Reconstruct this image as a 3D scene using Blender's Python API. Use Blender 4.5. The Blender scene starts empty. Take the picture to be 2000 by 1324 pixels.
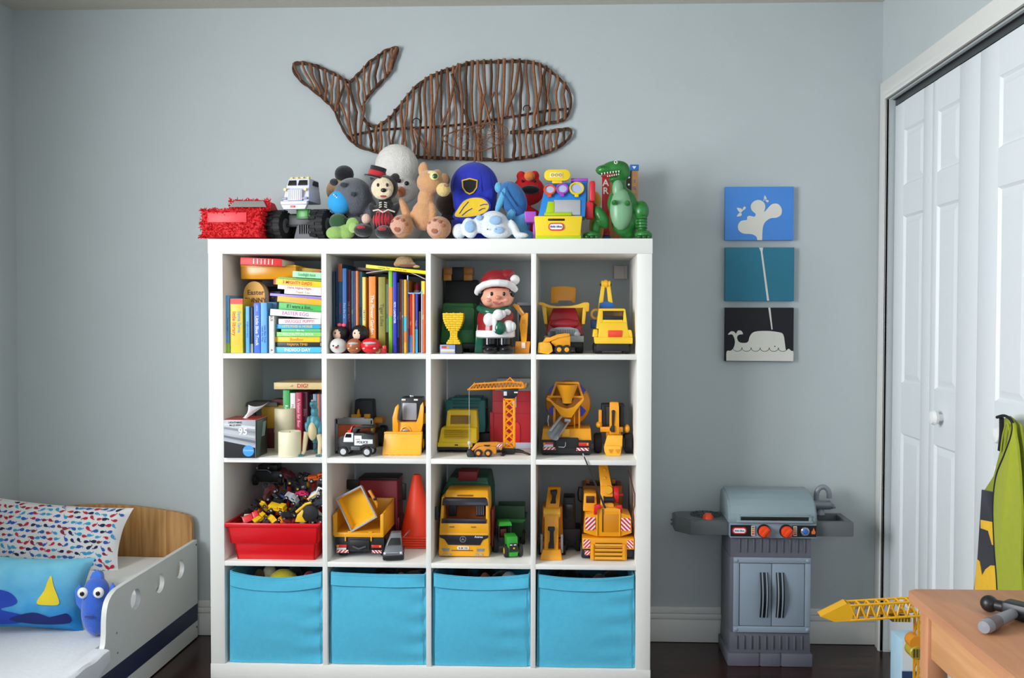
import bpy, bmesh, math, random
from mathutils import Matrix, Vector, Euler
rnd = random.Random(7)
SC = bpy.context.scene
COL = SC.collection
R_ = math.radians

# ------------------------------------------------------------------ camera
FPX, CAM = 1742.69, Vector((.4662, -3.378, 1.2291))
YAW, PIT, ROL, SHX = .0339, -.0244, .0020, 50.2
_f = Vector((-math.sin(YAW)*math.cos(PIT), math.cos(YAW)*math.cos(PIT), math.sin(PIT)))
_r = Vector((math.cos(YAW), math.sin(YAW), 0)); _u = _r.cross(_f)
CR = _r*math.cos(ROL) + _u*math.sin(ROL); CU = _u*math.cos(ROL) - _r*math.sin(ROL); CF = _f
cd = bpy.data.cameras.new('camera'); cam = bpy.data.objects.new('camera', cd); COL.objects.link(cam)
cd.sensor_width = 36; cd.sensor_fit = 'HORIZONTAL'; cd.lens = FPX*36/2000; cd.shift_x = -SHX/2000
cd.clip_start = .05
cam.matrix_world = Matrix(((CR.x, CU.x, -CF.x, CAM.x), (CR.y, CU.y, -CF.y, CAM.y), (CR.z, CU.z, -CF.z, CAM.z), (0, 0, 0, 1)))
SC.camera = cam
# world: pale daylight outside the windows
wd = bpy.data.worlds.new('World'); SC.world = wd; wd.use_nodes = True
bg = wd.node_tree.nodes['Background']; bg.inputs[0].default_value = (.62, .78, 1, 1); bg.inputs[1].default_value = 1.0
SC.view_settings.view_transform = 'Standard'; SC.view_settings.look = 'None'
SC.view_settings.exposure = 0.68; SC.view_settings.gamma = 1.0; SC.view_settings.use_curve_mapping = False
def area(name, loc, target, sx, sy, power, col):
    l = bpy.data.lights.new(name, 'AREA'); l.shape = 'RECTANGLE'; l.size = sx; l.size_y = sy; l.energy = power; l.color = col
    o = bpy.data.objects.new(name, l); COL.objects.link(o); o.location = loc
    o.rotation_euler = (Vector(target)-Vector(loc)).to_track_quat('-Z', 'Y').to_euler(); return o
# daylight by the big left-wall window outside the frame; weak frontal fill added behind the camera
area('daylight_left_window', (-1.70, -2.35, 1.52), (0, -2.35, 1.52), 1.45, 1.3, 74, (.95, .97, 1))
area('front_fill', (.55, -4.55, 1.55), (.55, 0, 1.55), 1.5, 1.25, 3, (.8, .9, 1))

# ------------------------------------------------------------------ pixel helpers (positions read from the photograph, 2000x1324)
def depth(p): return (Vector(p)-CAM).dot(CF)
def pj(p):
    d = Vector(p)-CAM; w = d.dot(CF)
    return 1000+SHX+FPX*d.dot(CR)/w, 662-FPX*d.dot(CU)/w
def ray(u, v): return CF + CR*((u-1000-SHX)/FPX) + CU*((662-v)/FPX)
def onY(u, v, Y): d = ray(u, v); return CAM + d*((Y-CAM.y)/d.y)
def onX(u, v, X): d = ray(u, v); return CAM + d*((X-CAM.x)/d.x)
def onZ(u, v, Z): d = ray(u, v); return CAM + d*((Z-CAM.z)/d.z)
def XatY(u, Y, z):
    v = 662
    for _ in range(4):
        p = onY(u, v, Y); v = pj((p.x, Y, z))[1]
    return p.x

# ------------------------------------------------------------------ materials
def lin(c): return c/12.92 if c <= .04045 else ((c+.055)/1.055)**2.4
def rgb(h):
    if isinstance(h, str):
        h = h.lstrip('#'); h = tuple(int(h[i:i+2], 16) for i in (0, 2, 4))
    return tuple(lin(c/255) for c in h)+(1,)
_mats = {}
def mat(h, rough=.45, metal=0, var=.06, scale=30, bump=0, bscale=300, coat=0, sheen=0, trans=0):
    key = (str(h), rough, metal, var, scale, bump, bscale, coat, sheen, trans)
    if key in _mats: return _mats[key]
    m = bpy.data.materials.new('m_%s' % str(h)); m.use_nodes = True
    nt = m.node_tree; b = nt.nodes['Principled BSDF']; c = rgb(h)
    b.inputs['Roughness'].default_value = rough; b.inputs['Metallic'].default_value = metal
    if coat: b.inputs['Coat Weight'].default_value = coat
    if sheen: b.inputs['Sheen Weight'].default_value = sheen
    if trans: b.inputs['Transmission Weight'].default_value = trans
    tc = nt.nodes.new('ShaderNodeTexCoord')
    if var:
        n = nt.nodes.new('ShaderNodeTexNoise'); n.inputs['Scale'].default_value = scale; n.inputs['Detail'].default_value = 2
        nt.links.new(tc.outputs['Object'], n.inputs['Vector'])
        mx = nt.nodes.new('ShaderNodeMix'); mx.data_type = 'RGBA'
        mx.inputs[6].default_value = tuple(max(0, x*(1-var)) for x in c[:3])+(1,)
        mx.inputs[7].default_value = tuple(min(1, x*(1+var)) for x in c[:3])+(1,)
        nt.links.new(n.outputs['Fac'], mx.inputs[0]); nt.links.new(mx.outputs[2], b.inputs['Base Color'])
    else: b.inputs['Base Color'].default_value = c
    if bump:
        n2 = nt.nodes.new('ShaderNodeTexNoise'); n2.inputs['Scale'].default_value = bscale; n2.inputs['Detail'].default_value = 3
        nt.links.new(tc.outputs['Object'], n2.inputs['Vector'])
        bp = nt.nodes.new('ShaderNodeBump'); bp.inputs['Strength'].default_value = bump; bp.inputs['Distance'].default_value = .003
        nt.links.new(n2.outputs['Fac'], bp.inputs['Height']); nt.links.new(bp.outputs['Normal'], b.inputs['Normal'])
    _mats[key] = m; return m
def pl(h, rough=.35): return mat(h, rough, var=.04)                        # moulded plastic
def fab(h): return mat(h, .9, var=.08, scale=60, bump=.35, bscale=500, sheen=.2)      # cloth
def plush(h): return mat(h, .95, var=.12, scale=90, bump=.9, bscale=260, sheen=.5)   # short pile
def wood(h, h2, axis=2, scale=5, stretch=14, rough=.5):
    key = ('wood', h, h2, axis, scale)
    if key in _mats: return _mats[key]
    m = bpy.data.materials.new('wood'); m.use_nodes = True; nt = m.node_tree; b = nt.nodes['Principled BSDF']
    tc = nt.nodes.new('ShaderNodeTexCoord'); mp = nt.nodes.new('ShaderNodeMapping')
    s = [stretch]*3; s[axis] = 1; mp.inputs['Scale'].default_value = s
    n = nt.nodes.new('ShaderNodeTexNoise'); n.inputs['Scale'].default_value = scale; n.inputs['Detail'].default_value = 5
    cr = nt.nodes.new('ShaderNodeValToRGB'); cr.color_ramp.elements[0].color = rgb(h); cr.color_ramp.elements[1].color = rgb(h2)
    cr.color_ramp.elements[0].position = .35; cr.color_ramp.elements[1].position = .68
    nt.links.new(tc.outputs['Object'], mp.inputs[0]); nt.links.new(mp.outputs[0], n.inputs['Vector'])
    nt.links.new(n.outputs['Fac'], cr.inputs[0]); nt.links.new(cr.outputs[0], b.inputs['Base Color'])
    b.inputs['Roughness'].default_value = rough; _mats[key] = m; return m

# ------------------------------------------------------------------ mesh building
ALL = []
class MB:
    """collects shapes for ONE mesh object"""
    def __init__(s, name, material, parent=None, k=1.0):
        s.me = bpy.data.meshes.new(name); s.o = bpy.data.objects.new(name, s.me); COL.objects.link(s.o)
        if parent is not None: s.o.parent = parent.o if isinstance(parent, MB) else parent
        s.k = k; s.V = []; s.Fc = []; s.I = []; s.ms = []; s.mi = 0; s.T = Matrix(); s.base = Matrix(); s.vox = 0; s.ang = 38; s.rad = None
        s.mat(material); ALL.append(s)
    def mat(s, m):
        if m not in s.ms: s.ms.append(m)
        s.mi = s.ms.index(m); return s
    def at(s, x=0, y=0, z=0, rx=0, ry=0, rz=0):
        s.T = Matrix.Translation((x, y, z)) @ Euler((R_(rx), R_(ry), R_(rz))).to_matrix().to_4x4(); return s
    def dp(s, t, y):
        """crop readings of a part that sits y behind the thing's front: undo its smaller apparent size"""
        D = depth(t.o.location); f = (D+y*t.base[0][0]*t.k)/D; ub, vb = 1109.3, 619.5
        x0 = (ub-t.ph[0])*t.ph[2]; z0 = (vb-t.ph[1])*t.ph[2]
        s.T = Matrix.Translation((x0*(1-f), y, z0*(1-f))) @ Matrix.Diagonal((f, f, f, 1)); return s
    def raw(s, vs, fs):
        n = len(s.V); Q = s.base @ s.T; s.V += [tuple((Q @ Vector(v))*s.k) for v in vs]
        if Q.determinant() < 0: fs = [tuple(f)[::-1] for f in fs]
        s.Fc += [tuple(i+n for i in f) for f in fs]; s.I += [s.mi]*len(fs); return s
    def bmx(s, bm):
        bm.verts.index_update(); s.raw([v.co.copy() for v in bm.verts], [[v.index for v in f.verts] for f in bm.faces]); bm.free(); return s
    def hexa(s, a, c, b=0):
        """box with bottom a=(x0,x1,y0,y1,z0) and top c=(x0,x1,y0,y1,z1); b = bevel"""
        vs = [(a[0], a[2], a[4]), (a[1], a[2], a[4]), (a[1], a[3], a[4]), (a[0], a[3], a[4]), (c[0], c[2], c[4]), (c[1], c[2], c[4]), (c[1], c[3], c[4]), (c[0], c[3], c[4])]
        fs = [(3, 2, 1, 0), (4, 5, 6, 7), (0, 1, 5, 4), (1, 2, 6, 5), (2, 3, 7, 6), (3, 0, 4, 7)]
        if not b: return s.raw(vs, fs)
        bm = bmesh.new(); q = [bm.verts.new(v) for v in vs]
        for f in fs: bm.faces.new([q[i] for i in f])
        bmesh.ops.bevel(bm, geom=list(bm.edges), offset=b, segments=2, affect='EDGES', profile=.5, clamp_overlap=True)
        return s.bmx(bm)
    def B(s, x0, x1, y0, y1, z0, z1, b=0): return s.hexa((x0, x1, y0, y1, z0), (x0, x1, y0, y1, z1), b)
    def C(s, p0, p1, r0, r1=None, n=14, caps=True):
        p0, p1 = Vector(p0), Vector(p1); r1 = r0 if r1 is None else r1
        a = (p1-p0).normalized(); t = a.orthogonal().normalized(); w = a.cross(t)
        vs = []
        for p, r in ((p0, r0), (p1, r1)):
            for i in range(n):
                q = 2*math.pi*i/n; vs.append(p+(t*math.cos(q)+w*math.sin(q))*r)
        fs = [(i, (i+1) % n, n+(i+1) % n, n+i) for i in range(n)]
        if caps: fs += [tuple(range(n-1, -1, -1)), tuple(range(n, 2*n))]
        return s.raw(vs, fs)
    def L(s, prof, c=(0, 0, 0), ax='z', n=20, a0=0, a1=360):
        """lathe of [(r, h)] about an axis through c"""
        full = abs(a1-a0) >= 359; m = n if full else n+1; vs = []
        for r, h in prof:
            for i in range(m):
                q = R_(a0+(a1-a0)*i/n); x, y = r*math.cos(q), r*math.sin(q)
                vs.append({'z': (c[0]+x, c[1]+y, c[2]+h), 'y': (c[0]+x, c[1]+h, c[2]+y), 'x': (c[0]+h, c[1]+x, c[2]+y)}[ax])
        fs = []
        for j in range(len(prof)-1):
            for i in range(n):
                i2 = (i+1) % m; fs.append((j*m+i, j*m+i2, (j+1)*m+i2, (j+1)*m+i))
        if ax == 'y': fs = [f[::-1] for f in fs]
        return s.raw(vs, fs)
    def E(s, c, r, rot=(0, 0, 0), n=16, m=10):
        if not isinstance(r, (tuple, list)): r = (r, r, r)
        Q = Matrix.Translation(c) @ Euler([R_(a) for a in rot]).to_matrix().to_4x4()
        vs = [Q @ Vector((0, 0, r[2]))]
        for j in range(1, m):
            t = math.pi*j/m
            for i in range(n):
                q = 2*math.pi*i/n; vs.append(Q @ Vector((r[0]*math.sin(t)*math.cos(q), r[1]*math.sin(t)*math.sin(q), r[2]*math.cos(t))))
        vs.append(Q @ Vector((0, 0, -r[2]))); fs = [(0, 1+i, 1+(i+1) % n) for i in range(n)]
        for j in range(m-2):
            for i in range(n): fs.append((1+j*n+i, 1+(j+1)*n+i, 1+(j+1)*n+(i+1) % n, 1+j*n+(i+1) % n))
        e = 1+(m-2)*n; fs += [(e+i, len(vs)-1, e+(i+1) % n) for i in range(n)]
        return s.raw(vs, fs)
    def P(s, pts, a0, a1, pl='xz', b=0):
        """polygon extruded: pl 'xz' along y, 'yz' along x, 'xy' along z, from a0 to a1"""
        ar = sum(pts[i][0]*pts[(i+1) % len(pts)][1]-pts[(i+1) % len(pts)][0]*pts[i][1] for i in range(len(pts)))
        if ar < 0: pts = pts[::-1]
        if a0 > a1: a0, a1 = a1, a0
        f3 = {'xz': lambda p, a: (p[0], a, p[1]), 'yz': lambda p, a: (a, p[0], p[1]), 'xy': lambda p, a: (p[0], p[1], a)}[pl]
        n = len(pts); vs = [f3(p, a0) for p in pts]+[f3(p, a1) for p in pts]
        lo, hi = tuple(range(n)), tuple(range(2*n-1, n-1, -1)); sd = [(i, n+i, n+(i+1) % n, (i+1) % n) for i in range(n)]
        fs = [lo, hi]+sd if pl == 'xz' else [lo[::-1], hi[::-1]]+[f[::-1] for f in sd]
        if not b: return s.raw(vs, fs)
        bm = bmesh.new(); q = [bm.verts.new(v) for v in vs]
        for f in fs: bm.faces.new([q[i] for i in f])
        bmesh.ops.bevel(bm, geom=list(bm.edges), offset=b, segments=2, affect='EDGES', profile=.5, clamp_overlap=True)
        return s.bmx(bm)
    def Tu(s, pts, r, n=6, closed=False, caps=True):
        """tube along points, r a number or one per point"""
        pts = [Vector(p) for p in pts]; N = len(pts); rs = r if isinstance(r, (list, tuple)) else [r]*N; vs = []; t = None
        for i, p in enumerate(pts):
            a = pts[(i+1) % N] if (closed or i < N-1) else p; b = pts[i-1] if (closed or i > 0) else p
            d = (a-b).normalized()
            t = d.orthogonal().normalized() if t is None else (t-d*t.dot(d)).normalized()
            w = d.cross(t)
            for j in range(n):
                q = 2*math.pi*j/n; vs.append(p+(t*math.cos(q)+w*math.sin(q))*rs[i])
        fs = []
        for i in range(N if closed else N-1):
            k = (i+1) % N
            for j in range(n): fs.append((i*n+j, i*n+(j+1) % n, k*n+(j+1) % n, k*n+j))
        if caps and not closed: fs += [tuple(range(n-1, -1, -1)), tuple(range((N-1)*n, N*n))]
        return s.raw(vs, fs)
    def grid(s, fn, nu, nv, thick=0):
        vs = [fn(i/nu, j/nv) for j in range(nv+1) for i in range(nu+1)]
        w = nu+1; fs = [(j*w+i, j*w+i+1, (j+1)*w+i+1, (j+1)*w+i) for j in range(nv) for i in range(nu)]
        return s.raw(vs, fs)
    def text(s, st, h, x, y, z, rx=90, ry=0, rz=0, sx=1, off=0, align='CENTER', maxw=None):
        """flat print lettering of cap height ~h centred at x,y,z, facing -y by default"""
        cu = bpy.data.curves.new('t', 'FONT'); cu.body = st; cu.size = h*1.38; cu.align_x = align; cu.align_y = 'CENTER'; cu.offset = off*h; cu.resolution_u = 2
        ob = bpy.data.objects.new('t', cu); COL.objects.link(ob)
        me = bpy.data.meshes.new_from_object(ob.evaluated_get(bpy.context.evaluated_depsgraph_get())) if False else ob.to_mesh()
        vs = [v.co.copy() for v in me.vertices]; fs = [tuple(p.vertices) for p in me.polygons]
        ob.to_mesh_clear(); bpy.data.objects.remove(ob); bpy.data.curves.remove(cu)
        if vs and maxw:
            w = max(v.x for v in vs)-min(v.x for v in vs)
            if w*sx > maxw: sx = maxw/w
        Q = Matrix.Translation((x, y, z)) @ Euler((R_(rx), R_(ry), R_(rz))).to_matrix().to_4x4() @ Matrix.Diagonal((sx, 1, 1, 1))
        return s.raw([Q @ v for v in vs], fs)
    def flush(s):
        me = s.me; me.from_pydata(s.V, [], s.Fc)
        for m in s.ms: me.materials.append(m)
        me.polygons.foreach_set('material_index', s.I); me.update()
        me.shade_smooth()
        if s.vox:
            md = s.o.modifiers.new('skin', 'REMESH'); md.mode = 'VOXEL'; md.voxel_size = s.vox*s.k*s.base[0][0]; md.use_smooth_shade = True
            sm = s.o.modifiers.new('soft', 'SMOOTH'); sm.iterations = 6; sm.factor = .6
        else: me.set_sharp_from_angle(angle=R_(s.ang))
def flush_all():
    for m in ALL: m.flush()
    ALL.clear()

class T:
    """a thing: an Empty at its base (or one mesh if `one` is a material). u/v: photo pixel of its base centre; units of its shapes: photo pixels"""
    def __init__(s, name, label, cat, u=0, v=None, Y=None, z=0, rz=0, group=None, loc=None, k=None, one=None, rot=None, dz=0, ph=None):
        if loc is None:
            if v is not None: loc = onZ(u, v, z)
            else: loc = Vector((XatY(u, Y, z), Y, z))
        loc = Vector(loc); s.k = k or depth(loc)/FPX; s.base = Matrix()
        s.ph = ph
        if ph:                                                             # shapes are given in the pixels of an enlarged crop (x0, y0, scale)
            u0, v0 = pj(loc); f = 1/ph[2]; s.b = (v0-ph[1])/f; s.c = (u0-ph[0])/f
            s.base = Matrix(((f, 0, 0, ph[0]-u0), (0, f, 0, 0), (0, 0, -f, v0-ph[1]), (0, 0, 0, 1)))
        if one: s.root = MB(name, one, None, s.k); s.root.base = s.base; s.o = s.root.o
        else: s.o = bpy.data.objects.new(name, None); COL.objects.link(s.o); s.o.empty_display_size = .03
        s.o.location = loc+Vector((0, 0, dz*s.k)); s.o.rotation_euler = rot and [R_(a) for a in rot] or (0, 0, R_(rz))
        s.o['label'] = label; s.o['category'] = cat
        if group: s.o['group'] = group
    def __call__(s, name, m, par=None, lab=None):
        q = MB(name, m, par if par is not None else s.o, s.k); q.base = s.base; q.f = s.base[0][0]
        if lab: q.o['label'] = lab
        return q
    def wheel(s, x, y, z, r, w, tyre, hub, hr=.55, ax='x', par=None, tread=0, name='wheel', n=20):
        """a wheel whose axle lies along ax, centre x,y,z, width w"""
        q = s(name, tyre, par)
        pr = [(0, -w/2), (r*.75, -w/2), (r*.95, -w*.42), (r, -w*.25), (r, w*.25), (r*.95, w*.42), (r*.75, w/2), (0, w/2)]
        q.L(pr, (x, y, z), ax, n)
        if tread:
            for i in range(tread):
                a = 360*i/tread
                for sd in (-1, 1):
                    aa = a+(180/tread if sd > 0 else 0)
                    if ax == 'x': q.at(x, y, z, aa, 0, 0).B(-w*.5 if sd < 0 else w*.04, -w*.04 if sd < 0 else w*.5, -r*.1, r*.1, r*.93, r*1.06).at()
        h = s('hub', hub, q)
        h.L([(0, -w*.53), (r*hr*.6, -w*.56), (r*hr, -w*.50), (r*hr, w*.50), (r*hr*.6, w*.56), (0, w*.53)], (x, y, z), ax, n)
        return q

def struct(name, m):
    q = MB(name, m); q.o['kind'] = 'structure'; return q
def copy_tree(o, loc=None, rz=None, label=None, group=None, par=None):
    c = o.copy(); COL.objects.link(c); c.parent = par
    if loc is not None: c.location = loc
    if rz is not None: c.rotation_euler = (c.rotation_euler[0], c.rotation_euler[1], R_(rz))
    if label: c['label'] = label
    if group: c['group'] = group
    for ch in list(o.children): copy_tree(ch, par=c)
    return c

def rr2(x0, x1, y0, y1, r, n=5):
    o = []
    for cx, cy, a in ((x1-r, y1-r, 0), (x0+r, y1-r, 90), (x0+r, y0+r, 180), (x1-r, y0+r, 270)):
        for i in range(n+1): q = R_(a+90*i/n); o.append((cx+r*math.cos(q), cy+r*math.sin(q)))
    return o
# ------------------------------------------------------------------ room
XL, XR, YF, ZC = -1.661, 1.631, -4.6, 2.4
WALLM = mat('bbc3c4', .75, var=.03, scale=6, bump=.15, bscale=220)
WHITE = mat('eceee9', .4, var=.015, scale=8)
TRIM = mat('e6e6e1', .35, var=.015)
def wood_floor():
    m = wood('1d100d', '40201a', 0, 3, 16, .25); return m
struct('floor', wood_floor()).B(XL-.1, XR+.75, YF-.1, .1, -.05, 0)
struct('ceiling', mat('c9c5b8', .9, var=.04, scale=40, bump=.6, bscale=90)).B(XL-.1, XR+.75, YF-.1, .1, ZC, ZC+.06)
struct('wall_back', WALLM).B(XL-.1, XR+.75, 0, .1, 0, ZC)
w = struct('wall_left', WALLM)                                             # window opening y -3.1..-1.6, z .85..2.2
w.B(XL-.1, XL, YF, -3.1, 0, ZC).B(XL-.1, XL, -1.6, 0, 0, ZC).B(XL-.1, XL, -3.1, -1.6, 0, .85).B(XL-.1, XL, -3.1, -1.6, 2.2, ZC)
w = struct('wall_front', WALLM)                                            # opening for the added fill window, x -.25..1.35
w.B(XL-.1, -.25, YF-.1, YF, 0, ZC).B(1.35, XR+.75, YF-.1, YF, 0, ZC).B(-.25, 1.35, YF-.1, YF, 0, .9).B(-.25, 1.35, YF-.1, YF, 2.2, ZC)
D0, D1, DZ = -.08, -1.432, 2.02                                          # closet opening
w = struct('wall_right', WALLM)
w.B(XR, XR+.1, D0, 0, 0, ZC).B(XR, XR+.1, YF, D1, 0, ZC).B(XR, XR+.1, D1, D0, DZ, ZC)
struct('wall_closet', WALLM).B(XR+.7, XR+.75, YF, 0, 0, ZC)
q = struct('window_1', TRIM)
for a in (-3.12, -2.37, -1.63): q.B(XL-.03, XL+.015, a, a+.05, .83, 2.22)
for a in (.82, 1.5, 2.18): q.B(XL-.03, XL+.015, -3.12, -1.58, a, a+.05)
q = struct('fill_window', TRIM)  # added window frame around the frontal fill, never in view
for a in (-.27, .53, 1.32): q.B(a, a+.05, YF-.07, YF+.015, .88, 2.22)
for a in (.87, 1.53, 2.17): q.B(-.27, 1.37, YF-.07, YF+.015, a, a+.05)
# baseboards: three stepped bands
def board(name, fn):
    q = struct(name, TRIM)
    for z0, z1, t in ((0, .088, .014), (.088, .109, .0165), (.109, .1335, .012)): fn(q, z0, z1, t)
    for z0 in (.0875, .1085): fn(q, z0, z0+.002, .010)
    return q
board('baseboard_back', lambda q, a, b, t: q.B(XL, XR, -t, 0, a+.0015, b, .0012))
board('baseboard_left', lambda q, a, b, t: q.B(XL, XL+t, YF, -.017, a+.0015, b, .0012))
board('baseboard_right', lambda q, a, b, t: q.B(XR-t, XR, YF, D1-.09, a+.0015, b, .0012))
# closet casing
CW = .076
q = struct('trim_1', TRIM)
for i, (x0, t) in enumerate(((0, .010), (.02, .014), (.055, .018))):
    o = x0
    q.P([(D0+.005, 0), (D0+CW-o, 0), (D0+CW-o, DZ+CW-o), (D1-CW+o, DZ+CW-o), (D1-CW+o, 0), (D1-.005, 0), (D1-.005, DZ+.005), (D0+.005, DZ+.005)], XR-t, XR, 'yz', .002)
q.o['label'] = 'white moulded casing around the closet doors'
q = struct('trim_2', mat('6a6d70', .35, .8)); q.o['label'] = 'metal sliding track under the closet casing'
q.B(XR+.02, XR+.05, D1, D0, DZ-.022, DZ-.002); q.mat(mat('1c1c1e', .6)).B(XR+.012, XR+.09, D1, D0, DZ-.002, DZ)
# bifold leaves
LW = (D0-D1-.012)/4
for i in range(4):
    y1 = D0-.006-i*LW; y0 = y1-LW+.0025
    d = struct('door_%d' % (i+1), mat('e3e8ea', .38, var=.01)); d.o['label'] = 'white bifold closet door leaf with three raised panels'
    x0, x1 = XR+.018, XR+.05; zt = DZ-.026
    d.B(x0+.008, x1, y0, y1, .012, zt)
    rows = [(.22, .822), (1.0, 1.59), (1.697, 1.893)]; ya, yb = ((-.345, -.173), (-.618, -.46), (-1.03, -.868), (-1.30, -1.142))[i]
    # stiles and rails proud of the panel recesses
    d.B(x0, x0+.01, y0, ya, .012, zt, .0015).B(x0, x0+.01, yb, y1, .012, zt, .0015)
    zz = .012
    for a, b in rows+[(zt, zt)]: d.B(x0+.0002, x0+.01, ya-.001, yb+.001, zz, a, 0); zz = b
    for a, b in rows:
        p = MB('panel', mat('e3e8ea', .38, var=.01), d)
        # moulded slope up to the raised field
        c = .03
        vs = [(x0+.001, ya, a), (x0+.001, yb, a), (x0+.001, yb, b), (x0+.001, ya, b)]
        vs += [(x0+.0085, ya+.008, a+.008), (x0+.0085, yb-.008, a+.008), (x0+.0085, yb-.008, b-.008), (x0+.0085, ya+.008, b-.008)]
        vs += [(x0+.002, ya+c, a+c), (x0+.002, yb-c, a+c), (x0+.002, yb-c, b-c), (x0+.002, ya+c, b-c)]
        fs = []
        for r in (0, 4):
            for j in range(4): fs.append((r+j, r+4+j, r+4+(j+1) % 4, r+(j+1) % 4))
        fs.append((8, 11, 10, 9)); p.raw(vs, fs); p.ang = 15
    if i in (1, 2):
        k = MB('knob', mat('f1f2f0', .3), d); yk = -.523 if i == 1 else -.946
        k.L([(.012, 0), (.012, -.012), (.02, -.016), (.024, -.026), (.019, -.036), (0, -.039)], (x0, yk, .914), 'x', 18)
# ------------------------------------------------------------------ cube shelf
SW, SO, ST = 1.49, .05, .0167
SCELL = (SW-2*SO-3*ST)/4
YB, YFR = -.022, -.412                                                     # back and front of the shelf
LAM = mat('f3f2ec', .38, var=.012, scale=10)
def cx0(i): return -SW/2+SO+i*(SCELL+ST)
def cz0(r): return SW-SO-r*(SCELL+ST)-SCELL                                # floor of row r (0 = top row)
ZT = SW; ZR = [cz0(r) for r in range(4)]
sh = T('cube_shelf', 'large white sixteen-cube shelving unit standing against the grey-blue wall', 'shelf', loc=(0, 0, 0), k=1)
sh('top_panel', LAM).B(-SW/2, SW/2, YFR, YB, SW-SO, SW, .0012)
sh('bottom_panel', LAM).B(-SW/2, SW/2, YFR, YB, 0, SO, .0012)
for s in (-1, 1): sh('side_panel', LAM).B(min(s*SW/2-s*.0012, s*(SW/2-SO)), max(s*SW/2-s*.0012, s*(SW/2-SO)), YFR+.0006, YB, SO, SW-SO, .0012)
for i in (1, 2, 3): sh('divider', LAM).B(cx0(i)-ST, cx0(i), YFR+.001, YB, SO, SW-SO, .0008)
for r in (0, 1, 2):
    for i in range(4): sh('shelf_board', LAM).B(cx0(i), cx0(i)+SCELL, YFR+.0015, YB, ZR[r]-ST, ZR[r], .0008)
# ------------------------------------------------------------------ twig whale on the wall
def smooth_path(p, n=5, closed=False):
    out = []; N = len(p)
    for i in range(N if closed else N-1):
        a, b, c, d = (p[(i-1) % N] if closed or i else p[0]), p[i], p[(i+1) % N], (p[(i+2) % N] if closed or i+2 < N else p[-1])
        for j in range(n):
            t = j/n
            out.append(tuple(.5*((2*b[q])+(-a[q]+c[q])*t+(2*a[q]-5*b[q]+4*c[q]-d[q])*t*t+(-a[q]+3*b[q]-3*c[q]+d[q])*t**3) for q in range(len(b))))
    if not closed: out.append(tuple(p[-1]))
    return out
BARK = mat('7c543b', .85, var=.45, scale=70, bump=.6, bscale=240)
BARKD = mat('533726', .9, var=.4, scale=80, bump=.8, bscale=260)
BARKL = mat('8f6245', .85, var=.4, scale=70, bump=.6, bscale=240)
wl = onY(850, 315, -.012)
wh = T('twig_whale', 'brown twig whale wall hanging above the toy shelf', 'wall decor', loc=wl, k=1)
def wz(x, y, d=0):                                                         # zoom coordinates -> local
    p = onY(540+x/3.226, 80+y/3.226, 0); return Vector((p.x-wl.x, -d-wl.y-.0, p.z-wl.z))
top = [(118, 150), (165, 145), (215, 155), (265, 167), (315, 190), (370, 215), (420, 245), (465, 265), (500, 238), (545, 195), (590, 145), (650, 100), (700, 66), (766, 50), (762, 90), (740, 150), (715, 205), (650, 282), (600, 332), (562, 385), (548, 440), (555, 490), (580, 525), (622, 545), (665, 530), (720, 490), (780, 420), (850, 330), (940, 252), (1040, 205), (1140, 172), (1210, 150), (1330, 140), (1440, 137), (1540, 135), (1630, 148), (1700, 180), (1770, 235), (1830, 300), (1855, 370), (1850, 430), (1825, 488), (1770, 515), (1690, 525), (1640, 540), (1570, 573), (1475, 582)]
bot = [(1475, 582), (1570, 576), (1650, 582), (1760, 570), (1838, 560), (1858, 582), (1835, 625), (1760, 680), (1650, 722), (1560, 740), (1430, 755), (1300, 750), (1180, 745), (1070, 742), (980, 740), (900, 735), (800, 722), (710, 712), (620, 700), (510, 660), (450, 600), (410, 530), (370, 440), (330, 395), (250, 325), (165, 260), (115, 195), (118, 150)]
for nm, pts, dd in (('outline', top, .014), ('outline', bot, .014)):
    sp = smooth_path(pts, 4); q = wh(nm, BARKD)
    for off in (0, 1):
        q.Tu([wz(x, y, dd+.003*off+.002*math.sin(i*1.1+off*2)) + Vector((0, 0, .0035*math.sin(i*.9+off*3))) for i, (x, y) in enumerate(sp)], .0042, 6)
cl = [(480, 600), (620, 570), (800, 555), (1000, 546), (1200, 526), (1400, 495), (1560, 470), (1700, 445), (1842, 432)]
wh('spine', BARKD).Tu([wz(x, y, .012) for x, y in smooth_path(cl, 4)], .0042, 6)
fin = [(1055, 620), (1120, 585), (1250, 548), (1340, 532), (1440, 555), (1462, 590), (1430, 640), (1360, 685), (1260, 705), (1150, 690), (1080, 655)]
q = wh('fin', BARK); q.Tu([wz(x, y, .034+.002*math.sin(i)) for i, (x, y) in enumerate(smooth_path(fin, 4, True))], .003, 5, closed=True)
for i in range(46):
    x = rnd.uniform(1090, 1440); y = rnd.uniform(560, 680); a = rnd.uniform(-1.2, 1.2); l = rnd.uniform(40, 110)
    pts = [(x-l*.5*math.cos(a), y-l*.5*math.sin(a)), (x+rnd.uniform(-8, 8), y+rnd.uniform(-8, 8)), (x+l*.5*math.cos(a), y+l*.5*math.sin(a))]
    pts = [(min(1455, max(1065, px)), min(695-abs(px-1260)*.12, max(552, py))) for px, py in pts]
    q.Tu([wz(px, py, .032+rnd.uniform(0, .008)) for px, py in pts], .0011, 4)
def yat(path, x, lo, hi):
    best = None
    for (x0, y0), (x1, y1) in zip(path, path[1:]):
        if min(x0, x1) <= x <= max(x0, x1) and x0 != x1:
            y = y0+(y1-y0)*(x-x0)/(x1-x0)
            if lo <= y <= hi: best = y if best is None else best
    return best
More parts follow.
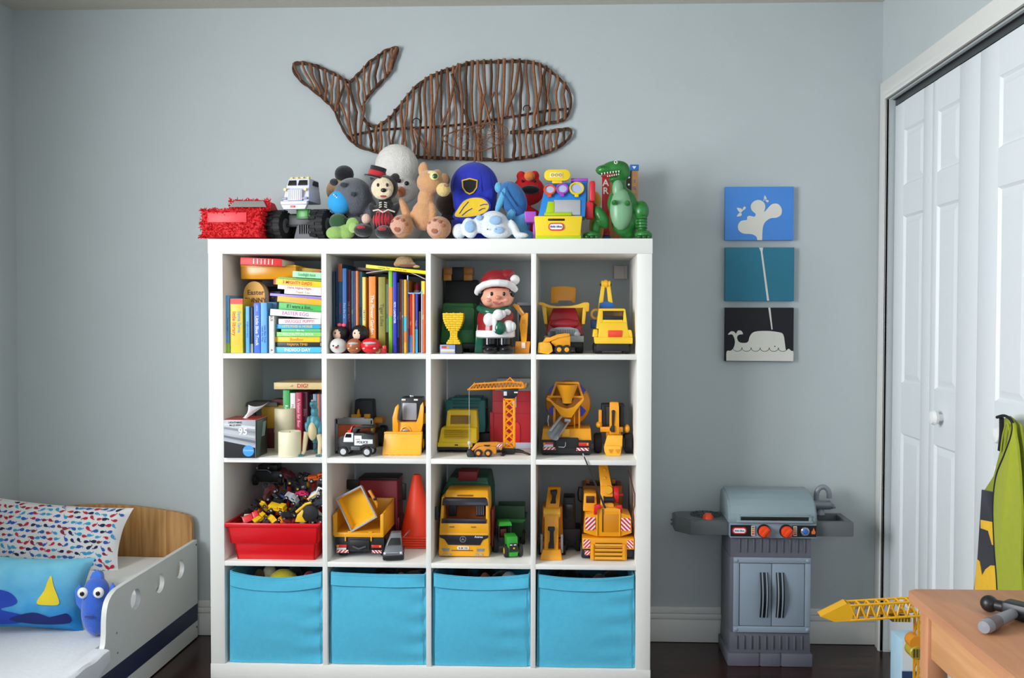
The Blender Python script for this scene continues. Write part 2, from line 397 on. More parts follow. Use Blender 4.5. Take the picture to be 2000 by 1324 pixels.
tw = [((118, 150), (165, 262)), ((168, 143), (248, 318)), ((215, 153), (290, 350)), ((262, 163), (325, 392)), ((317, 188), (318, 388)), ((372, 215), (352, 408)), ((400, 222), (385, 452)), ((432, 250), (400, 505)), ((766, 52), (702, 218)), ((735, 58), (722, 205)), ((692, 72), (688, 250)), ((652, 95), (628, 300)), ((598, 138), (592, 342)), ((560, 168), (566, 388)), ((508, 232), (552, 470)), ((468, 262), (515, 655)), ((438, 262), (492, 640)), ((412, 400), (480, 610)), ((552, 400), (540, 660)), ((578, 520), (612, 695)), ((640, 540), (628, 705))]
bt = bot[::-1]
x = 668
while x < 1470:
    lean = rnd.uniform(-16, 16)
    yt = yat(top[23:38], x, 100, 560); yb = yat(bt, x+lean, 640, 780)
    if yt and yb: tw.append(((x, yt-14), (x+lean, yb+14)))
    x += rnd.uniform(30, 46)
x = 1490
while x < 1840:
    lean = rnd.uniform(-14, 14); yt = yat(top[30:40], x, 100, 430); yb = yat(top[39:], min(1840, x+lean), 430, 600)
    if yt and yb: tw.append(((x, yt-12), (x+lean, yb+12)))
    x += rnd.uniform(30, 46)
x = 1500
while x < 1840:
    yt = yat(bot[:6], x, 540, 600); yb = yat(bot[5:12], x-6, 590, 770)
    if yt and yb: tw.append(((x, yt-10), (x-6+rnd.uniform(-8, 8), yb+10)))
    x += rnd.uniform(34, 48)
tw += [((1150, 150), (1040, 560)), ((1280, 270), (1385, 740)), ((1530, 150), (1455, 480)), ((1110, 220), (1225, 540)), ((1375, 330), (1300, 560)), ((870, 560), (975, 745))]
for i, (a, b) in enumerate(tw):
    n = 7; ph = rnd.uniform(0, 6); am = min(14, .04*math.dist(a, b)); kink = rnd.random()
    pts = []
    for j in range(n):
        t = j/(n-1); w = am*math.sin(ph+t*5)*math.sin(math.pi*t)+(am*.6 if abs(t-kink) < .12 else 0)
        pts.append(wz(a[0]+(b[0]-a[0])*t+w, a[1]+(b[1]-a[1])*t, .022+.003*math.sin(ph+3*t)))
    r = rnd.uniform(.0046, .0066) if math.dist(a, b) > 130 else rnd.uniform(.0038, .005)
    wh('twig', (BARK, BARKL, BARK, BARKD)[i % 4]).Tu(pts, [r*rnd.uniform(.88, 1.12) for _ in pts], 6)
for x, y in ((890, 520), (1580, 440)):
    wh('wire_loop', mat('2a1d16', .6)).Tu([wz(x+22*math.cos(a*.45), y-22*math.sin(a*.45), .03) for a in range(-1, 9)], .0022, 5)
# ------------------------------------------------------------------ three small canvases
def canvas(label, color, u0, v0, u1, v1, shapes, extra=None):
    lo = onY(u0, v1, -.001); hi = onY(u1, v0, -.001); c = Vector((.5*(lo.x+hi.x), -.001, lo.z)); hw = .5*(hi.x-lo.x); h = hi.z-lo.z
    t = T('canvas_painting', label, 'painting', loc=c, k=1, group='whale canvases on the wall')
    t('canvas', mat(color, .75, var=.05, scale=20, bump=.25, bscale=600)).B(-hw, hw, -.02, 0, 0, h, .0015)
    def lc(u, v): return (-hw+2*hw*(u-u0)/(u1-u0), h*(v1-v)/(v1-v0))
    for nm, col, pts in shapes:
        q = t(nm, mat(col, .7, var=.03)); q.P([lc(*p) for p in pts], -.0208, -.02, 'xz')
    return t, lc
def zc(pts): return [(1380+x/3.485, 340+y/3.485) for x, y in pts]
def drop(x, y, a, l=30, w=13):
    a = R_(a); o = []
    for i in range(10):
        q = 2*math.pi*i/10; px = l*.5*math.cos(q); py = w*.5*math.sin(q)*(1+.7*math.cos(q))
        o.append((x+px*math.cos(a)-py*math.sin(a), y+px*math.sin(a)+py*math.cos(a)))
    return o
CRM = 'dfddd3'
spl = smooth_path([(338, 453), (333, 430), (300, 412), (245, 408), (212, 385), (208, 350), (228, 322), (268, 315), (268, 298), (285, 287), (318, 294), (326, 275), (300, 250), (294, 215), (318, 187), (355, 181), (384, 200), (392, 230), (385, 262), (410, 235), (440, 208), (478, 208), (503, 240), (500, 280), (470, 300), (428, 305), (392, 330), (376, 370), (372, 453)], 3, False)
canvas('bright blue canvas with a cream water spout, topmost of three paintings', '4d8fe0', 1414, 366, 1548, 470, [('painted_spout', CRM, zc(spl))]+[('painted_drop', CRM, zc(drop(*d))) for d in ((216, 246, 35, 46, 24), (246, 240, -55, 34, 15), (214, 282, -30, 40, 20), (390, 164, 80, 32, 16), (403, 187, 20, 24, 14), (383, 180, -60, 18, 7))])
canvas('teal canvas with a thin cream line, middle of three paintings', '2d7b96', 1414, 484, 1549, 588, [('painted_line', CRM, zc([(348, 503), (376, 503), (372, 530), (420, 862), (406, 862), (360, 530)]))])
body = smooth_path([(128, 1268), (130, 1205), (158, 1200), (178, 1178), (186, 1140), (178, 1108), (165, 1090), (138, 1092), (158, 1070), (180, 1072), (192, 1085), (205, 1065), (228, 1066), (240, 1088), (214, 1092), (200, 1110), (212, 1140), (245, 1148), (275, 1140), (288, 1100), (320, 1072), (400, 1066), (480, 1074), (514, 1090), (526, 1150), (534, 1195), (552, 1186), (570, 1200), (584, 1206), (584, 1270)], 3)
t, lc = canvas('black canvas with a cream whale on waves, lowest of three paintings', '15161f', 1414, 601, 1548, 705, [('painted_whale', CRM, zc(body)), ('painted_spout', CRM, zc([(411, 910), (425, 910), (442, 1056), (434, 1057)]))])
q = t('painted_wave', mat('1b1c22', .7)); pts = []
for i in range(6):
    x0 = 172+i*62
    for j in range(9): a = math.pi*j/8; pts.append((x0+31-31*math.cos(a), 1178+26*math.sin(a)**.8))
q.Tu([(lambda p: (p[0], -.0209, p[1]))(lc(*p)) for p in zc(pts)], .0009, 4)
p = lc(*zc([(458, 1170)])[0]); t('painted_eye', mat('1b1c22', .7)).C((p[0], -.0205, p[1]), (p[0], -.0214, p[1]), .0022)
# ------------------------------------------------------------------ toddler bed
RX = -.948                                                                 # outer face of the side rail
BEDW = mat('d9dad6', .45, var=.02); NAVY = mat('1b2547', .45, var=.04); OAK = wood('a8763e', 'd0a066', 2, 4, 16, .45)
bed = T('toddler_bed', 'white toddler bed with pale wood headboard and navy striped side rail', 'bed', loc=(RX, 0, 0), k=1)
hb = [(-1.648, .06), (-.965, .06), (-.965, .44), (-.972, .462), (-.985, .471), (-1.02, .481), (-1.07, .489), (-1.118, .496), (-1.2, .505), (-1.3, .51), (-1.4, .507), (-1.5, .497), (-1.6, .478), (-1.632, .468), (-1.648, .44)]
n = 7                                                                      # the headboard is glued up from upright staves
for i in range(n):
    a = -1.648+(1.648-.965)*i/n; b = -1.648+(1.648-.965)*(i+1)/n
    top = sorted([p for p in hb[2:] if a < p[0] < b], key=lambda p: -p[0])
    def zt(x):
        ps = sorted(hb[2:]); 
        for (x0, z0), (x1, z1) in zip(ps, ps[1:]):
            if x0 <= x <= x1: return z0+(z1-z0)*(x-x0)/(x1-x0)
        return .44
    pts = [(a+.0004-RX, .06), (b-.0004-RX, .06), (b-.0004-RX, zt(b-1e-4))]+[(x-RX, z) for x, z in top]+[(a+.0004-RX, zt(a+1e-4))]
    bed('headboard_stave', OAK).P(pts, -.042, -.022, 'xz')
# side rail with three round holes: polygon with holes made by bridging in bmesh
rail = smooth_path([(-.034, .377), (-.2, .376), (-.4, .375), (-.6, .3735), (-.648, .371)], 2)+smooth_path([(-.67, .364), (-.69, .35), (-.703, .325), (-.709, .29), (-.711, .25), (-.72, .215), (-.75, .2), (-.82, .195)], 3)+[(-1.45, .195), (-1.45, .005), (-.034, .005)]
HO = [(-.184, .306), (-.346, .303), (-.52, .302)]; HR = .034
def rail_mesh(q, x0, x1):
    bm = bmesh.new(); loops = [rail]+[[(cy+HR*math.cos(2*math.pi*i/24), cz+HR*math.sin(2*math.pi*i/24)) for i in range(24)] for cy, cz in HO]
    ed = []
    for lp in loops:
        vs = [bm.verts.new((x0, y, z)) for y, z in lp]
        ed += [bm.edges.new((vs[i], vs[(i+1) % len(vs)])) for i in range(len(vs))]
    bmesh.ops.triangle_fill(bm, edges=ed, use_beauty=True)
    r = bmesh.ops.extrude_face_region(bm, geom=list(bm.faces)); vs = [e for e in r['geom'] if isinstance(e, bmesh.types.BMVert)]
    bmesh.ops.translate(bm, verts=vs, vec=(x1-x0, 0, 0)); bmesh.ops.recalc_face_normals(bm, faces=list(bm.faces)); q.bmx(bm)
q = bed('side_rail', BEDW); rail_mesh(q, -.016, 0)
bed('stripe', NAVY, q).B(0, .0006, -1.45, -.034, .068, .133)
for y, z in ((-.036, .36), (-.036, .045)): bed('screw', mat('55555a', .4, .7), q).C((-.002, y-.008, z), (.0015, y-.008, z), .004, n=8)
for y, z in ((-.645, .235), (-.64, .17)): bed('screw_cap', mat('8c8880', .5), q).C((-.002, y, z), (.0012, y, z), .0035, n=8)
q = bed('far_rail', BEDW); q.P([(-.044, .005), (-1.45, .005), (-1.45, .2), (-.75, .2), (-.7, .35), (-.65, .37), (-.044, .37)], -.7, -.684, 'yz')
bed('slat_base', BEDW).B(-.683, -.017, -1.45, -.044, .06, .085)
SHEET = mat('dfe3e8', .9, var=.03, bump=.3, bscale=60)
def soft(q, x0, x1, y0, y1, z0, z1, r, nx=26, ny=26, wob=.004, seed=1):
    rr = random.Random(seed); ph = [rr.uniform(0, 6) for _ in range(6)]
    def fn(s, t):
        # top sheet folded over the four edges
        x = x0+(x1-x0)*s; y = y0+(y1-y0)*t; e = min(s*(x1-x0), (1-s)*(x1-x0), t*(y1-y0), (1-t)*(y1-y0))
        d = max(0, 1-e/r); z = z1-(1-math.sqrt(max(0, 1-d*d)))*r
        z += wob*(math.sin(9*x+5*y+ph[0])*math.sin(7*y-4*x+ph[1])+.5*math.sin(23*x+ph[2]+9*y)*math.sin(17*y+ph[3]))*(1-d)
        return (x, y, z)
    q.grid(fn, nx, ny)
    vs = [(x0, y0), (x1, y0), (x1, y1), (x0, y1)]
    z2 = z1-r
    q.raw([(x, y, z0) for x, y in vs]+[(x, y, z2+.001) for x, y in vs], [(3, 2, 1, 0), (0, 1, 5, 4), (1, 2, 6, 5), (2, 3, 7, 6), (3, 0, 4, 7)])
q = bed('mattress', SHEET); soft(q, -.682, -.018, -1.44, -.05, .085, .213, .03, 40, 60, .003)
# sheet corner falling over the low part of the rail
q = bed('sheet_edge', SHEET)
q.grid(lambda s, t: (-.03+.05*min(1, s*1.6)*(1 if s < .7 else 1), -.722-.7*t, .2135-.002*s-(.05+.03*math.sin(t*9)+.035*t)*max(0, s-.55)**1.0*1.6+.004*math.sin(t*40)*s), 10, 40)
# ------------------------------------------------------------------ pillows
def cushion(q, w, h, t, print_fn=None, n=26, curl=.12):
    """upright cushion centred on origin in the local xz plane"""
    def f(s, tt, sg, lift=0):
        a, b = 2*s-1, 2*tt-1
        pinch = 1-.10*(1-abs(a)**2)*abs(b)**4; pinx = 1-.10*(1-abs(b)**2)*abs(a)**4
        d = ((1-abs(a)**3)*(1-abs(b)**3))**.55
        wr = .04*math.sin(6*a+3*b)*d+.03*math.sin(11*b-5*a)*d
        return (a*w/2*pinx, sg*(t/2*d*(1+wr)+lift)+curl*t*a*a*.3, b*h/2*pinch)
    q.grid(lambda s, tt: f(s, tt, -1), n, n); 
    m = len(q.V); q.grid(lambda s, tt: f(1-s, tt, 1), n, n); return f
B1 = onY(112, 1150, -.27)
p1 = T('bed_pillow', 'white pillow printed with tiny red and blue whales leaning on the headboard', 'pillow', loc=(-1.405, -.262, .318), k=1, rot=(-18, 3, -4))
q = p1('cushion', mat('e9e7e6', .9, var=.02, bump=.3, bscale=80)); f = cushion(q.at(0, 0, .121), .56, .245, .12)
COLS = [rgbc for rgbc in ('2f5fb8', '2f5fb8', 'c02742', 'c02742', '3aa0cf', '3aa0cf', '1f2a55', '8d2f3f')]
q = p1('whale_print', mat(COLS[0], .9, var=0)); q.at(0, 0, .121)
WP = [(-1, .05), (-.85, .4), (-.4, .5), (.1, .42), (.5, .15), (.72, .12), (.8, .45), (1.0, .3), (.92, .02), (.75, -.05), (.4, -.2), (-.2, -.42), (-.75, -.35)]
rr = random.Random(3)
for j in range(12):
    for i in range(21):
        s = (i+.5+(.5 if j % 2 else 0)+rr.uniform(-.18, .18))/21.5; t = (j+.5+rr.uniform(-.15, .15))/12
        if not (.03 < s < .97 and .04 < t < .96): continue
        q.mat(mat(COLS[rr.randrange(len(COLS))], .9, var=0)); sc = rr.uniform(.017, .0215); a = rr.choice((0, .2, -.3, .6, 2.9, 3.3, -.7, .1)); fl = rr.choice((-1, 1))
        vs = []
        for x, y in WP:
            x *= fl; dx, dy = sc*(x*math.cos(a)-y*math.sin(a))*.62, sc*(x*math.sin(a)+y*math.cos(a))*.62
            vs.append(f(min(1, max(0, s+dx/.56)), min(1, max(0, t+dy/.245)), -1, .0012))
        q.raw(vs, [tuple(range(len(vs)))[::-1] if fl > 0 else tuple(range(len(vs)))])
p2 = T('throw_pillow', 'turquoise throw pillow with dark blue wave and yellow sail print lying on the bed', 'pillow', loc=(-1.285, -.60, .225), k=1, rot=(-17, 4, 9))
def grad(h1, h2):
    m = bpy.data.materials.new('pillow_print'); m.use_nodes = True; nt = m.node_tree; b = nt.nodes['Principled BSDF']; b.inputs['Roughness'].default_value = .85
    tc = nt.nodes.new('ShaderNodeTexCoord'); sp = nt.nodes.new('ShaderNodeSeparateXYZ'); n = nt.nodes.new('ShaderNodeTexNoise'); n.inputs['Scale'].default_value = 22
    ad = nt.nodes.new('ShaderNodeMath'); ad.operation = 'MULTIPLY_ADD'; ad.inputs[1].default_value = .12
    cr = nt.nodes.new('ShaderNodeValToRGB'); cr.color_ramp.elements[0].color = rgb(h1); cr.color_ramp.elements[0].position = .08; cr.color_ramp.elements[1].color = rgb(h2); cr.color_ramp.elements[1].position = .30
    nt.links.new(tc.outputs['Object'], sp.inputs[0]); nt.links.new(tc.outputs['Object'], n.inputs['Vector']); nt.links.new(n.outputs['Fac'], ad.inputs[0]); nt.links.new(sp.outputs[2], ad.inputs[2]); nt.links.new(ad.outputs[0], cr.inputs[0]); nt.links.new(cr.outputs[0], b.inputs['Base Color']); return m
q = p2('cushion', grad('1b86c9', '7cc6da')); f = cushion(q.at(0, 0, .115), .38, .235, .13)
q = p2('printed_shapes', mat('1c3fae', .85, var=.05)); q.at(0, 0, .115)
def onp(pts, lift=.0015): return [f((x/.38)+.5, (y/.235)+.5, -1, lift) for x, y in pts]
def patch(col, pts, lift):
    q.mat(mat(col, .85, var=.06)); pts = smooth_path(pts, 4, True); c = (sum(p[0] for p in pts)/len(pts), sum(p[1] for p in pts)/len(pts))
    rings = [[(c[0]+(p[0]-c[0])*k, c[1]+(p[1]-c[1])*k) for p in pts] for k in (.25, .5, .75, 1)]
    vs = onp([c], lift)+[v for r in rings for v in onp(r, lift)]; n = len(pts); fs = [(0, 1+i, 1+(i+1) % n) for i in range(n)]
    for r in range(3): fs += [(1+r*n+i, 1+(r+1)*n+i, 1+(r+1)*n+(i+1) % n, 1+r*n+(i+1) % n) for i in range(n)]
    q.raw(vs, fs)
patch('1b3fa8', [(-.185, -.09), (-.15, -.03), (-.09, .005), (-.03, .0), (.0, -.03), (-.03, -.045), (-.05, -.03), (-.03, -.07), (.05, -.075), (.0, -.1), (-.1, -.105)], .002)
patch('13256b', [(-.02, -.085), (.05, -.06), (.11, -.075), (.15, -.06), (.16, -.09), (.06, -.1)], .003)
patch('e9cf2b', [(.06, -.03), (.075, .01), (.085, .055), (.10, .02), (.125, -.03), (.09, -.036)], .003)
q.mat(mat('f2f4f4', .8)); q.text('g!', .042, *f(.24, .80, -1, .004), rx=90)
# blue fish plush tucked between pillow and rail
fp = T('fish_plush', 'royal blue stuffed fish with big white eyes beside the bed rail', 'stuffed toy', loc=(-1.032, -.612, .216), k=1, rz=6)
BLU = plush('2f62c9')
q = fp('body', BLU); q.E((0, 0, .08), (.042, .05, .08)).E((0, .004, .135), (.04, .045, .05)).E((.004, 0, .045), (.036, .044, .046)).E((0, .03, .17), (.012, .03, .03)); q.vox = .006
for s in (-1, 1):
    e = fp('eye', mat('f2f2f0', .25)); e.E((s*.024, -.036, .146), (.0165, .012, .0175))
    fp('pupil', mat('0c0a0c', .15), e).E((s*.024+.002, -.0465, .146), (.007, .003, .0075))
    fp('side_fin', plush('3f78dd')).P([(s*.035, .06), (s*.06, .10), (s*.065, .14), (s*.05, .165), (s*.035, .13)], .0, .012, 'xz', .002)
fp('top_fin', plush('3f78dd')).P([(-.02, .18), (-.01, .2), (.006, .208), (.02, .19), (.016, .17)], .0, .012, 'xz', .003)
fp('mouth', plush('1c3f96')).E((0, -.05, .075), (.016, .006, .005))
# folded quilt at the head of the bed
q = T('folded_quilt', 'white folded quilt lying flat under the whale pillow', 'bedding', loc=(RX, 0, .2155), k=1, one=mat('e4e2de', .9, var=.03, bump=.3, bscale=60)).root
soft(q, -.675, -.022, -.40, -.052, 0, .112, .05, 30, 24, .004, 5)
# ------------------------------------------------------------------ four fabric bins in the bottom row
TEAL = fab('52bcdd'); TEALD = fab('2a7f9d')
names = ['turquoise fabric bin with sagging rim, leftmost in the bottom row', 'turquoise fabric bin with a straight rim, second from left in the bottom row', 'turquoise fabric bin, third from left in the bottom row', 'turquoise fabric bin, rightmost in the bottom row']
for i in range(4):
    x0 = cx0(i); hw = SCELL/2
    b = T('fabric_bin', names[i], 'storage bin', loc=(x0+hw, YFR+.012, SO+.001), k=1, group='turquoise bins in the bottom row')
    h = .318; sag = (.022, .004, .012, .012)[i]; lx, rx = (-hw+.012, -hw+.006, -hw+.004, -hw+.006)[i], (hw-.0035, hw-.0035, hw-.0035, hw-.0035)[i]; rr = random.Random(i); ph = [rr.uniform(0, 6) for _ in range(5)]
    def rim(s, sag=sag, i=i): return h-.006-sag*(1-(2*s-1)**2)-(.004*s if i == 1 else 0)
    def front(s, t, off=0, ph=ph, lx=lx, rx=rx):
        taper = .003*(1-t)
        x = lx-taper*(1 if s < .5 else 0)+(rx-lx+taper)*s
        bul = .010*math.sin(math.pi*s)*math.sin(math.pi*min(1, t*1.05))
        wr = .0012*math.sin(9*t*3+ph[0]+4*s)*s**3*3+.0009*math.sin(14*s+8*t+ph[1])+.0015*math.sin(30*(t-.25*s)+ph[2])*max(0, s-.55)*2
        ed = .010*max(0, 1-min(s, 1-s)/.03)**2
        return (x, -bul-wr-off+ed, .001+rim(s)*t-(.004*math.sin(math.pi*s)*(1-t) if t < .05 else 0)*0)
    q = b('body', TEAL); q.grid(lambda s, t: front(s, t), 28, 30); q.grid(lambda s, t: (front(1-s, t)[0], .006, front(1-s, t)[2]), 14, 14)
    q.raw([(lx, .004, 0), (rx, .004, 0), (rx, .36, 0), (lx, .36, 0)], [(0, 1, 2, 3)])
    for xx, dx in ((lx, .004), (rx, -.004)): q.B(min(xx, xx+dx), max(xx, xx+dx), .008, .36, .001, h-.006)
    q.B(lx, rx, .356, .36, .001, h-.006)
    # rim strip joining front and its inside
    q.grid(lambda s, t: (lambda p: (p[0], p[1]+(.006-p[1])*t, p[2]+.0015*math.sin(math.pi*t)))(front(s, 1)), 28, 2)
    q = b('fold_band', TEAL); f0 = 1-(.048/h, .042/h, .043/h, .043/h)[i]
    q.grid(lambda s, t: front(.012+.976*s, f0+(1.0-f0)*t, .0055+.0012*math.sin(7*s+ph[3])), 28, 6)
    q.grid(lambda s, t: (lambda p: (p[0], p[1]+.0055*t, p[2]))(front(.012+.976*s, f0, .0055+.0012*math.sin(7*s+ph[3]))), 28, 1)
    q.grid(lambda s, t: (lambda p: (p[0], p[1]+.009*t, p[2]+.0012*math.sin(math.pi*t)))(front(.012+.976*s, 1, .0055)), 28, 2)
    b('band_edge_shade', fab('1f7f9f'), q).Tu([(lambda p: (p[0], p[1]+.001, p[2]-.0006))(front(.012+.976*j/28, f0, .0055+.0012*math.sin(7*j/28+ph[3]))) for j in range(29)], .0011, 5)  # thin dark tube drawing the shade under the band's lower edge
    b('rim_stitching', fab('3a9cbd'), q).Tu([(lambda p: (p[0], p[1]-.0002, p[2]))(front(.012+.976*j/28, .982, .0055+.0012*math.sin(7*j/28+ph[3]))) for j in range(29)], .0006, 5)
    q = b('soft_toy_heap', plush('3a2a22')); q.o['kind'] = 'stuff'; r5 = random.Random(40+i)
    for j in range(26):
        q.mat(plush(r5.choice(('2a2220', '3b2c26', '1f1c20', '4a3a34', '2c3038', '5a3a2c'))))
        q.E((r5.uniform(lx+.05, rx-.05), r5.uniform(.06, .31), r5.uniform(.14, .235)), (r5.uniform(.03, .045), r5.uniform(.03, .045), r5.uniform(.03, .05)), (0, r5.uniform(0, 90), 0), n=10, m=7)
# what shows above the rims
def bit(name, label, cat, cell, dx, w, h, col, y=.10, z=.275, sh='E'):
    c = cx0(cell)+dx
    t = T(name, label, cat, loc=(c, YFR+.012+y, SO+z-h), k=1, one=plush(col))
    if sh == 'E': t.root.E((0, 0, h), (w, w*.8, h))
    else: t.root.B(-w, w, -w*.7, w*.7, 0, h*2, .006)
    return t
def heap(cell, seed, cols):
    pass
t = bit('yellow_plush', 'round yellow plush toy peeking over the sagging bin rim', 'stuffed toy', 0, .165, .07, .10, 'f0dc2c', .10, .195)
q = t('stitched_mark', mat('2b2b30', .6)); q.Tu([(.0, -.052, .148), (.006, -.050, .155), (.002, -.048, .163), (.010, -.044, .168)], .0022, 5)
bit('cream_plush', 'small cream plush in the sagging bin behind the yellow one', 'stuffed toy', 0, .10, .03, .05, 'd8cfae', .15, .245)
bit('brown_plush', 'small brown plush in the sagging turquoise bin', 'stuffed toy', 0, .07, .025, .06, '6b4a2c', .13, .225)
bit('red_toy', 'red plush toy at the right inside the sagging bin', 'stuffed toy', 0, .25, .035, .07, 'c01f2b', .13, .21)
bit('red_block', 'red block inside the straight-rimmed turquoise bin', 'toy block', 1, .175, .012, .075, 'a3242a', .10, .19, 'B')
bit('orange_plush', 'orange-brown plush inside the straight-rimmed turquoise bin', 'stuffed toy', 1, .225, .03, .08, 'a0521f', .13, .2)
bit('brown_toy', 'brown toy inside the third turquoise bin', 'stuffed toy', 2, .17, .03, .08, '8a4a22', .12, .205)
bit('grey_plush', 'pale grey plush inside the third turquoise bin', 'stuffed toy', 2, .255, .045, .09, 'a9b3b5', .12, .2)
bit('dark_plush', 'dark brown plush inside the rightmost turquoise bin', 'stuffed toy', 3, .22, .04, .08, '4a2c1b', .14, .2)
# ------------------------------------------------------------------ play barbecue grill
GD = mat('62636e', .5, var=.08, scale=25); GL = mat('8d9caa', .4, var=.03); GLID = mat('8b9da3', .42, var=.03); GT = mat('62676a', .5, var=.05); BLK = pl('151518', .35); ORG = pl('ee4a1c', .3)
g = T('play_grill', 'grey toy barbecue grill with orange knobs, burner tray and sink', 'toy grill', u=1503.5, Y=-.234, z=0)
q = g('base', GD)
for a, b in ((-82, -21), (-18, 20), (23, 82)): q.B(a, b, -2, 108, 0, 25, 1.5)
q.B(-80, 80, 0, 106, 1, 24)
q = g('lower_cabinet', GD); q.hexa((-79, 79, 3, 104, 25), (-77, 77, 2, 104, 66), 1)
for i in range(10): q.B(-66+i*14, -63+i*14, -.5, 4, 33, 60, .8)
g('cabinet', GD).B(-78, 78, 2, 104, 66, 214, 1.5)
q = g('upper_cabinet', GD); q.B(-77, 78, 3, 104, 214, 253)
for i in range(10): q.B(-62+i*14, -59+i*14, .5, 4, 223, 250, .8)
q = g('door_frame', GL)
for a in ((-72, 77, 203, 214), (-72, 77, 67, 79), (-72, -61, 79, 203), (66, 77, 79, 203)): q.B(a[0], a[1], -3, 3, a[2], a[3], 1.5)
for x, z in ((-66.5, 208.5), (71.5, 208.5), (-66.5, 73), (71.5, 73)): g('rivet', GL, q).E((x, -3, z), (4, 1.6, 4), n=10, m=6)
for s, a, b, hx in ((-1, -60, 1.3, -14), (1, 2.6, 65, 18)):
    d = g('cabinet_door', GL); d.B(a, b, -1.5, 3, 80, 202, .8)
    h = g('handle', GL, d)
    # bowed handle with black inlay
    pts = [(hx-s*0, -4.5-9*math.sin(math.pi*i/10), 97+88*i/10) for i in range(11)]
    for dx in (-5, 3): h.P([(p[1], p[2]) for p in pts]+[(p[1]+4, p[2]) for p in pts[::-1]], hx+dx*s-1.2, hx+dx*s+1.2, 'yz')
    k = g('inlay', BLK, h); k.P([(p[1]+1.5, p[2]) for p in pts]+[(p[1]+5, p[2]) for p in pts[::-1]], hx-8*s, hx-5.5*s, 'yz'); k.P([(p[1]+1.2, p[2]) for p in pts]+[(p[1]+4, p[2]) for p in pts[::-1]], hx-3.5*s, hx+2*s, 'yz')
    k.P([(p[1]+1.2, p[2]) for p in pts]+[(p[1]+4, p[2]) for p in pts[::-1]], hx+4.4*s, hx+7*s, 'yz')
q = g('control_panel', GL); q.hexa((-80, 87, -5, 100, 253), (-80, 87, -3, 100, 282), 1)
k = g('label_plate', BLK, q); k.B(-79, -38, -6, -4, 256, 278).B(40, 86, -6, -4, 256, 278)
lg = g('logo', pl('d8232a'), q); lg.P(rr2(-76, -48, 261, 274, 6), -7, -5.5, 'xz'); lg.mat(pl('f2f2f2')).P(rr2(-73.5, -50.5, 263, 272, 4.2), -7.6, -6.5, 'xz'); lg.mat(pl('1d2f7c')).text('little tikes', 3.4, -62, -7.9, 267.3, off=.03)
for x in (-36, 45): 
    k = g('heat_scale', pl('d8d2c4'), q); k.B(x-3.5, x+3.5, -7, -5.5, 258, 277)
    for j in range(4): k.mat(pl(('c8262b', 'd86a2a', 'c98c3a', '8c7a50')[j])).B(x-2.4, x+2.4, -7.4, -6.8, 260+j*4.2, 262.8+j*4.2)
for x in (-15, 28):
    k = g('knob_ring', BLK, q); k.L([(13, -8), (13, -4), (0, -4)], (x, 0, 267), 'y', 20).L([(0, -8.2), (13, -8)], (x, 0, 267), 'y', 20)
    k2 = g('knob', ORG, k); k2.L([(10.5, -8), (11.5, -12), (10.8, -17), (9, -19), (0, -19.5)][::-1], (x, 0, 267), 'y', 20); k2.at(x, -20, 267, 0, 38, 0).B(-3, 3, -3, 3, -10, 10, 1.2)
k = g('button', mat('b7bcc2', .25, .7), q); k.L([(0, -10), (6.5, -10), (8.5, -8), (8.5, -5)], (64, 0, 267), 'y', 18)
g('button_cap', pl('2f68c8'), k).L([(0, -12.5), (3.5, -12.2), (5.5, -10)], (64, 0, 267), 'y', 16)
g('flame_mark', pl('e8742a'), q).P([(76.5, 262), (83, 262), (84, 266), (80.5, 274), (78.5, 269), (76, 266)], -7, -5.8, 'xz')
# lid: quarter-round section
sec = [(-6, 282), (-7, 290), (-6, 302), (0, 314), (12, 325), (28, 333), (48, 337), (80, 338), (92, 331), (98, 320), (98, 282)]
q = g('lid', GLID); q.P(sec, -79, 84, 'yz', 1.5)
q.P([(y*.96+2, 282+(z-282)*.93) for y, z in sec], -83, 87, 'yz', 1)
h = g('lid_handle', GLID, q); h.B(-68, 78, -12, -4, 284, 288, 1).B(-64, 75, -12, -4, 295.5, 298, 1).B(-66, -60, -10, -2, 286, 298, 1).B(70, 76, -10, -2, 286, 298, 1)
g('handle_slot', BLK, h).B(-61, 72, -9.5, -6, 288.5, 295, 1)
# burner tray on the left
q = g('burner_tray', GT); q.P([(-80, 8), (-80, 92), (-164, 92), (-182, 84), (-182, 40), (-154, 8)], 254, 282, 'xy', 2)
q.P([(-82, 10), (-82, 90), (-162, 90), (-179, 82), (-179, 42), (-153, 10)], 280, 283.5, 'xy', 1)
gr = g('burner_grate', mat('4a4f50', .5), q)
for a in range(6):
    an = math.pi*a/6; gr.at(-118, 58, 284.5, 0, 0, math.degrees(an)).B(-30, 30, -1.6, 1.6, -2, 1.5).at()
gr.L([(26, -1), (28, 1), (30, -1)], (-118, 58, 285), 'z', 28).L([(13, -1), (15, 1), (17, -1)], (-118, 58, 285), 'z', 20)
for i in range(5): q.at(-152+i*16, 16-0*i, 283.5, 0, 0, 35).B(-5, 5, -1, 1, -1, .6).at()
g('burner_button', ORG, q).L([(0, 12), (6, 11), (10.5, 5), (11, 0)], (-118, 24, 283), 'z', 18)
for z in (262, 270): g('hook', GT, q).B(-187, -181, 60, 66, z, z+3)
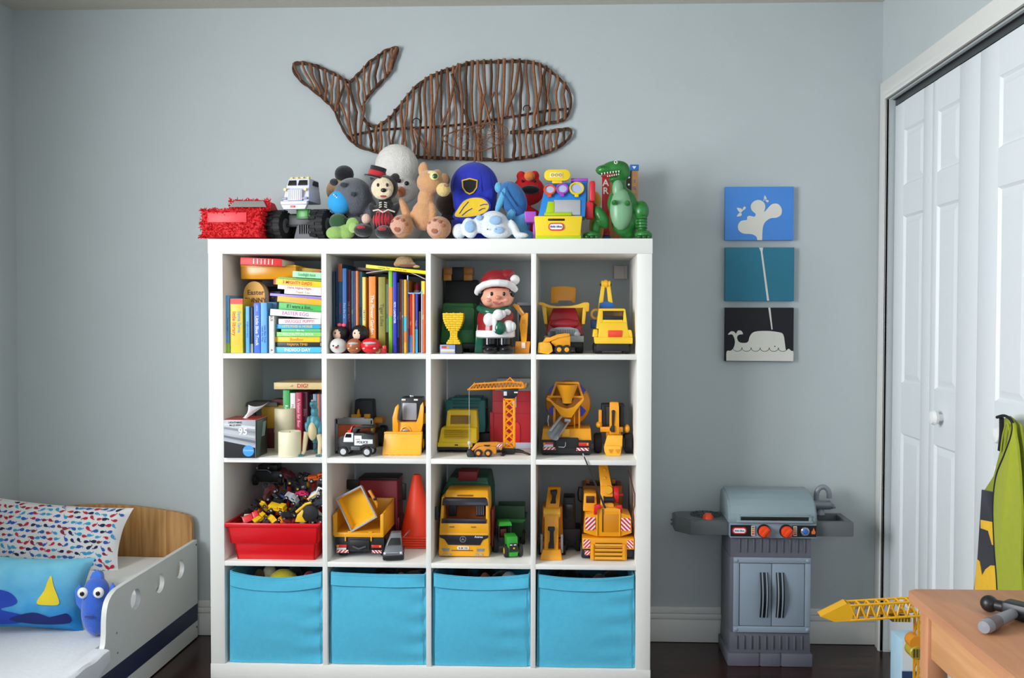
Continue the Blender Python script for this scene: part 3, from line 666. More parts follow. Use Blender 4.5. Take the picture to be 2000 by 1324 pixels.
# sink tray on the right
q = g('sink_tray', GT)
for a in ((86, 162, 8, 22), (86, 162, 82, 92), (86, 98, 22, 82), (150, 162, 22, 82)): q.B(a[0], a[1], a[2], a[3], 254, 282, 1.2)
g('basin', mat('4b5054', .45), q).hexa((97, 151, 21, 83, 256), (97, 151, 21, 83, 262))
fa = g('faucet', mat('8a8f98', .35, .25)); fa.C((118, 84, 281), (118, 84, 290), 10, 7).C((102, 84, 300), (138, 84, 300), 10, 9).C((118, 84, 288), (118, 84, 300), 6)
fa.Tu([(110, 86, 303)]+[(123-13*math.cos(math.pi*i/10), 84, 320+17*math.sin(math.pi*i/10)) for i in range(11)]+[(136, 84, 314)], 5.2, 10)
g('tap_lever', mat('787d86', .35, .25), fa).C((136, 84, 300), (144, 80, 297), 6, 5).B(138, 148, 78, 86, 294, 298, 1)
# ------------------------------------------------------------------ wooden play table, hammer, crane on the floor, vest
TZ = .65
PINE = wood('b57c57', 'c78f68', 1, 3, 10, .5); PINEL = wood('c08450', 'dba573', 1, 2.5, 12, .5); PINEV = wood('c0845a', 'd59a72', 2, 3, 12, .5)
tc = onZ(1769, 1150, TZ)
tb = T('play_table', 'light pine play table with a tan top in the right foreground', 'table', loc=(tc.x, tc.y, 0), k=1)
tw_, td = 1.60-tc.x, .78
tb('table_top', PINE).P(rr2(0, tw_, -td, 0, .02), TZ-.022, TZ, 'xy', .003)
for x in (.022, tw_-.022-.042):
    for y in (-.064, -td+.02): tb('leg', PINEV).B(x, x+.042, y, y+.042, 0, TZ-.0225, .003)
tb('apron', PINEL).B(.028, .046, -td+.063, -.066, TZ-.125, TZ-.0225, .001)
tb('apron', PINEL).B(tw_-.046, tw_-.028, -td+.063, -.066, TZ-.125, TZ-.0225, .001)
tb('apron', PINEL).B(.066, tw_-.066, -.046, -.03, TZ-.125, TZ-.0225, .001)
tb('apron', PINEL).B(.066, tw_-.066, -td+.03, -td+.046, TZ-.125, TZ-.0225, .001)
# toy hammer
a = onZ(1921, 1226, TZ+.014); b = onZ(1982, 1197, TZ+.014); d = (b-a); L_ = d.length
hm = T('toy_hammer', 'toy hammer with grey handle and black head on the table', 'toy hammer', loc=(a.x, a.y, TZ), k=1, rz=math.degrees(math.atan2(d.y, d.x)))
q = hm('handle', mat('8a8c92', .45)); q.L([(0, 0), (.011, .001), (.0135, .012), (.0125, .03), (.0115, .06), (.0105, L_*.7), (.0095, L_)], (0, 0, .0145), 'x', 14)
hm('grip_band', mat('6e5e60', .5), q).L([(.0133, .02), (.0138, .024), (.0125, .052), (.012, .056)], (0, 0, .0145), 'x', 14)
q = hm('head', pl('17171a', .4)); q.E((L_+.010, .052, .017), (.0165, .017, .0165)).C((L_+.010, .05, .017), (L_+.012, .02, .017), .011, .011).B(L_-.008, L_+.03, -.075, .025, .001, .033, .008)
# yellow toy crane behind the table
YEL = pl('f0b31a', .35); YEL2 = pl('e6a512', .35)
cr = T('toy_tower_crane', 'yellow toy crane with a long lattice boom on the floor behind the table', 'toy crane', u=1797, Y=-.92, z=0, rz=0)
def lattice(q, x0, x1, y0, y1, z0a, z1a, z0b, z1b, n, r):
    """boom from x0 to x1; heights change from (z0a,z1a) to (z0b,z1b)"""
    def zz(x, t): f = (x-x0)/(x1-x0); lo = z0a+(z0b-z0a)*f; hi = z1a+(z1b-z1a)*f; return lo if t == 0 else hi
    for y in (y0, y1):
        for t in (0, 1): q.C((x0, y, zz(x0, t)), (x1, y, zz(x1, t)), r, n=6)
        for i in range(n):
            a = x0+(x1-x0)*i/n; b = x0+(x1-x0)*(i+1)/n; m = (a+b)/2
            q.C((a, y, zz(a, 1)), (m+.12*(b-a), y, zz(m, 0)), r*.8, n=5); q.C((m+.12*(b-a), y, zz(m, 0)), (b, y, zz(b, 1)), r*.8, n=5)
    for i in range(n+1):
        a = x0+(x1-x0)*i/n
        for t in (0, 1): q.C((a, y0, zz(a, t)), (a, y1, zz(a, t)), r*.8, n=5)
zb = lambda v: (pj(cr.o.location)[1]-v)
q = cr('boom', YEL); lattice(q, -142, -8, -13, 13, zb(1207), zb(1178), zb(1196), zb(1168), 7, 2.6)
q.hexa((-196, -190, -4, 4, zb(1204)), (-196, -190, -4, 4, zb(1198)))
for y in (-14, 13): q.P([(-198, zb(1200)), (-172, zb(1210)), (-140, zb(1208)), (-132, zb(1178)), (-148, zb(1174))], y, y+1.5, 'xz')
q.raw([(-198, -14, zb(1200)), (-198, 14, zb(1200)), (-148, 14, zb(1174)), (-148, -14, zb(1174))], [(0, 1, 2, 3)]); q.raw([(-198, -14, zb(1200)), (-198, 14, zb(1200)), (-172, 14, zb(1210)), (-172, -14, zb(1210))], [(3, 2, 1, 0)])
w_ = cr('counterweight', pl('57512e')); w_.B(-62, -26, -13, 13, zb(1209), zb(1201), 1)
for i in range(6): w_.mat(pl('c9a21c')).B(-58+i*6, -55.5+i*6, -13.6, 13.6, zb(1208.5), zb(1202))
q = cr('mast', YEL2); q.at(0, 0, 0)
for sx in (-10, 10):
    for sy in (-10, 10): q.B(sx-2, sx+2, sy-2, sy+2, 12, zb(1200))
for i in range(8):
    z0 = 12+i*(zb(1200)-12)/8; z1 = 12+(i+1)*(zb(1200)-12)/8
    for sy in (-10, 10): q.C((-10, sy, z0), (10, sy, z1), 1.5, n=5)
    for sx in (-10, 10): q.C((sx, 10, z0), (sx, -10, z1), 1.5, n=5)
cr('base', YEL2).B(-45, 45, -45, 45, 0, 12, 3)
w_ = cr('winch', pl('e8941c')); w_.C((-14, -14, zb(1250)), (-14, 14, zb(1250)), 14, n=16)
w_ = cr('winch_drum', pl('b9a22b'), w_); w_.L([(0, -16), (11, -16), (13, -14), (13, 14), (0, 16)], (-15, 0, zb(1268)), 'y', 16)
for i in range(3): w_.mat(pl('4d4a22')).B(-22+i*6, -19+i*6, -17, -15.5, zb(1276), zb(1260))
cr('cable', mat('232630', .5)).Tu([(-12, -2, zb(1170)), (0, -4, zb(1166)), (14, -4, zb(1174)), (24, 0, zb(1184))], 1.4, 6)
# pale blue carton by the closet
q = T('pale_carton', 'pale blue and white carton on the floor by the closet', 'box', u=1788, Y=-.62, z=0, one=mat('b9dcef', .6)).root
q.B(-28, 30, 0, 60, 0, 150, 1).mat(pl('e9eef2')).B(-27, 29, -.8, 0, 92, 148).mat(pl('31456f')).B(-27, 29, -.8, 0, 60, 90)
# ------------------------------------------------------------------ costume vest hanging on the closet knob
VX = 1.598
def vp(u, v, X=VX): p = onX(u, v, X); return (p.y, p.z)
NAV = fab('20222f'); LIME = fab('a2ac22'); VY = fab('f2bd12')
vo = onX(1965, 1150, VX)
ve = T('costume_vest', 'black and yellow costume vest with lime lining hanging on the closet knob', 'costume', loc=(VX, vo.y, vo.z-.06), k=1)
def vl(pts, X=VX): return [(p[0]-vo.y, p[1]-vo.z+.06) for p in (vp(u, v, X) for u, v in pts)]
def cloth(q, pts, x0, th): q.P(vl(pts, VX), x0, x0+th, 'yz', .001)
cloth(ve('back_lining', fab('8f9a22')), [(1950, 818), (1962, 812), (1985, 830), (1993, 900), (1992, 1150), (2040, 1160), (2040, 1250), (1900, 1220), (1902, 1100), (1913, 958), (1932, 930), (1944, 880), (1949, 845)], .012, .004)
cloth(ve('left_front', NAV), [(1914, 956), (1942, 962), (1946, 1040), (1952, 1120), (1956, 1180), (1958, 1250), (1897, 1230), (1899, 1150), (1906, 1090), (1911, 1010)], .004, .005)
q = ve('yellow_emblem', VY); cloth(q, [(1913, 1015), (1940, 1020), (1942, 1066), (1935, 1064), (1928, 1036), (1913, 1032)], .0025, .002)
cloth(q, [(1906, 1092), (1911, 1096), (1916, 1125), (1922, 1112), (1932, 1104), (1946, 1105), (1953, 1180), (1957, 1235), (1898, 1225), (1902, 1140)], .0025, .002)
cloth(ve('right_front', LIME), [(1970, 815), (1984, 828), (1991, 870), (1996, 925), (2000, 1000), (1998, 1100), (2003, 1180), (2010, 1260), (1955, 1250), (1952, 1150), (1946, 1060), (1944, 985), (1948, 930), (1962, 890), (1978, 850), (1980, 830)], -.006, .006)
q = ve('edge_binding', mat('17181c', .8)); pts = [(1950, 815), (1966, 812), (1980, 824), (1980, 848), (1966, 888), (1950, 930), (1944, 985), (1946, 1060), (1952, 1150), (1954, 1240)]
q.Tu([(-.004, y, z) for y, z in vl(smooth_path(pts, 4))], .004, 6)
q.Tu([(.008, y, z) for y, z in vl(smooth_path([(1950, 815), (1950, 850), (1947, 880)], 4))], .006, 6)
q = ve('hanging_loop', LIME); q.Tu([(-.002, y, z) for y, z in vl(smooth_path([(1956, 885), (1960, 852), (1968, 826), (1974, 850), (1964, 890)], 4))], .0022, 6)
# ------------------------------------------------------------------ toys standing on top of the shelf (shapes in pixels of enlarged crops)
ZA, ZB_ = (370, 280, 4.348), (800, 280, 4.0)
BLACK = pl('17171a', .45); RUB = mat('1c1c1e', .7, var=.1); REDP = mat('d8141f', .7, var=.12, scale=50)
# red fringed paper pinata shaped like a car
t = T('car_pinata', 'red paper fringe car pinata at the left end of the shelf top', 'pinata', u=440, Y=-.395, z=ZT, ph=ZA); b = t.b
q = t('body', REDP); q.B(95, 600, 8, 520, 575, b-4, 14); q.hexa((285, 640, 120, 430, 580), (325, 600, 170, 400, 475), 12)
t('windscreen', mat('8f8c8a', .5)).hexa((300, 625, 100, 118, 545), (335, 590, 130, 150, 488), 3)
t('bumper_panel', mat('e23a44', .45)).B(150, 490, -4, 10, 600, 688, 6)
q = t('paper_fringe', mat('e01622', .75, var=.15, scale=60)); q.o['kind'] = 'stuff'; rr = random.Random(11); q.ang = 10
def strip(x, y, z, dx, dy, dz, w):
    d = Vector((dx, dy, dz)); s = d.orthogonal().normalized()*w; s.rotate(Matrix.Rotation(rr.uniform(0, 6.28), 3, d.normalized()))
    p = Vector((x, y, z)); e = p+d+Vector((rr.uniform(-6, 6), rr.uniform(-6, 6), rr.uniform(-6, 6)))
    q.raw([p-s, p+s, e+s*.8, e-s*.8], [(0, 1, 2, 3)])
for i in range(2600):
    f = rr.random(); w = rr.uniform(3, 6); l = rr.uniform(14, 34); a = rr.uniform(-1, 1)
    if f < .34:                                                            # front face, leaving the smooth panel free
        x, z = rr.uniform(88, 610), rr.uniform(565, b-6)
        if 165 < x < 480 and 604 < z < 684: continue
        strip(x, 6, z, l*a*.6, -l*rr.uniform(.2, .8), l*rr.uniform(-.2, .7), w)
    elif f < .52: strip(600, rr.uniform(0, 510), rr.uniform(570, b-6), l*.8, l*a, l*rr.uniform(-.3, .6), w)
    elif f < .66: strip(95, rr.uniform(0, 510), rr.uniform(570, b-4), -l*.8, l*a, l*rr.uniform(-.2, .7), w)
    elif f < .8: strip(rr.uniform(90, 610), rr.uniform(0, 510), 574, l*a, l*rr.uniform(-1, 1)*.5, -l*rr.uniform(.2, .8), w)
    else:
        x, z = rr.uniform(285, 640), rr.uniform(475, 580); y = 110+(580-z)*.5
        if 315 < x < 610 and 490 < z < 545: continue
        strip(x, y, z, l*a, -l*.4, -l*rr.uniform(0, .9), w)
for i in range(60): strip(rr.uniform(84, 150), rr.uniform(0, 14), b-rr.uniform(2, 30), rr.uniform(-25, 5), -6, rr.uniform(8, 14), 5)

# white monster truck with black wheels
t = T('monster_truck', 'white-cabbed toy monster truck with big black wheels beside the pinata', 'toy truck', u=574, Y=-.36, z=ZT, ph=ZA, rz=-8); b = t.b
LAV = pl('d9d8ea', .4)
q = t('cab', LAV); q.hexa((772, 1010, 30, 290, 492), (785, 1000, 60, 280, 372), 10); q.hexa((785, 1000, 60, 280, 378), (800, 990, 85, 280, 288), 10)
for a in ((806, 880), (898, 980)): t('window', BLACK, q).hexa((a[0], a[1], 52, 70, 352), (a[0]+4, a[1]-4, 74, 90, 306), 3)
t('side_window', BLACK, q).P([(130, 345), (240, 345), (240, 305), (150, 305)], 1000, 1006, 'yz')
for x in (822, 872, 920, 972): t('roof_light', pl('e7cf5a', .3), q).B(x-14, x+14, 95, 120, 274, 290, 4)
g_ = t('grille', pl('c7c7d8'), q); g_.B(822, 955, 14, 40, 392, 488, 4)
for i in range(7): g_.B(830+i*17, 838+i*17, 10, 16, 400, 480)
for x in (795, 978): t('headlight', pl('e9b93a', .25), q).C((x, 24, 390), (x, 40, 390), 13, n=12); t('lamp_block', pl('8d8ca6'), q).B(x-24, x+24, 14, 40, 458, 476, 3)
bp = t('bumper', LAV); bp.hexa((765, 1005, 0, 40, 520), (765, 1005, 0, 40, 492), 6); bp.hexa((790, 985, 5, 45, 562), (765, 1005, 5, 45, 520), 8)
t('number_tag', pl('d9432e'), bp).B(856, 897, -3, 6, 531, 548, 1)
q = t('chassis', pl('1c5e20')); q.B(880, 1010, 60, 330, 555, 640, 6); q.mat(BLACK).B(800, 1010, 80, 330, 600, 690, 8).mat(pl('3b8f33')).B(900, 990, 52, 70, 560, 625, 4)
q = t('skid_plate', mat('6d6f74', .5)); q.hexa((865, 1085, 40, 70, b-2), (875, 1060, 110, 140, 650), 4)
for i in range(6): q.mat(BLACK).B(905+i*20, 914+i*20, 48, 95, 690, 765)
for x, y in ((700, 40), (1085, 40), (720, 330), (1120, 330)): t.wheel(x, y+70, b-132, 128, 128, RUB, mat('8e9093', .35, .5), .5, tread=16)
for x, y in ((700, 110), (700, 400)): t('axle', BLACK).C((x, y, b-132), (x+400, y, b-132), 14)

# tan and black plush at the back
t = T('tan_plush', 'tan stuffed toy with a black cap behind the grey plush', 'stuffed toy', u=662, Y=-.14, z=ZT, ph=ZA); b = t.b
q = t('body', plush('c99f78')); q.E((1265, 40, 400), (115, 90, 110)).E((1270, 50, b-150), (120, 90, 150)); q.vox = 9
t('cap', plush('17171b')).E((1312, 20, 262), (82, 70, 76))
# grey plush with a blue mouth
t = T('grey_plush', 'round grey stuffed creature with a bright blue mouth patch', 'stuffed toy', u=684, Y=-.31, z=ZT, ph=ZA); b = t.b
q = t('body', plush('5d6069')); q.E((1375, 60, 465), (170, 150, 165)).E((1390, 80, b-90), (150, 130, 110)).E((1520, 80, 560), (60, 60, 90)); q.vox = 10
q = t('mouth_patch', fab('2c9fe0')); q.E((1282, -20, 525), (105, 85, 105))
q = t('teeth', fab('e8e8e8'))
for i in range(6): q.B(1250+i*11, 1259+i*11, -108+i*3, -95+i*3, 462+i*11, 474+i*11, 2)
for x, z, rx in ((1330, 383, 30), (1412, 462, 24)): t('eye', plush('30333a')).E((x, -82 if x < 1400 else -88, z), (rx, 12, 22))
t('ear', plush('2a2b30')).E((1222, 20, 345), (36, 25, 32))
# small green plush
t = T('green_plush', 'small dark and light green stuffed toy at the shelf edge', 'stuffed toy', u=664, Y=-.375, z=ZT, ph=ZA); b = t.b
q = t('cap', plush('24502a')); q.E((1250, 60, 660), (80, 60, 70))
q = t('body', plush('8fb45f')); q.E((1230, 20, b-55), (78, 50, 58)).E((1330, 30, b-60), (70, 50, 55)).E((1385, 10, 690), (60, 26, 62)).E((1300, 60, b-70), (90, 60, 70)); q.vox = 8
t('bow', plush('a3c372')).E((1395, -12, 720), (40, 14, 45)); 
# dressed plush bear: black body, cream face, red hat and striped trousers
t = T('dressed_bear', 'black plush bear with cream face, red top hat and red striped trousers', 'stuffed toy', u=746, Y=-.37, z=ZT, ph=ZA); b = t.b
BP = plush('1b1b1e')
q = t('body', BP); q.E((1640, 60, 370), (125, 95, 110)).E((1650, 70, 560), (85, 60, 110)).E((1560, 60, 590), (36, 36, 100), (0, 25, 0)).E((1735, 60, 560), (34, 34, 70), (0, -25, 0)).E((1560, 60, 285), (42, 26, 42)).E((1738, 60, 285), (42, 26, 42)); q.vox = 8
q = t('face', plush('e6d5b4')); q.E((1640, -6, 385), (96, 44, 95)).E((1660, -40, 430), (72, 34, 44))
t('nose', pl('111113', .3)).E((1664, -72, 410), (24, 14, 18))
for x in (1612, 1690): t('eye', pl('111113', .2)).E((x, -48, 362), (11, 8, 15))
t('mouth', plush('b13434')).E((1660, -62, 458), (28, 12, 10))
q = t('top_hat', plush('1d1a1c')); q.at(1572, 60, 292, 0, -14, 0).L([(0, 0), (105, 0), (105, -12), (66, -16), (70, -100), (0, -104)], n=20); q.mat(plush('c4202d')).L([(68, -18), (74, -20), (75, -62), (70, -62)], n=20).at()
q = t('trousers', plush('b5202c')); q.E((1640, 30, 650), (92, 66, 92)); 
for i in range(6): q.mat(BP).B(1572+i*26, 1580+i*26, -40+abs(i-2.5)*9, 40, 590, 725, 3)
q = t('jacket_trim', plush('ddd6c4')); q.Tu([(1560, 0, 572), (1610, -22, 566), (1650, -26, 590), (1690, -20, 566), (1745, 2, 582)], 7, 6)
for j in range(3):
    for s in (-1, 1): q.Tu([(1645+s*10, -8, 502+j*18), (1645+s*34, -2, 508+j*18)], 5, 6)
for x, z in ((1482, b-78), (1662, b-62)): f = t('foot', BP); f.E((x, -20, z), (82, 80, 58)); t('shoe_band', plush('b5202c'), f).E((x-5, -92, z-20), (38, 12, 14))
t('hand', plush('d8b9a5')).E((1498, 10, 640), (40, 34, 44))
# large white snowman plush at the back
t = T('snowman_plush', 'large white stuffed snowman head with orange nose behind the other plush toys', 'stuffed toy', u=778, Y=-.17, z=ZT, ph=ZA); b = t.b
q = t('body', plush('dcd9d3')); q.E((1750, 60, 230), (190, 140, 195)).E((1775, 70, 420), (160, 130, 130)).E((1775, 80, b-110), (190, 130, 150)); q.vox = 11
for x, z in ((1790, 366), (1858, 388)): t('eye', pl('141416', .3)).E((x, -60, z), (20, 14, 19))
t('nose', plush('e0762a')).L([(0, -150), (22, -120), (40, -70), (46, -40), (0, -20)], (1800, 0, 455), 'y', 16)
# tan cub plush
t = T('cub_plush', 'tan stuffed cub sitting with its paw pads showing, left of the cap', 'stuffed toy', u=836, Y=-.37, z=ZT, ph=ZB_); b = t.b
TAN = plush('cf9a6c')
q = t('body', TAN); q.E((150, 70, 300), (108, 90, 95)).E((115, 90, 430), (70, 62, 90)).E((95, 90, 560), (100, 80, 120)).E((92, 90, 195), (42, 26, 62), (0, -8, 0)).E((-50, 70, 520), (34, 34, 110), (0, 20, 0)).E((170, 60, 560), (40, 40, 100)).E((205, 80, 230), (40, 30, 34)); q.vox = 8
q = t('muzzle', plush('e0c47c')); q.E((262, 20, 365), (56, 54, 54))
t('nose', plush('9a6a52')).E((292, -22, 338), (22, 14, 14))
e = t('eye', pl('e8dc9a', .3)); e.E((196, -22, 265), (36, 16, 32)); t('pupil', pl('1f4a30', .2), e).E((204, -36, 268), (20, 8, 20)); t('brow', plush('e8cf9a'), e).E((180, -14, 236), (36, 12, 14))
for x, z, sx in ((-62, b-100, 92), (228, b-88, 98)):
    f = t('foot', plush('c08a5c')); f.E((x, 10, z), (sx, 80, 92))
    pd = t('paw_pad', plush('d9a48c'), f); pd.E((x-18, -42, z+4), (68, 36, 66))
    for dx, dz, r in ((-50, -30, 14), (-14, -52, 14), (26, -40, 16), (50, -12, 15), (-10, 22, 30)): t('toe_pad', plush('a3644a'), f).E((x-10+dx, -76+abs(dx)*.25+abs(dz)*.2, z+dz), (r, 8, r))
# dark brown plush in the gap
t = T('dark_brown_plush', 'dark brown stuffed toy in the gap between the cub and the cap', 'stuffed toy', u=872, Y=-.24, z=ZT, ph=ZB_); b = t.b
q = t('body', plush('3f2a1d')); q.E((290, 60, 470), (95, 80, 95)).E((285, 60, b-110), (90, 80, 120)); q.vox = 10; t('ear', plush('b98a5c')).E((262, 60, 285), (46, 24, 52))
# blue baseball cap propped up
t = T('baseball_cap', 'royal blue baseball cap with yellow visor panel propped among the plush toys', 'cap', u=923, Y=-.27, z=ZT, ph=ZB_); b = t.b
CAPB = fab('2433b4')
q = t('crown', CAPB); q.E((500, 60, 330), (190, 140, 190), n=24, m=16).hexa((345, 655, -40, 180, 560), (322, 682, -55, 190, 330), 60); q.vox = 8
for a in (-.9, -.3, .35, .95): t('seam', fab('1b2690'), q).Tu([(500+197*1.004*math.sin(a)*math.sin(p), 60-140*1.006*math.cos(a)*math.sin(p), 350-208*1.004*math.cos(p)) for p in [.15+i*.16 for i in range(11)]], 2.4, 5)
t('button', CAPB, q).E((500, 60, 143), (16, 14, 9))
q = t('emblem_patch', fab('e8b52c')); sh_ = [(415, 300), (478, 284), (541, 300), (536, 360), (510, 398), (478, 414), (446, 398), (420, 360)]; q.P(sh_, -84, -74, 'xz', 3); q.mat(fab('15151c')).P([(478+(x-478)*.82, 346+(z-346)*.82) for x, z in sh_], -87, -82, 'xz')
q = t('visor', CAPB); vpts = smooth_path([(352, 592), (380, 520), (430, 455), (500, 428), (580, 432), (632, 470), (640, 520), (590, 568), (480, 596)], 4, True)
q.P(vpts, -92, -80, 'xz', 3); q = t('visor_panel', fab('edc62f'), q); q.P([(500+(x-500)*.9, 512+(z-512)*.86) for x, z in vpts], -95, -91, 'xz')
q = t('visor_stripe', fab('26329a'), q)
for a in ((400, 560, 470, 470), (420, 575, 500, 520), (560, 500, 618, 490), (550, 540, 600, 520)): q.Tu([(a[0], -96, a[1]), ((a[0]+a[2])/2, -97, (a[1]+a[3])/2-6), (a[2], -96, a[3])], 3.5, 5)
t('crown_base', CAPB).L([(150, 0), (165, -60), (185, -170)], (500, 60, b-2), 'z', 24)
# blue turtle plush
t = T('turtle_plush', 'blue stuffed turtle leaning beside the toy cash register', 'stuffed toy', u=1003, Y=-.32, z=ZT, ph=ZB_); b = t.b
q = t('shell', plush('2b6fae')); q.E((800, 60, 430), (105, 70, 150), (0, 28, 0)); 
for a in (-60, 0, 60): t('shell_seam', plush('1f558c'), q).Tu([(740+a*.4+i*16, -6-12*math.sin(i*.5), 340+abs(a)*.6+i*26) for i in range(7)], 3, 5)
q = t('body', plush('5fb2dc')); q.E((690, 60, 340), (34, 40, 46)).E((715, 20, 440), (30, 26, 120), (0, -22, 0)).E((790, 20, 560), (36, 28, 60), (0, -30, 0)).E((860, 80, b-120), (80, 60, 130), (0, -18, 0)).E((930, 70, b-40), (60, 50, 40)); q.vox = 9
# white and pale blue puppy plush
t = T('puppy_plush', 'white stuffed puppy with pale blue spots lying at the shelf edge', 'stuffed toy', u=960, Y=-.38, z=ZT, ph=ZB_); b = t.b
WPL = plush('dfe6ee')
q = t('body', WPL); q.E((650, 60, 640), (125, 80, 112)).E((690, 40, b-50), (110, 70, 55)).E((465, 30, b-82), (62, 40, 84), (0, 14, 0)).E((545, 40, 640), (60, 40, 70)).E((380, 60, b-60), (58, 50, 62)).E((820, 40, b-70), (32, 30, 90), (0, 24, 0)).E((870, 30, b-25), (60, 30, 24)); q.vox = 8
SPOT = plush('9cc0e4')
for c, r in (((470, -6, 660), (42, 16, 48)), ((672, -18, 612), (50, 16, 36)), ((700, -24, 690), (42, 14, 28)), ((545, 2, 590), (26, 14, 22))): t('spot', SPOT).E(c, r)
for x in (612, 680): t('eye', pl('5a4136', .3)).E((x, -32, 684), (6, 5, 6))
# red plush with orange nose
t = T('red_plush', 'fluffy red stuffed toy with orange nose behind the cash register', 'stuffed toy', u=1032, Y=-.19, z=ZT, ph=ZB_); b = t.b
RPL = mat('cf1c22', .95, var=.2, scale=70, bump=1, bscale=160)
q = t('body', RPL); q.E((925, 60, 380), (130, 100, 115)).E((925, 70, b-130), (130, 100, 150)).E((868, 60, 265), (40, 34, 40)).E((972, 60, 262), (40, 34, 40)); q.vox = 9
t('nose', plush('e07a28')).E((938, -40, 280), (42, 36, 38)); t('mouth', plush('120c0c')).E((942, -26, 385), (76, 30, 36))
for x in (884, 978): t('eye', pl('121212', .2)).E((x, -30, 318), (11, 8, 11))
# toy cash register
t = T('toy_cash_register', 'colourful toy cash register with yellow drawer and three round lenses', 'toy register', u=1090, Y=-.395, z=ZT, ph=ZB_); b = t.b
RB = pl('2b86d8'); RY = pl('f4d21f'); RL = pl('b3d21f'); RPU = pl('a94fc4'); ROR = pl('e2562a')
q = t('base', RL); q.B(982, 1342, 10, 330, 690, b, 8)
q = t('drawer', RY); q.hexa((985, 1335, 0, 300, 725), (972, 1350, -6, 300, 566), 12)
t('coin_slot', BLACK, q).B(1080, 1212, -8, 4, 588, 606, 4)
l_ = t('logo', pl('d8232a'), q); l_.P(rr2(1084, 1206, 622, 682, 28), -12, 0, 'xz'); l_.mat(pl('f4f4f4')).P(rr2(1094, 1196, 631, 673, 19), -15, -3, 'xz'); l_.mat(pl('1d2f7c')).text('little tikes', 17, 1145, -17, 652, rx=-90, off=.03)
q = t('back_panel', RB); q.hexa((1000, 1372, 40, 300, 572), (1058, 1390, 190, 330, 280), 12)
def slope(z): return 40+(572-z)*150/292
t('side_block', RB, q).B(1285, 1392, 200, 330, 262, 420, 6); t('top_cap', RPU, q).B(1260, 1396, 190, 335, 244, 270, 6)
s_ = t('sign', RY); s_.P(rr2(1046, 1254, 182, 270, 40), 150, 190, 'xz', 5); s_.B(1110, 1190, 160, 185, 265, 290, 4); t('sign_plate', pl('efe6b0'), s_).B(1092, 1194, 144, 152, 205, 246, 3)
p_ = t('sign_digits', pl('c9a83a'), s_)
for x in (1112, 1143, 1174): p_.L([(13, 0), (13, -3), (7, -3), (7, 0)], (x, 143, 226), 'y', 14)
for x, z, r, c in ((1090, 345, 44, ROR), (1190, 338, 45, RPU), (1305, 335, 54, RY)):
    y = slope(z)-22; k = t('lens_rim', c); k.at(x, y, z, 27, 0, 0).L([(r+5, -8), (r+5, 6), (r-7, 6), (r-7, -8), (r+5, -8)], ax='y', n=22).B(-16, 16, -8, 6, r, r+26, 4).at()
    t('lens', mat('b9c3e2', .1, var=.05), k).at(x, y, z, 27, 0, 0).L([(0, 0), (r-6, 2)], ax='y', n=22)
t('key_block', RL, q).hexa((1060, 1130, slope(540)-16, slope(540)+20, 540), (1078, 1130, slope(442)-16, slope(442)+20, 442), 6)
k = t('screen', mat('b6b9bd', .3), q); k.hexa((1118, 1335, slope(556)-12, slope(556)+20, 556), (1125, 1335, slope(428)-12, slope(428)+20, 428), 6)
t('key_strip', RL, q).hexa((1048, 1266, slope(562)-26, slope(562)+10, 562), (1055, 1262, slope(532)-22, slope(532)+10, 532), 6)
k = t('handset', pl('d8202c')); k.B(1408, 1452, 120, 170, 275, 440, 14).B(1372, 1440, 110, 180, 440, 580, 20)
t('side_tray', RPU).hexa((900, 985, 60, 260, 608), (893, 985, 50, 260, 525), 6); t('tray_support', RPU).B(958, 1010, 120, 260, 606, b, 6)
# yellow-orange plush behind the register
t = T('amber_plush', 'amber stuffed toy squeezed between the cash register and the dinosaur', 'stuffed toy', u=1163, Y=-.21, z=ZT, ph=ZB_); b = t.b
q = t('body', plush('d99a2b')); q.E((1450, 50, 470), (50, 60, 75)).E((1460, 50, b-100), (60, 70, 130)); q.vox = 9; t('face', plush('7a3f1e')).E((1438, 4, 520), (26, 16, 30))
# green toy dinosaur
t = T('toy_dinosaur', 'glossy green toy tyrannosaur standing at the right end of the shelf top', 'toy dinosaur', u=1213, Y=-.36, z=ZT, ph=ZB_); b = t.b
DG = mat('2c7a33', .3, var=.25, scale=25, bump=.3, bscale=90); DGL = mat('7fae86', .35, var=.1); DGD = mat('1f5a26', .3, var=.2)
q = t('body', DG); q.E((1600, 60, 190), (118, 70, 62), (0, 8, 0)).E((1520, 40, 205), (70, 58, 42)).E((1665, 70, 215), (64, 62, 70)).E((1612, 70, 270), (60, 48, 22), (0, 10, 0)).E((1640, 90, 330), (58, 54, 90)).E((1665, 100, 460), (120, 95, 130)).E((1690, 130, 590), (110, 95, 130))
q.E((1725, 200, 690), (70, 120, 60)).E((1740, 330, b-40), (40, 140, 36)).E((1815, 80, 520), (62, 66, 84)).E((1820, 70, 620), (42, 46, 80)).E((1828, 40, b-42), (72, 80, 40)).E((1500, 80, 570), (50, 56, 100), (0, 28, 0)).E((1455, 70, 660), (38, 44, 70)).E((1425, 40, b-36), (74, 76, 36)).E((1600, -6, 465), (26, 60, 22)).E((1700, -6, 470), (26, 60, 22)); q.vox = 8
t('belly', DGL).E((1655, 52, 510), (90, 70, 165)); t('throat', DGL).E((1628, 58, 350), (44, 44, 80))
t('mouth_lining', mat('a83a3a', .4)).E((1560, 20, 248), (66, 44, 14), (0, 8, 0))
for i in range(7): t('tooth', pl('efeee6', .3)).C((1500+i*22, -26+abs(i-3)*4, 236-i*3), (1500+i*22, -28+abs(i-3)*4, 252-i*3), 7, 1, n=6)
for i in range(6): t('tooth', pl('efeee6', .3)).C((1545+i*17, -18, 266-i*3), (1545+i*17, -20, 252-i*3), 6, 1, n=6)
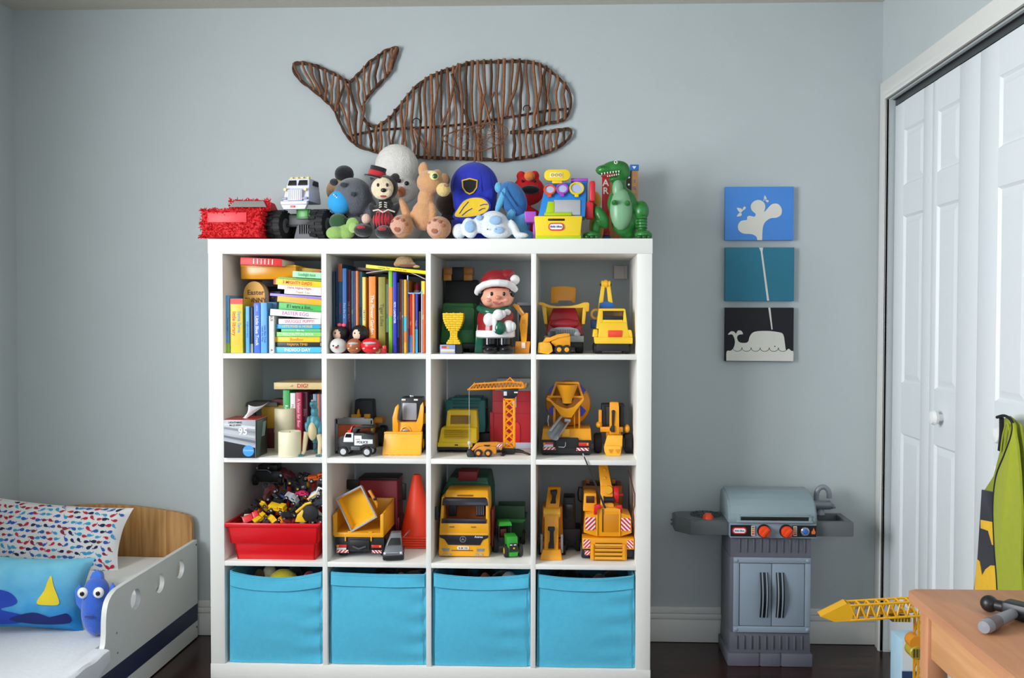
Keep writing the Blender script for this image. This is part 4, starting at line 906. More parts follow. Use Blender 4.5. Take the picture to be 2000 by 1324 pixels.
e = t('eye', pl('dfe3cf', .2)); e.E((1610, 2, 150), (16, 14, 16)); t('pupil', BLACK, e).E((1606, -10, 150), (6, 5, 7))
for x in (1495, 1515): t('nostril', DGD).E((x, -14, 188), (6, 6, 5))
for i in range(5): t('leg_ring', DGD).L([(43, -4), (47, 0), (43, 4)], (1818, 70, 560+i*24), 'z', 16)
for fx in (1828, 1425):
    for i in (-1, 0, 1): t('claw', DGD).E((fx+i*38, -36, b-18), (22, 26, 16))
# wooden letter board behind the dinosaur
t = T('letter_board', 'upright wooden letter board with red and blue strips behind the dinosaur', 'toy board', u=1210, Y=-.13, z=ZT, ph=ZB_); b = t.b
t('panel', wood('a5733e', 'c39355', 2)).B(1505, 1782, 10, 60, 190, b, 3)
q = t('red_strip', pl('c8202b')); q.B(1502, 1558, 0, 12, 235, b-60, 2)
for i, c in enumerate('AR'): t('letter', pl('f3eee4'), q).text(c, 52, 1530, -2, 312+i*62, rx=-90, off=.03)
t('blue_cap', pl('2a6fc0')).B(1718, 1788, 0, 62, 168, 214, 5); t('cap_mark', pl('e8f0f4')).P([(1735, 182), (1768, 182), (1752, 204)], -3, 0, 'xz')
q = t('black_strip', BLACK); q.B(1690, 1730, 0, 12, 216, 480, 2)
for i in range(5): t('dot', pl('f0f0ee'), q).C((1710, 1, 268+i*56), (1710, -3, 268+i*56), 8, n=12)
for i, c in enumerate('XSGCB'): t('letter', pl(('d86a8a', '4a62b8', '4a62b8', '4a8fc0', '4a62b8')[i])).text(c, 24, 1756, 8, 244+i*54, rx=-90, off=.03)
t('blue_block', pl('2a62b0')).B(1510, 1570, -30, 10, b-70, b, 4); t('red_roof', pl('a8252b')).B(1516, 1564, -28, 10, b-110, b-72, 6)
# ------------------------------------------------------------------ books: helper
PAGE = mat('e9e3d2', .8, var=.05, scale=120)
def ink(h): return mat(h, .6, var=0)
def book(label, loc, th, hgt, dep, col, group=None, kind='book', lying=False, tilt=0, yaw=0, spine=(), band=None, rnd_spine=False, k=1.0, hard=True):
    """upright book: spine faces -y, thickness along x, height along z (metres). lying: height along x, thickness along z"""
    t = T('book', label, 'book', loc=loc, k=1, group=group, rot=(0, tilt, yaw))
    m = mat(col, .45, var=.05, scale=40); c = .0016 if th > .006 else .0008
    def bx(q, a, b, y0, y1, z0, z1, bev=0):
        if lying: q.B(z0-hgt/2, z1-hgt/2, y0, y1, a+th/2, b+th/2, bev)
        else: q.B(a, b, y0, y1, z0, z1, bev)
    q = t('cover', m); bx(q, -th/2, th/2, 0, .003, 0, hgt, .0008); bx(q, -th/2, -th/2+c, .002, dep, 0, hgt); bx(q, th/2-c, th/2, .002, dep, 0, hgt)
    bx(t('pages', PAGE), -th/2+c, th/2-c, .0025, dep-.003, .002, hgt-.002)
    if band:
        for col2, f0, f1 in band: bx(t('spine_band', mat(col2, .45, var=.04)), -th/2-.0002, th/2+.0002, -.0004, .003, hgt*f0, hgt*f1)
    for sp in spine:                                                       # (text, colour, centre 0..1 along, letter height as part of thickness[, offset across, length])
        st, cc, f, hh = sp[:4]; ac = sp[4] if len(sp) > 4 else 0; ln = sp[5] if len(sp) > 5 else .8
        if lying: t('lettering', ink(cc)).text(st, th*hh, hgt*(f-.5), -.0007, th/2+ac*th, rx=90, maxw=hgt*ln, off=.02)
        else: t('lettering', ink(cc)).text(st, th*hh, ac*th, -.0007, hgt*(1-f), rx=90, ry=90, maxw=hgt*ln, off=.02)
    return t
def bk(label, u0, u1, v0, row, Y, col, dep=.16, **kw):
    """upright book from photo columns u0..u1 with its top at row v0, spine at depth Y"""
    z = ZR[row]+.0005; x0, x1 = XatY(u0, Y, z), XatY(u1, Y, z); kk = depth((x0, Y, z))/FPX
    h = onY((u0+u1)/2, v0, Y).z-z
    return book(label, ((x0+x1)/2, Y, z), x1-x0-.0006, h, dep, col, **kw)
def bl(label, u0, u1, z, th, Y, col, dep=.18, **kw):
    x0, x1 = XatY(u0, Y, z), XatY(u1, Y, z)
    return book(label, ((x0+x1)/2, Y, z), th-.0006, x1-x0, dep, col, lying=True, **kw)
def dz(n, Y=-.37): return n*(Y-CAM.y)/FPX
# --------------------------------------------------------------- row 1, cell 1
Yb = -.385; G1 = 'upright board books in the top left cube'
bk('pale blue board book at the far left of the top left cube', 441.5, 448.5, 577, 0, Yb, '6fb2e8', spine=[('The Very Hungry', '4a68b8', .5, .4)], band=[('9fd23a', 0, .17)], group=G1)
bk('thick yellow board book with red top band', 450, 474.5, 583, 0, Yb, 'f0c53a', spine=[('llama llama', '4aa0c8', .43, .28, .22, .5), ('little library', 'd8502a', .46, .3, -.2, .5)], band=[('d83a2c', .9, 1)], group=G1)
bk('slim sky-blue board book beside the yellow one', 480, 487.5, 598, 0, Yb, '58ace8', spine=[('bright and early', '2f6fb0', .5, .5)], group=G1)
bk('dark slim book between the blue board books', 488.5, 494.5, 600, 0, Yb-.0+.006, '2c3034', band=[('8d8f8c', 0, .2)], group=G1)
bk('royal blue board book titled in white', 496, 508.5, 592, 0, Yb, '3f6fd8', spine=[('Little Blue Truck', 'f4f6f8', .55, .5, 0, .66), ('SMITH', 'c9d8f4', .1, .25)], group=G1)
bk('light blue board book beside the royal blue one', 509.2, 521.5, 591, 0, Yb, '5fa8e6', spine=[('Little Blue Truck', '2a4f9c', .62, .3, .2, .4), ('Leads the Way', '2a4f9c', .62, .3, -.2, .4)], group=G1)
bk('white slim upright board book next to the book stack', 525.5, 535.5, 617, 0, Yb, 'e3e0dc', spine=[('BUS', '6a3434', .06, .5), ('A', '222222', .92, .5)], group=G1)
bk('steel blue board book set back in the top left cube', 523, 541, 590, 0, -.33, '4a83ad', dep=.12, group=G1)
bk('dark navy book at the back of the top left cube', 520, 548, 569, 0, -.25, '1d2f55', dep=.1, group=G1, spine=[('o', 'd88a2a', .1, .2)])
t = T('round_book', 'round-topped golden Easter book behind the upright board books', 'book', u=497, Y=-.30, z=ZR[0]+.0005)
prof = [(-21, 0), (21, 0), (21, 112)]+[(21*math.cos(R_(a)), 112+26*math.sin(R_(a))) for a in range(10, 180, 14)]+[(-21, 112)]
t('cover', mat('d9a13a', .5)).P(prof, 0, 2, 'xz'); t('pages', PAGE).P([(x*.98, z*.985) for x, z in prof], 2, 24, 'xz'); t('back_cover', mat('b98430', .5)).P(prof, 24, 26, 'xz')
t('lettering', ink('5a2a1a')).text('Easter', 9.5, 3, -.4, 116, off=.03).text('BUNNY', 9, 3, -.4, 101, off=.03)
# horizontal stack of books (bottom to top): u0, height px, colour, text...
z = ZR[0]+.001; Ys = -.375; GS = 'stack of flat books in the top left cube'
stack = [(536, 12, '4cb4dc', 'INDIGO DAY', 'f0f4f6', 'sky-blue flat book at the very bottom of the stack', 'e8e0c8'),
 (537, 9, '17181c', 'PAJAMA TIME!', 'e0a33a', 'black flat book with rainbow title near the stack bottom', None),
 (535, 11, 'f5c52c', 'BooBoo', 'd8862a', 'bright yellow flat book with orange title in the stack', None),
 (540, 9.5, '86d070', 'BELLY BUTTON BOOK', 'd8ecd0', 'pale green flat book lettered in white in the stack', None),
 (549, 6, '63c27c', 'Blue Hat', 'e8f4ea', 'slim green flat book set right in the stack', None),
 (538, 9, '35a8e0', "LET'S FIND A HORSE", 'f2d04a', 'bright blue flat book with yellow title in the stack', None),
 (544, 11, 'e9e5e6', 'SNUGGLE PUPPY!', 'd87a8c', 'white flat book with pastel title in the stack', None)]
for i, (u0, h, c, tx, tc_, lab, pg) in enumerate(stack):
    bl(lab, u0, 626-(i % 3), z, dz(h), Ys+.002*(i % 3), c, dep=.17, spine=[(tx, tc_, .5, .55, 0, .7)], group=GS); z += dz(h)
tiltd = [(527, 13, 'e6ece6', 'EASTER EGG', 'c07ab0', 'white flat book with pink title tilted in the stack', 4),
 (544, 14, '4fb858', 'If I were a lion...', '24502c', 'green flat book tilted in the stack', 4),
 (541, 12, 'f5ae2a', 'Goodnight', 'e8c068', 'orange flat book tilted in the upper stack', 5),
 (527, 5.5, '9a86d8', '', 'ffffff', 'thin lilac flat book tilted in the upper stack', 4),
 (555, 9, 'efeeec', 'Thank You', 'c8a45a', 'white flat book under the Mighty Dads book', 3.5),
 (542, 8.5, 'eeeae8', 'Llama Nighty-Night', 'd86a5a', 'white flat book with red lettering in the upper stack', 4),
 (534, 12, 'f7c81e', '3 MIGHTY DADS', 'd8331f', 'yellow flat book titled in red near the stack top', 4),
 (543, 4, '6fa84a', '', 'ffffff', 'thin olive flat book on the yellow titled one', 3.5),
 (571, 12.5, '9fdcae', 'Goodnight moon', '5aa070', 'mint flat book on top of the stack', 3.5)]
z += dz(3.2)
for i, (u0, h, c, tx, tc_, lab, ti) in enumerate(tiltd):
    bl(lab, u0, 626.5, z, dz(h), Ys+.003*(i % 2), c, dep=.165, tilt=ti, spine=[(tx, tc_, .5, .55, 0, .62)] if tx else (), group=GS, band=[('c8262b', 0, .045)] if '3 M' in tx else None); z += dz(h*.985)
# yellow case, red book and a second yellow book under the top panel
t = T('yellow_case', 'glossy orange-yellow book case lying below the red book', 'book', u=523, Y=-.33, z=ZR[0]+dz(145, -.33))
t('case', mat('e29a16', .25, var=.05)).hexa((-55, 55, 4, 70, 0), (-54, 55, 0, 70, 27), 1.5); t('case_lid', mat('f0b02a', .25)).B(-54, 56, -1, 70, 24, 27.5, 1)
for i in range(11):
    c = ('3c3a39', '4a4744', '55463a', '39404a')[i % 4]
    od = 'lowest second third fourth fifth sixth seventh eighth ninth tenth topmost'.split()[i]
    T('book', 'dark worn book piled flat at the back of the top left cube, %s from below' % od if 0 < i < 10 else 'dark worn book, %s of the pile at the back of the top left cube' % od, 'book', u=560, Y=-.125, z=ZR[0]+.001+i*.0213, group='dark books piled at the back', one=mat(c, .8, var=.2, scale=30)).root.B(-62+3*(i % 3), 52-4*(i % 2), 2*(i % 2), 52, 0, 11.4, 1)
bl('red book with white windows lying just under the shelf top', 469, 550, ZR[0]+dz(172.5), dz(15), -.375, 'd8231f', dep=.15, tilt=2.5, spine=[('I I I I I I', 'f4f0ec', .55, .7, 0, .6)])
bl('mustard book tilted under the shelf top at the right', 547, 627, ZR[0]+dz(158, -.3), dz(10), -.30, 'c99a1e', dep=.2, tilt=6)
q = T('orange_bird_toy', 'small brown wooden bird shape at the right of the top left cube', 'toy', u=614, Y=-.34, z=ZR[0]+dz(149, -.34), one=mat('b5603a', .5)).root
q.P(smooth_path([(-13, 2), (-8, 7), (-2, 12), (6, 14), (12, 11), (10, 5), (12, 0), (4, 2), (-4, 1)], 3, True), 0, 8, 'xz', 1)
# --------------------------------------------------------------- row 1, cell 2
G2 = 'picture books standing in the second cube of the top row'; Yc = -.345
row = [(650, 655, 530, '263c4e', '', ''), (655.5, 660.5, 528, '2c4f7c', 'Read Aloud', '5a86b0'), (661, 668.5, 515, '1d5688', 'Dinosaurs', 'c04a3a'), (669, 677, 524, '2a6cae', 'Pete the Cat', '9cc4e8'), (677.5, 685, 527, '7c2b34', 'THE ANT BULLY', 'd0a8a8'),
 (686, 691.5, 529, '3c6284', 'bears', 'a8c47a'), (692, 694.5, 529, '38437c', '', ''), (695, 700, 529, 'd2752a', '', ''), (701, 707.5, 531, '4f96b8', 'FUN ABC', '285a88'), (707.8, 714.5, 541, 'e6d06a', 'S M A R T', '5a9ac0'), (720.5, 733.5, 540, 'ec8a32', 'The Flower Garden', 'f8ecdc'),
 (739, 752.5, 541, '8f8a34', 'Tiger Lilies', '56521c'), (753.5, 758.5, 545, 'c8dce4', 'Oliver', '6a96b8'), (759, 766.5, 528, '86c42e', 'Oliver', 'f0a83a'), (767.2, 774.5, 531, '2f35b4', 'PETE CARPENTER', 'f0f2f8'), (775, 779.5, 552, '4a76c8', 'Look', 'dce8f4'), (780, 784.2, 545, 'c8543c', 'Big Red Barn', 'f4e4d8'), (784.6, 788.3, 546, '4a5a54', 'Zoo', 'e8e8e8'),
 (788.8, 794, 546, 'e8a82a', '', ''), (794.5, 799, 569, '3a6fd0', '', ''), (799.2, 805, 573, 'd8342c', 'Cars', 'f8c8b0'), (805.4, 809.4, 573, 'e8883a', '', ''), (809.8, 815.5, 573, '4f56c8', 'Trucks', 'd0d4f8'), (818, 821.3, 608, 'a89a58', '', ''), (823, 829.5, 549, 'e0682a', 'Hide', 'f4c878')]
look = ['navy', 'steel blue', 'deep blue', 'bright blue', 'maroon', 'grey-blue', 'indigo', 'rust orange', 'aqua', 'pale yellow', 'broad orange', 'broad olive', 'pale sky', 'lime green', 'violet-blue', 'mid blue', 'brick red', 'slate', 'amber', 'cobalt', 'scarlet', 'peach', 'periwinkle', 'short khaki', 'burnt orange']
bands = {2: [('b8602a', .80, 1)], 12: [('6a3a22', 0, .28), ('c8685a', .93, 1)], 13: [('e8902c', .45, .8)], 15: [('26304a', 0, .22)], 18: [('4ab4c8', .3, .5), ('d87a2c', .15, .3)], 19: [('e8923a', .4, .9)], 20: [('5a8ad0', 0, .3)], 22: [('4ab0e0', 0, .4)], 24: [('f0d23a', .82, 1)]}
for i, (u0, u1, v0, c, tx, tc_) in enumerate(row):
    bk('%s picture book standing in the second cube of the top row' % look[i], u0, u1, v0, 0, Yc+.012*math.sin(i*1.7), c, dep=.2, spine=[(tx, tc_, .5, .55, 0, .6)] if tx else (), band=bands.get(i), group=G2)
bl('bright yellow flat book resting on the upright picture books', 714, 833-1.5, ZR[0]+dz(162), dz(7), -.37, 'f2e21e', dep=.2, tilt=6, spine=[('Curious You', '4a8a5a', .3, .5, 0, .2), ('on your way', 'e0862a', .58, .5, 0, .2)])
bl('dark plum flat book below the yellow one', 698, 828, ZR[0]+dz(156, -.3), dz(7), -.30, '4a2028', dep=.18, tilt=5)
q = T('bent_cover', 'thin white bent card arching over the upright picture books', 'card', u=765, Y=-.36, z=ZR[0]+.0005, one=mat('c9c6c4', .6)).root
pr = smooth_path([(-50, 157), (-25, 161), (0, 163), (25, 161), (45, 155), (64, 146)], 4)
q.P(pr+[(x, z-1.4) for x, z in pr[::-1]], 0, 60, 'xz')
t = T('monkey_puppet', 'pale brown hanging puppet head above the yellow flat book', 'puppet', u=787, Y=-.335, z=ZR[0]+dz(171, -.335))
q = t('head', plush('b89a72')); q.E((0, 14, 11), (18, 14, 11)).E((-14, 12, 6), (7, 6, 6)).E((16, 12, 5), (8, 6, 5)); q.vox = 1.6; q = t('collar', plush('8a4a36')); q.E((8, 8, 3), (18, 10, 3.5)); t('hand', plush('c9ab7e')).E((25, 6, 1), (7, 5, 3))
t = T('marker_bottle', 'small glue bottle with pink cap behind the books', 'bottle', u=814, Y=-.25, z=ZR[0]+.0005)
t('bottle', pl('e8e4e4')).L([(0, 0), (6, 0), (6, 118), (5, 122), (0, 122)]); t('cap', pl('c0405c')).L([(5.4, 118), (5.4, 131), (4, 134), (0, 134)])
q = T('wire_bookend', 'blue-grey wire bookend between the short books', 'bookend', u=809, Y=-.355, z=ZR[0]+.0005, one=mat('8fb4dc', .4, .2)).root
q.Tu([(-14, 6, 0), (-13.5, 6, 152)], 1.2, 6).Tu([(-14, 6, 119), (-10, 4, 117), (10, 4, 117), (14, 6, 120)], 1.6, 6).Tu([(14, 6, 0), (14, 6, 124)], 1.2, 6).B(-14, 14, 5, 40, 0, 1)
# five little egg-shaped vinyl toys
def egg(label, u, v, Y, base, w, h, body, extra, group='five little vinyl toys'):
    t = T('vinyl_toy', label, 'toy', u=u, Y=Y, z=ZR[0]+(base*(Y-CAM.y)/FPX), group=group)
    q = t('body', pl(body, .3)); q.E((0, 0, h/2), (w/2, w*.45, h/2), n=20, m=14); extra(t, w, h); return t
def face(c, ey='15151a'):
    def f(t, w, h):
        if c: t('face', pl(c, .3)).E((-w*.05, -w*.13, h*.48), (w*.36, w*.34, h*.40))
        for s in (-1, 1): t('eye', pl(ey, .2)).E((s*w*.14-w*.04, -w*.46, h*.52), (w*.04, w*.03, w*.05))
    return f
def snow(t, w, h):
    face(None)(t, w, h); t('nose', pl('e8642a')).L([(0, -w*.64), (w*.07, -w*.5), (w*.08, -w*.4)], (0, 0, h*.42), 'y', 10)
def bow(t, w, h):
    face('dcb398')(t, w, h)
    for s in (-1, 1): t('bow', pl('e0556a')).E((w*.12+s*w*.12, -w*.2, h*.98), (w*.13, w*.08, w*.11))
def carf(c2):
    def f(t, w, h):
        t('window_band', pl('b9c2c8', .2)).E((0, -w*.1, h*.66), (w*.40, w*.36, h*.16))
        for s in (-1, 1): t('lamp', pl('f2e8d8', .2)).E((s*w*.26, -w*.36, h*.34), (w*.07, w*.05, w*.04))
        t('bumper', pl(c2, .3)).E((0, -w*.16, h*.22), (w*.36, w*.32, h*.10))
    return f
egg('black vinyl toy with tan face and pink bow, back left of the little toys', 661, 0, -.36, 22, 36, 34, '1b1b1f', bow)
egg('black vinyl toy with pale face, back right of the little toys', 703, 0, -.36, 22, 35, 34, '1b1b1f', face('e6cdb8'))
egg('white vinyl toy with orange nose, front left of the little toys', 659, 0, -.395, 0, 34, 30, 'd8d6d2', snow)
egg('brown vinyl toy, middle of the little toys', 691, 0, -.395, 0, 31, 30, 'a8613a', carf('b9724a'))
egg('shiny red vinyl toy, front right of the little toys', 723, 0, -.395, 0, 40, 31, 'e0202c', carf('e8303a'))
for lab, u, c in (('red small block holding up the back left vinyl toy', 664, 'a3242a'), ('dark small block holding up the back right vinyl toy', 704, '3a2a26')):
    T('toy_block', lab, 'toy block', u=u, Y=-.36, z=ZR[0]+.0005, one=mat(c, .5)).root.B(-11, 11, -6, 8, 0, 22.3, 1.5)
t = T('red_gadget', 'small red toy gadget at the foot of the olive book', 'toy', u=747, Y=-.38, z=ZR[0]+.0005); t('body', pl('b8202c')).B(-10, 8, -6, 8, 0, 11, 3); t('wheel', pl('8a7a3a')).C((-8, -8, 6), (-8, -4, 6), 6); t('tip', pl('d83a34')).B(2, 9, -9, -5, 8, 16, 1.5)
# ------------------------------------------------------------------ toy helpers
CY = pl('f4a417', .35); CYL = pl('f7b531', .35); CYD = pl('d98a12', .4); TY = pl('f2c52a', .35); DK = pl('1a1a1c', .5); GRY = mat('8b8e92', .45); SIL = mat('b9bdc2', .25, .7)
def clip(poly, a, b, c):
    out = []; f = lambda p: a*p[0]+b*p[1]-c
    for i, p in enumerate(poly):
        q = poly[(i+1) % len(poly)]; fp, fq = f(p), f(q)
        if fp <= 0: out.append(p)
        if (fp < 0) != (fq < 0): t = fp/(fp-fq); out.append((p[0]+(q[0]-p[0])*t, p[1]+(q[1]-p[1])*t))
    return out
def hazard(t, x0, x1, y, z0, z1, n=4, sg=1, par=None):
    """white plate with red diagonal stripes in the xz plane at y"""
    q = t('hazard_plate', pl('efecec', .4), par); q.B(x0, x1, y-1, y+2, min(z0, z1), max(z0, z1))
    s = t('hazard_stripe', pl('d8262f', .4), q); R = [(x0, z0), (x1, z0), (x1, z1), (x0, z1)]; lo = min(sg*p[0]+p[1] for p in R); hi = max(sg*p[0]+p[1] for p in R); w = (hi-lo)/(2*n)
    for i in range(n):
        p = clip(clip(R, sg, 1, lo+(2*i+1.5)*w), -sg, -1, -(lo+(2*i+.5)*w))
        if len(p) > 2: s.P(p, y-2, y-1, 'xz')
    return q
# --------------------------------------------------------------- row 1, cell 3
Z3 = (830, 470, 5.517)
t = T('toy_forklift', 'black toy vehicle with orange roof blocks at the back of the third top cube', 'toy vehicle', u=888, Y=-.15, z=ZR[0]+.0005, ph=Z3); b = t.b
t('body', DK).hexa((150, 535, 0, 250, b), (165, 520, 40, 220, 420), 14); t('cab', DK).B(240, 380, 10, 200, 285, 430, 8)
for x0, x1 in ((152, 246), (370, 470)): t('roof_block', pl('b9741a')).B(x0, x1, 0, 150, 290, 370, 5); t('lamp_block', pl('d68c1c')).B(x0+2, x1-6, -14, 30, 366, 432, 4)
for x in (170, 505): t.wheel(x, 70, b-75, 75, 60, RUB, GRY)
t = T('green_toy_truck', 'green toy truck front behind the golden brick trophy', 'toy truck', u=893, Y=-.28, z=ZR[0]+.0005, ph=Z3); b = t.b
G = pl('1e6b2b', .4); q = t('body', G); q.hexa((160, 545, 0, 380, 1110), (190, 525, 20, 380, 668), 26)
q = t('front_panel', pl('195c25', .4)); q.B(208, 525, -6, 16, 715, 962, 18); q = t('panel_frame', G); q.Tu([(205, -2, 965), (205, -2, 760), (250, 2, 712), (470, 2, 712), (525, -2, 740), (525, -2, 965)], 8, 6)
t('bumper', DK).B(160, 545, -14, 370, 1105, 1165, 10)
for x in (200, 505):
    for y in (60, 300): t.wheel(x, y, b-62, 62, 60, RUB, GRY)
# golden brick trophy
t = T('brick_trophy', 'golden trophy cup built of toy bricks on a small printed base', 'toy trophy', u=886, Y=-.385, z=ZR[0]+.0005, ph=Z3); b = t.b
GO = pl('f2c314', .3); cxx = 305; wd = [222, 222, 218, 208, 192, 172, 150, 118, 84, 78, 78, 92, 124, 150]; zz = 780
for j, w in enumerate(wd):
    h = 24; n = 3 if w > 140 else 2; off = (j % 2)*.5
    ed = sorted(set([-w/2, w/2]+[-w/2+w*(i+off)/n for i in range(0, n+1) if 0 < (i+off)/n < 1]))
    for a, c in zip(ed, ed[1:]):
        q = t('brick', GO); q.B(cxx+a+.6, cxx+c-.6, 60-w*.38, 60+w*.38, zz+.6, zz+h-.6, 1.6)
        if j < 3 or j > 10: q.C((cxx+(a+c)/2, 60-w*.2, zz), (cxx+(a+c)/2, 60-w*.2, zz-5), 8, n=10)
    zz += h
t('base_block', DK).B(200, 400, 5, 115, zz, b, 3); q = t('printed_plate', pl('8f9fd0')); q.B(162, 326, -8, 6, 1122, b, 2); q.mat(pl('d8a03a')).B(235, 262, -10, -8, 1140, 1165).mat(pl('c04a3a')).B(180, 232, -10, -8, 1134, 1158).mat(pl('eef0f4')).B(170, 320, -10, -8, 1172, 1184).mat(pl('e4d07a')).B(170, 318, -10, -8, 1188, 1200)
# festive child figurine
t = T('santa_suit_figurine', 'glossy figurine of a round-faced child in red festive coat and fur-trimmed hat', 'figurine', u=967, Y=-.375, z=ZR[0]+.0005, ph=Z3); b = t.b
PK = pl('e8a488', .22); BKG = pl('141418', .15); SR = pl('8f1c24', .25); SWH = pl('e9e7e6', .35); SG = pl('1a5c45', .2)
q = t('head', PK); q.E((770, 90, 600), (185, 150, 145)).E((690, 20, 650), (80, 70, 62)).E((850, 20, 650), (80, 70, 62)); q.vox = 8
q = t('hair', BKG); q.E((735, 150, 585), (185, 130, 140)).E((605, 60, 560), (44, 60, 60)).E((930, 60, 560), (36, 60, 56)); q.vox = 8
t('nose', pl('d98a72', .22)).E((790, -72, 615), (28, 24, 22))
for x in (722, 856): t('eye', BKG).E((x, -54, 575), (15, 10, 22))
for x in (690, 880): t('cheek', pl('e58e7c', .3)).E((x, -44, 640), (30, 14, 22))
t('smile', pl('b8505c', .3)).Tu([(740, -60, 662), (770, -70, 684), (805, -70, 684), (836, -60, 662)], 8, 6)
q = t('hat', SR); q.E((770, 110, 455), (185, 150, 150), n=24, m=14); t('hat_pompom', SWH).E((960, 60, 420), (58, 52, 56))
q.E((860, 90, 380), (110, 90, 70), (0, 25, 0))
q = t('hat_trim', SWH); q.Tu([(556, 80, 560), (580, 10, 515), (640, -50, 480), (720, -90, 462), (800, -98, 458), (880, -70, 465), (940, -10, 490), (965, 60, 530)], 40, 12); q.vox = 7
q = t('coat', SR); q.L([(0, 735), (130, 740), (190, 800), (200, 900), (205, 1000), (150, 1005), (0, 1005)], (755, 110, 0), 'z', 24).E((620, 90, 860), (70, 70, 120)).E((890, 70, 840), (60, 80, 90), (0, -25, 0)); q.vox = 8
q = t('coat_trim', SWH); q.L([(190, 960), (214, 975), (214, 1035), (190, 1048)], (750, 110, 0), 'z', 26).B(735, 785, -118, 0, 780, 980, 14); q.ang = 60
q = t('cuff', SWH); q.E((700, -70, 850), (66, 40, 74)); q = t('cuff', SWH); q.E((905, -40, 925), (70, 60, 70)); q = t('collar', SWH); q.E((880, 0, 770), (46, 50, 36))
q = t('glove', SWH); q.E((800, -110, 800), (62, 46, 62)).E((850, -100, 790), (34, 30, 44)); q.vox = 6
q = t('glove', SWH); q.E((945, -50, 925), (40, 40, 52))
q = t('scarf', SG); q.Tu([(580, 90, 730), (640, -10, 760), (720, -50, 772), (800, -30, 765), (900, 40, 740)], 40, 10)
q = t('gift_sack', SG); q.E((812, -90, 940), (66, 44, 74)).E((770, -70, 985), (34, 34, 40)); q.vox = 6
t('cape', SG).hexa((512, 612, 120, 240, b), (560, 640, 100, 200, 770), 20)
for x in (690, 850): t('trouser_leg', BKG).C((x, 110, 1030), (x, 110, b-60), 76)
for x in (710, 875): t('shoe', BKG).E((x, 30, b-52), (98, 130, 54))
# yellow digger arm toy and grey frame behind it
t = T('toy_digger', 'small yellow toy digger half hidden behind the bear figurine', 'toy digger', u=1018, Y=-.34, z=ZR[0]+.0005, ph=Z3); b = t.b
q = t('arm', CY); q.P([(940, 700), (962, 676), (1010, 696), (1072, 782), (1080, 830), (1040, 830), (1000, 760)], 20, 60, 'xz', 4); t('arm_plate', pl('e9d9b0'), q).P([(1010, 722), (1060, 770), (1068, 800), (1030, 760)], 14, 22, 'xz')
q = t('dipper', CY); q.P([(1036, 800), (1060, 810), (1085, 775), (1110, 780), (1106, 900), (1092, 1100), (1040, 1100), (1015, 900)], 0, 60, 'xz', 5); t('dipper_mark', CYD, q).B(1052, 1082, -5, 2, 850, 890, 3)
q = t('bucket', CYD); q.hexa((965, 1120, 0, 110, b), (975, 1135, 10, 100, 1085), 6); t('bucket_pin', pl('e9dcc8'), q).B(1040, 1082, -10, 6, 1095, 1160, 6)
t = T('grey_box_toy', 'grey toy box frame at the back right of the third top cube', 'toy', u=1028, Y=-.12, z=ZR[0]+.0005, ph=Z3); b = t.b
q = t('frame', GRY); q.B(995, 1160, 0, 200, 665, 700, 4).B(995, 1015, 0, 200, 700, b, 3); t('panel', mat('4b4c50', .6)).B(1015, 1160, 20, 200, 700, 1010); t('foot', pl('7a2a26')).B(1015, 1160, 10, 190, 1012, b, 4)
# --------------------------------------------------------------- row 1, cell 4
Z4 = (1030, 470, 5.515)
t = T('red_dump_truck', 'toy dump truck with red cab and yellow tipper bed', 'toy truck', u=1100, Y=-.335, z=ZR[0]+.0005, ph=Z4); b = t.b
RD = pl('9c1a28', .35)
q = t('cab', RD); q.hexa((190, 605, 30, 330, 1020), (235, 560, 70, 330, 850), 22); q.hexa((230, 560, 70, 330, 860), (272, 520, 130, 330, 722), 18)
for a in ((282, 382), (400, 500)): t('window', DK, q).hexa((a[0], a[1], 96, 130, 808), (a[0]+8, a[1]-4, 116, 140, 764), 4)
q = t('hood', RD); q.E((397, 60, 900), (160, 60, 60))
g_ = t('grille', GRY); g_.P([(215, 1080), (218, 1000), (250, 950), (330, 930), (460, 930), (540, 950), (572, 1000), (572, 1080)], 5, 40, 'xz', 6)
for i in range(9): t('grille_slat', mat('6c6f73', .45), g_).B(300+i*24, 312+i*24, -4, 8, 955, 1030, 3)
for x in (255, 535): t('headlamp', mat('9da0a4', .3), g_).E((x, 0, 1010), (34, 16, 34))
t('bumper', mat('97999c', .4)).B(180, 608, -10, 30, 1025, 1092, 8)
t('chassis', DK).B(210, 590, 30, 560, 1080, 1150, 6)
for x in (240, 560):
    for y in (130, 440): t.wheel(x, y, b-95, 95, 90, RUB, GRY)
BY = pl('e9b52c', .35)
q = t('tipper_bed', BY); q.P([(112, 672), (125, 660), (180, 668), (240, 700), (310, 705), (470, 702), (545, 690), (600, 664), (652, 662), (668, 680), (662, 760), (636, 765), (628, 715), (560, 722), (250, 728), (190, 705), (128, 696)], 60, 100, 'xz', 4)
q.hexa((190, 590, 340, 600, 950), (150, 630, 340, 620, 705), 10); q.hexa((180, 215, 80, 340, 900), (150, 200, 70, 340, 700), 6); q.hexa((585, 620, 80, 340, 900), (600, 640, 70, 340, 700), 6)
q = t('tailgate', CY); q.P([(245, 665), (245, 500), (262, 482), (380, 474), (508, 482), (526, 500), (515, 665), (488, 665), (470, 630), (330, 630), (318, 665)], 480, 510, 'xz', 5); q.P([(275, 640), (270, 510), (500, 505), (498, 600), (460, 632), (330, 632)], 510, 540, 'xz')
t = T('yellow_crane_truck', 'chunky yellow toy crane truck with blue block and red panel', 'toy truck', u=1196, Y=-.355, z=ZR[0]+.0005, ph=Z4); b = t.b
q = t('cab', TY)
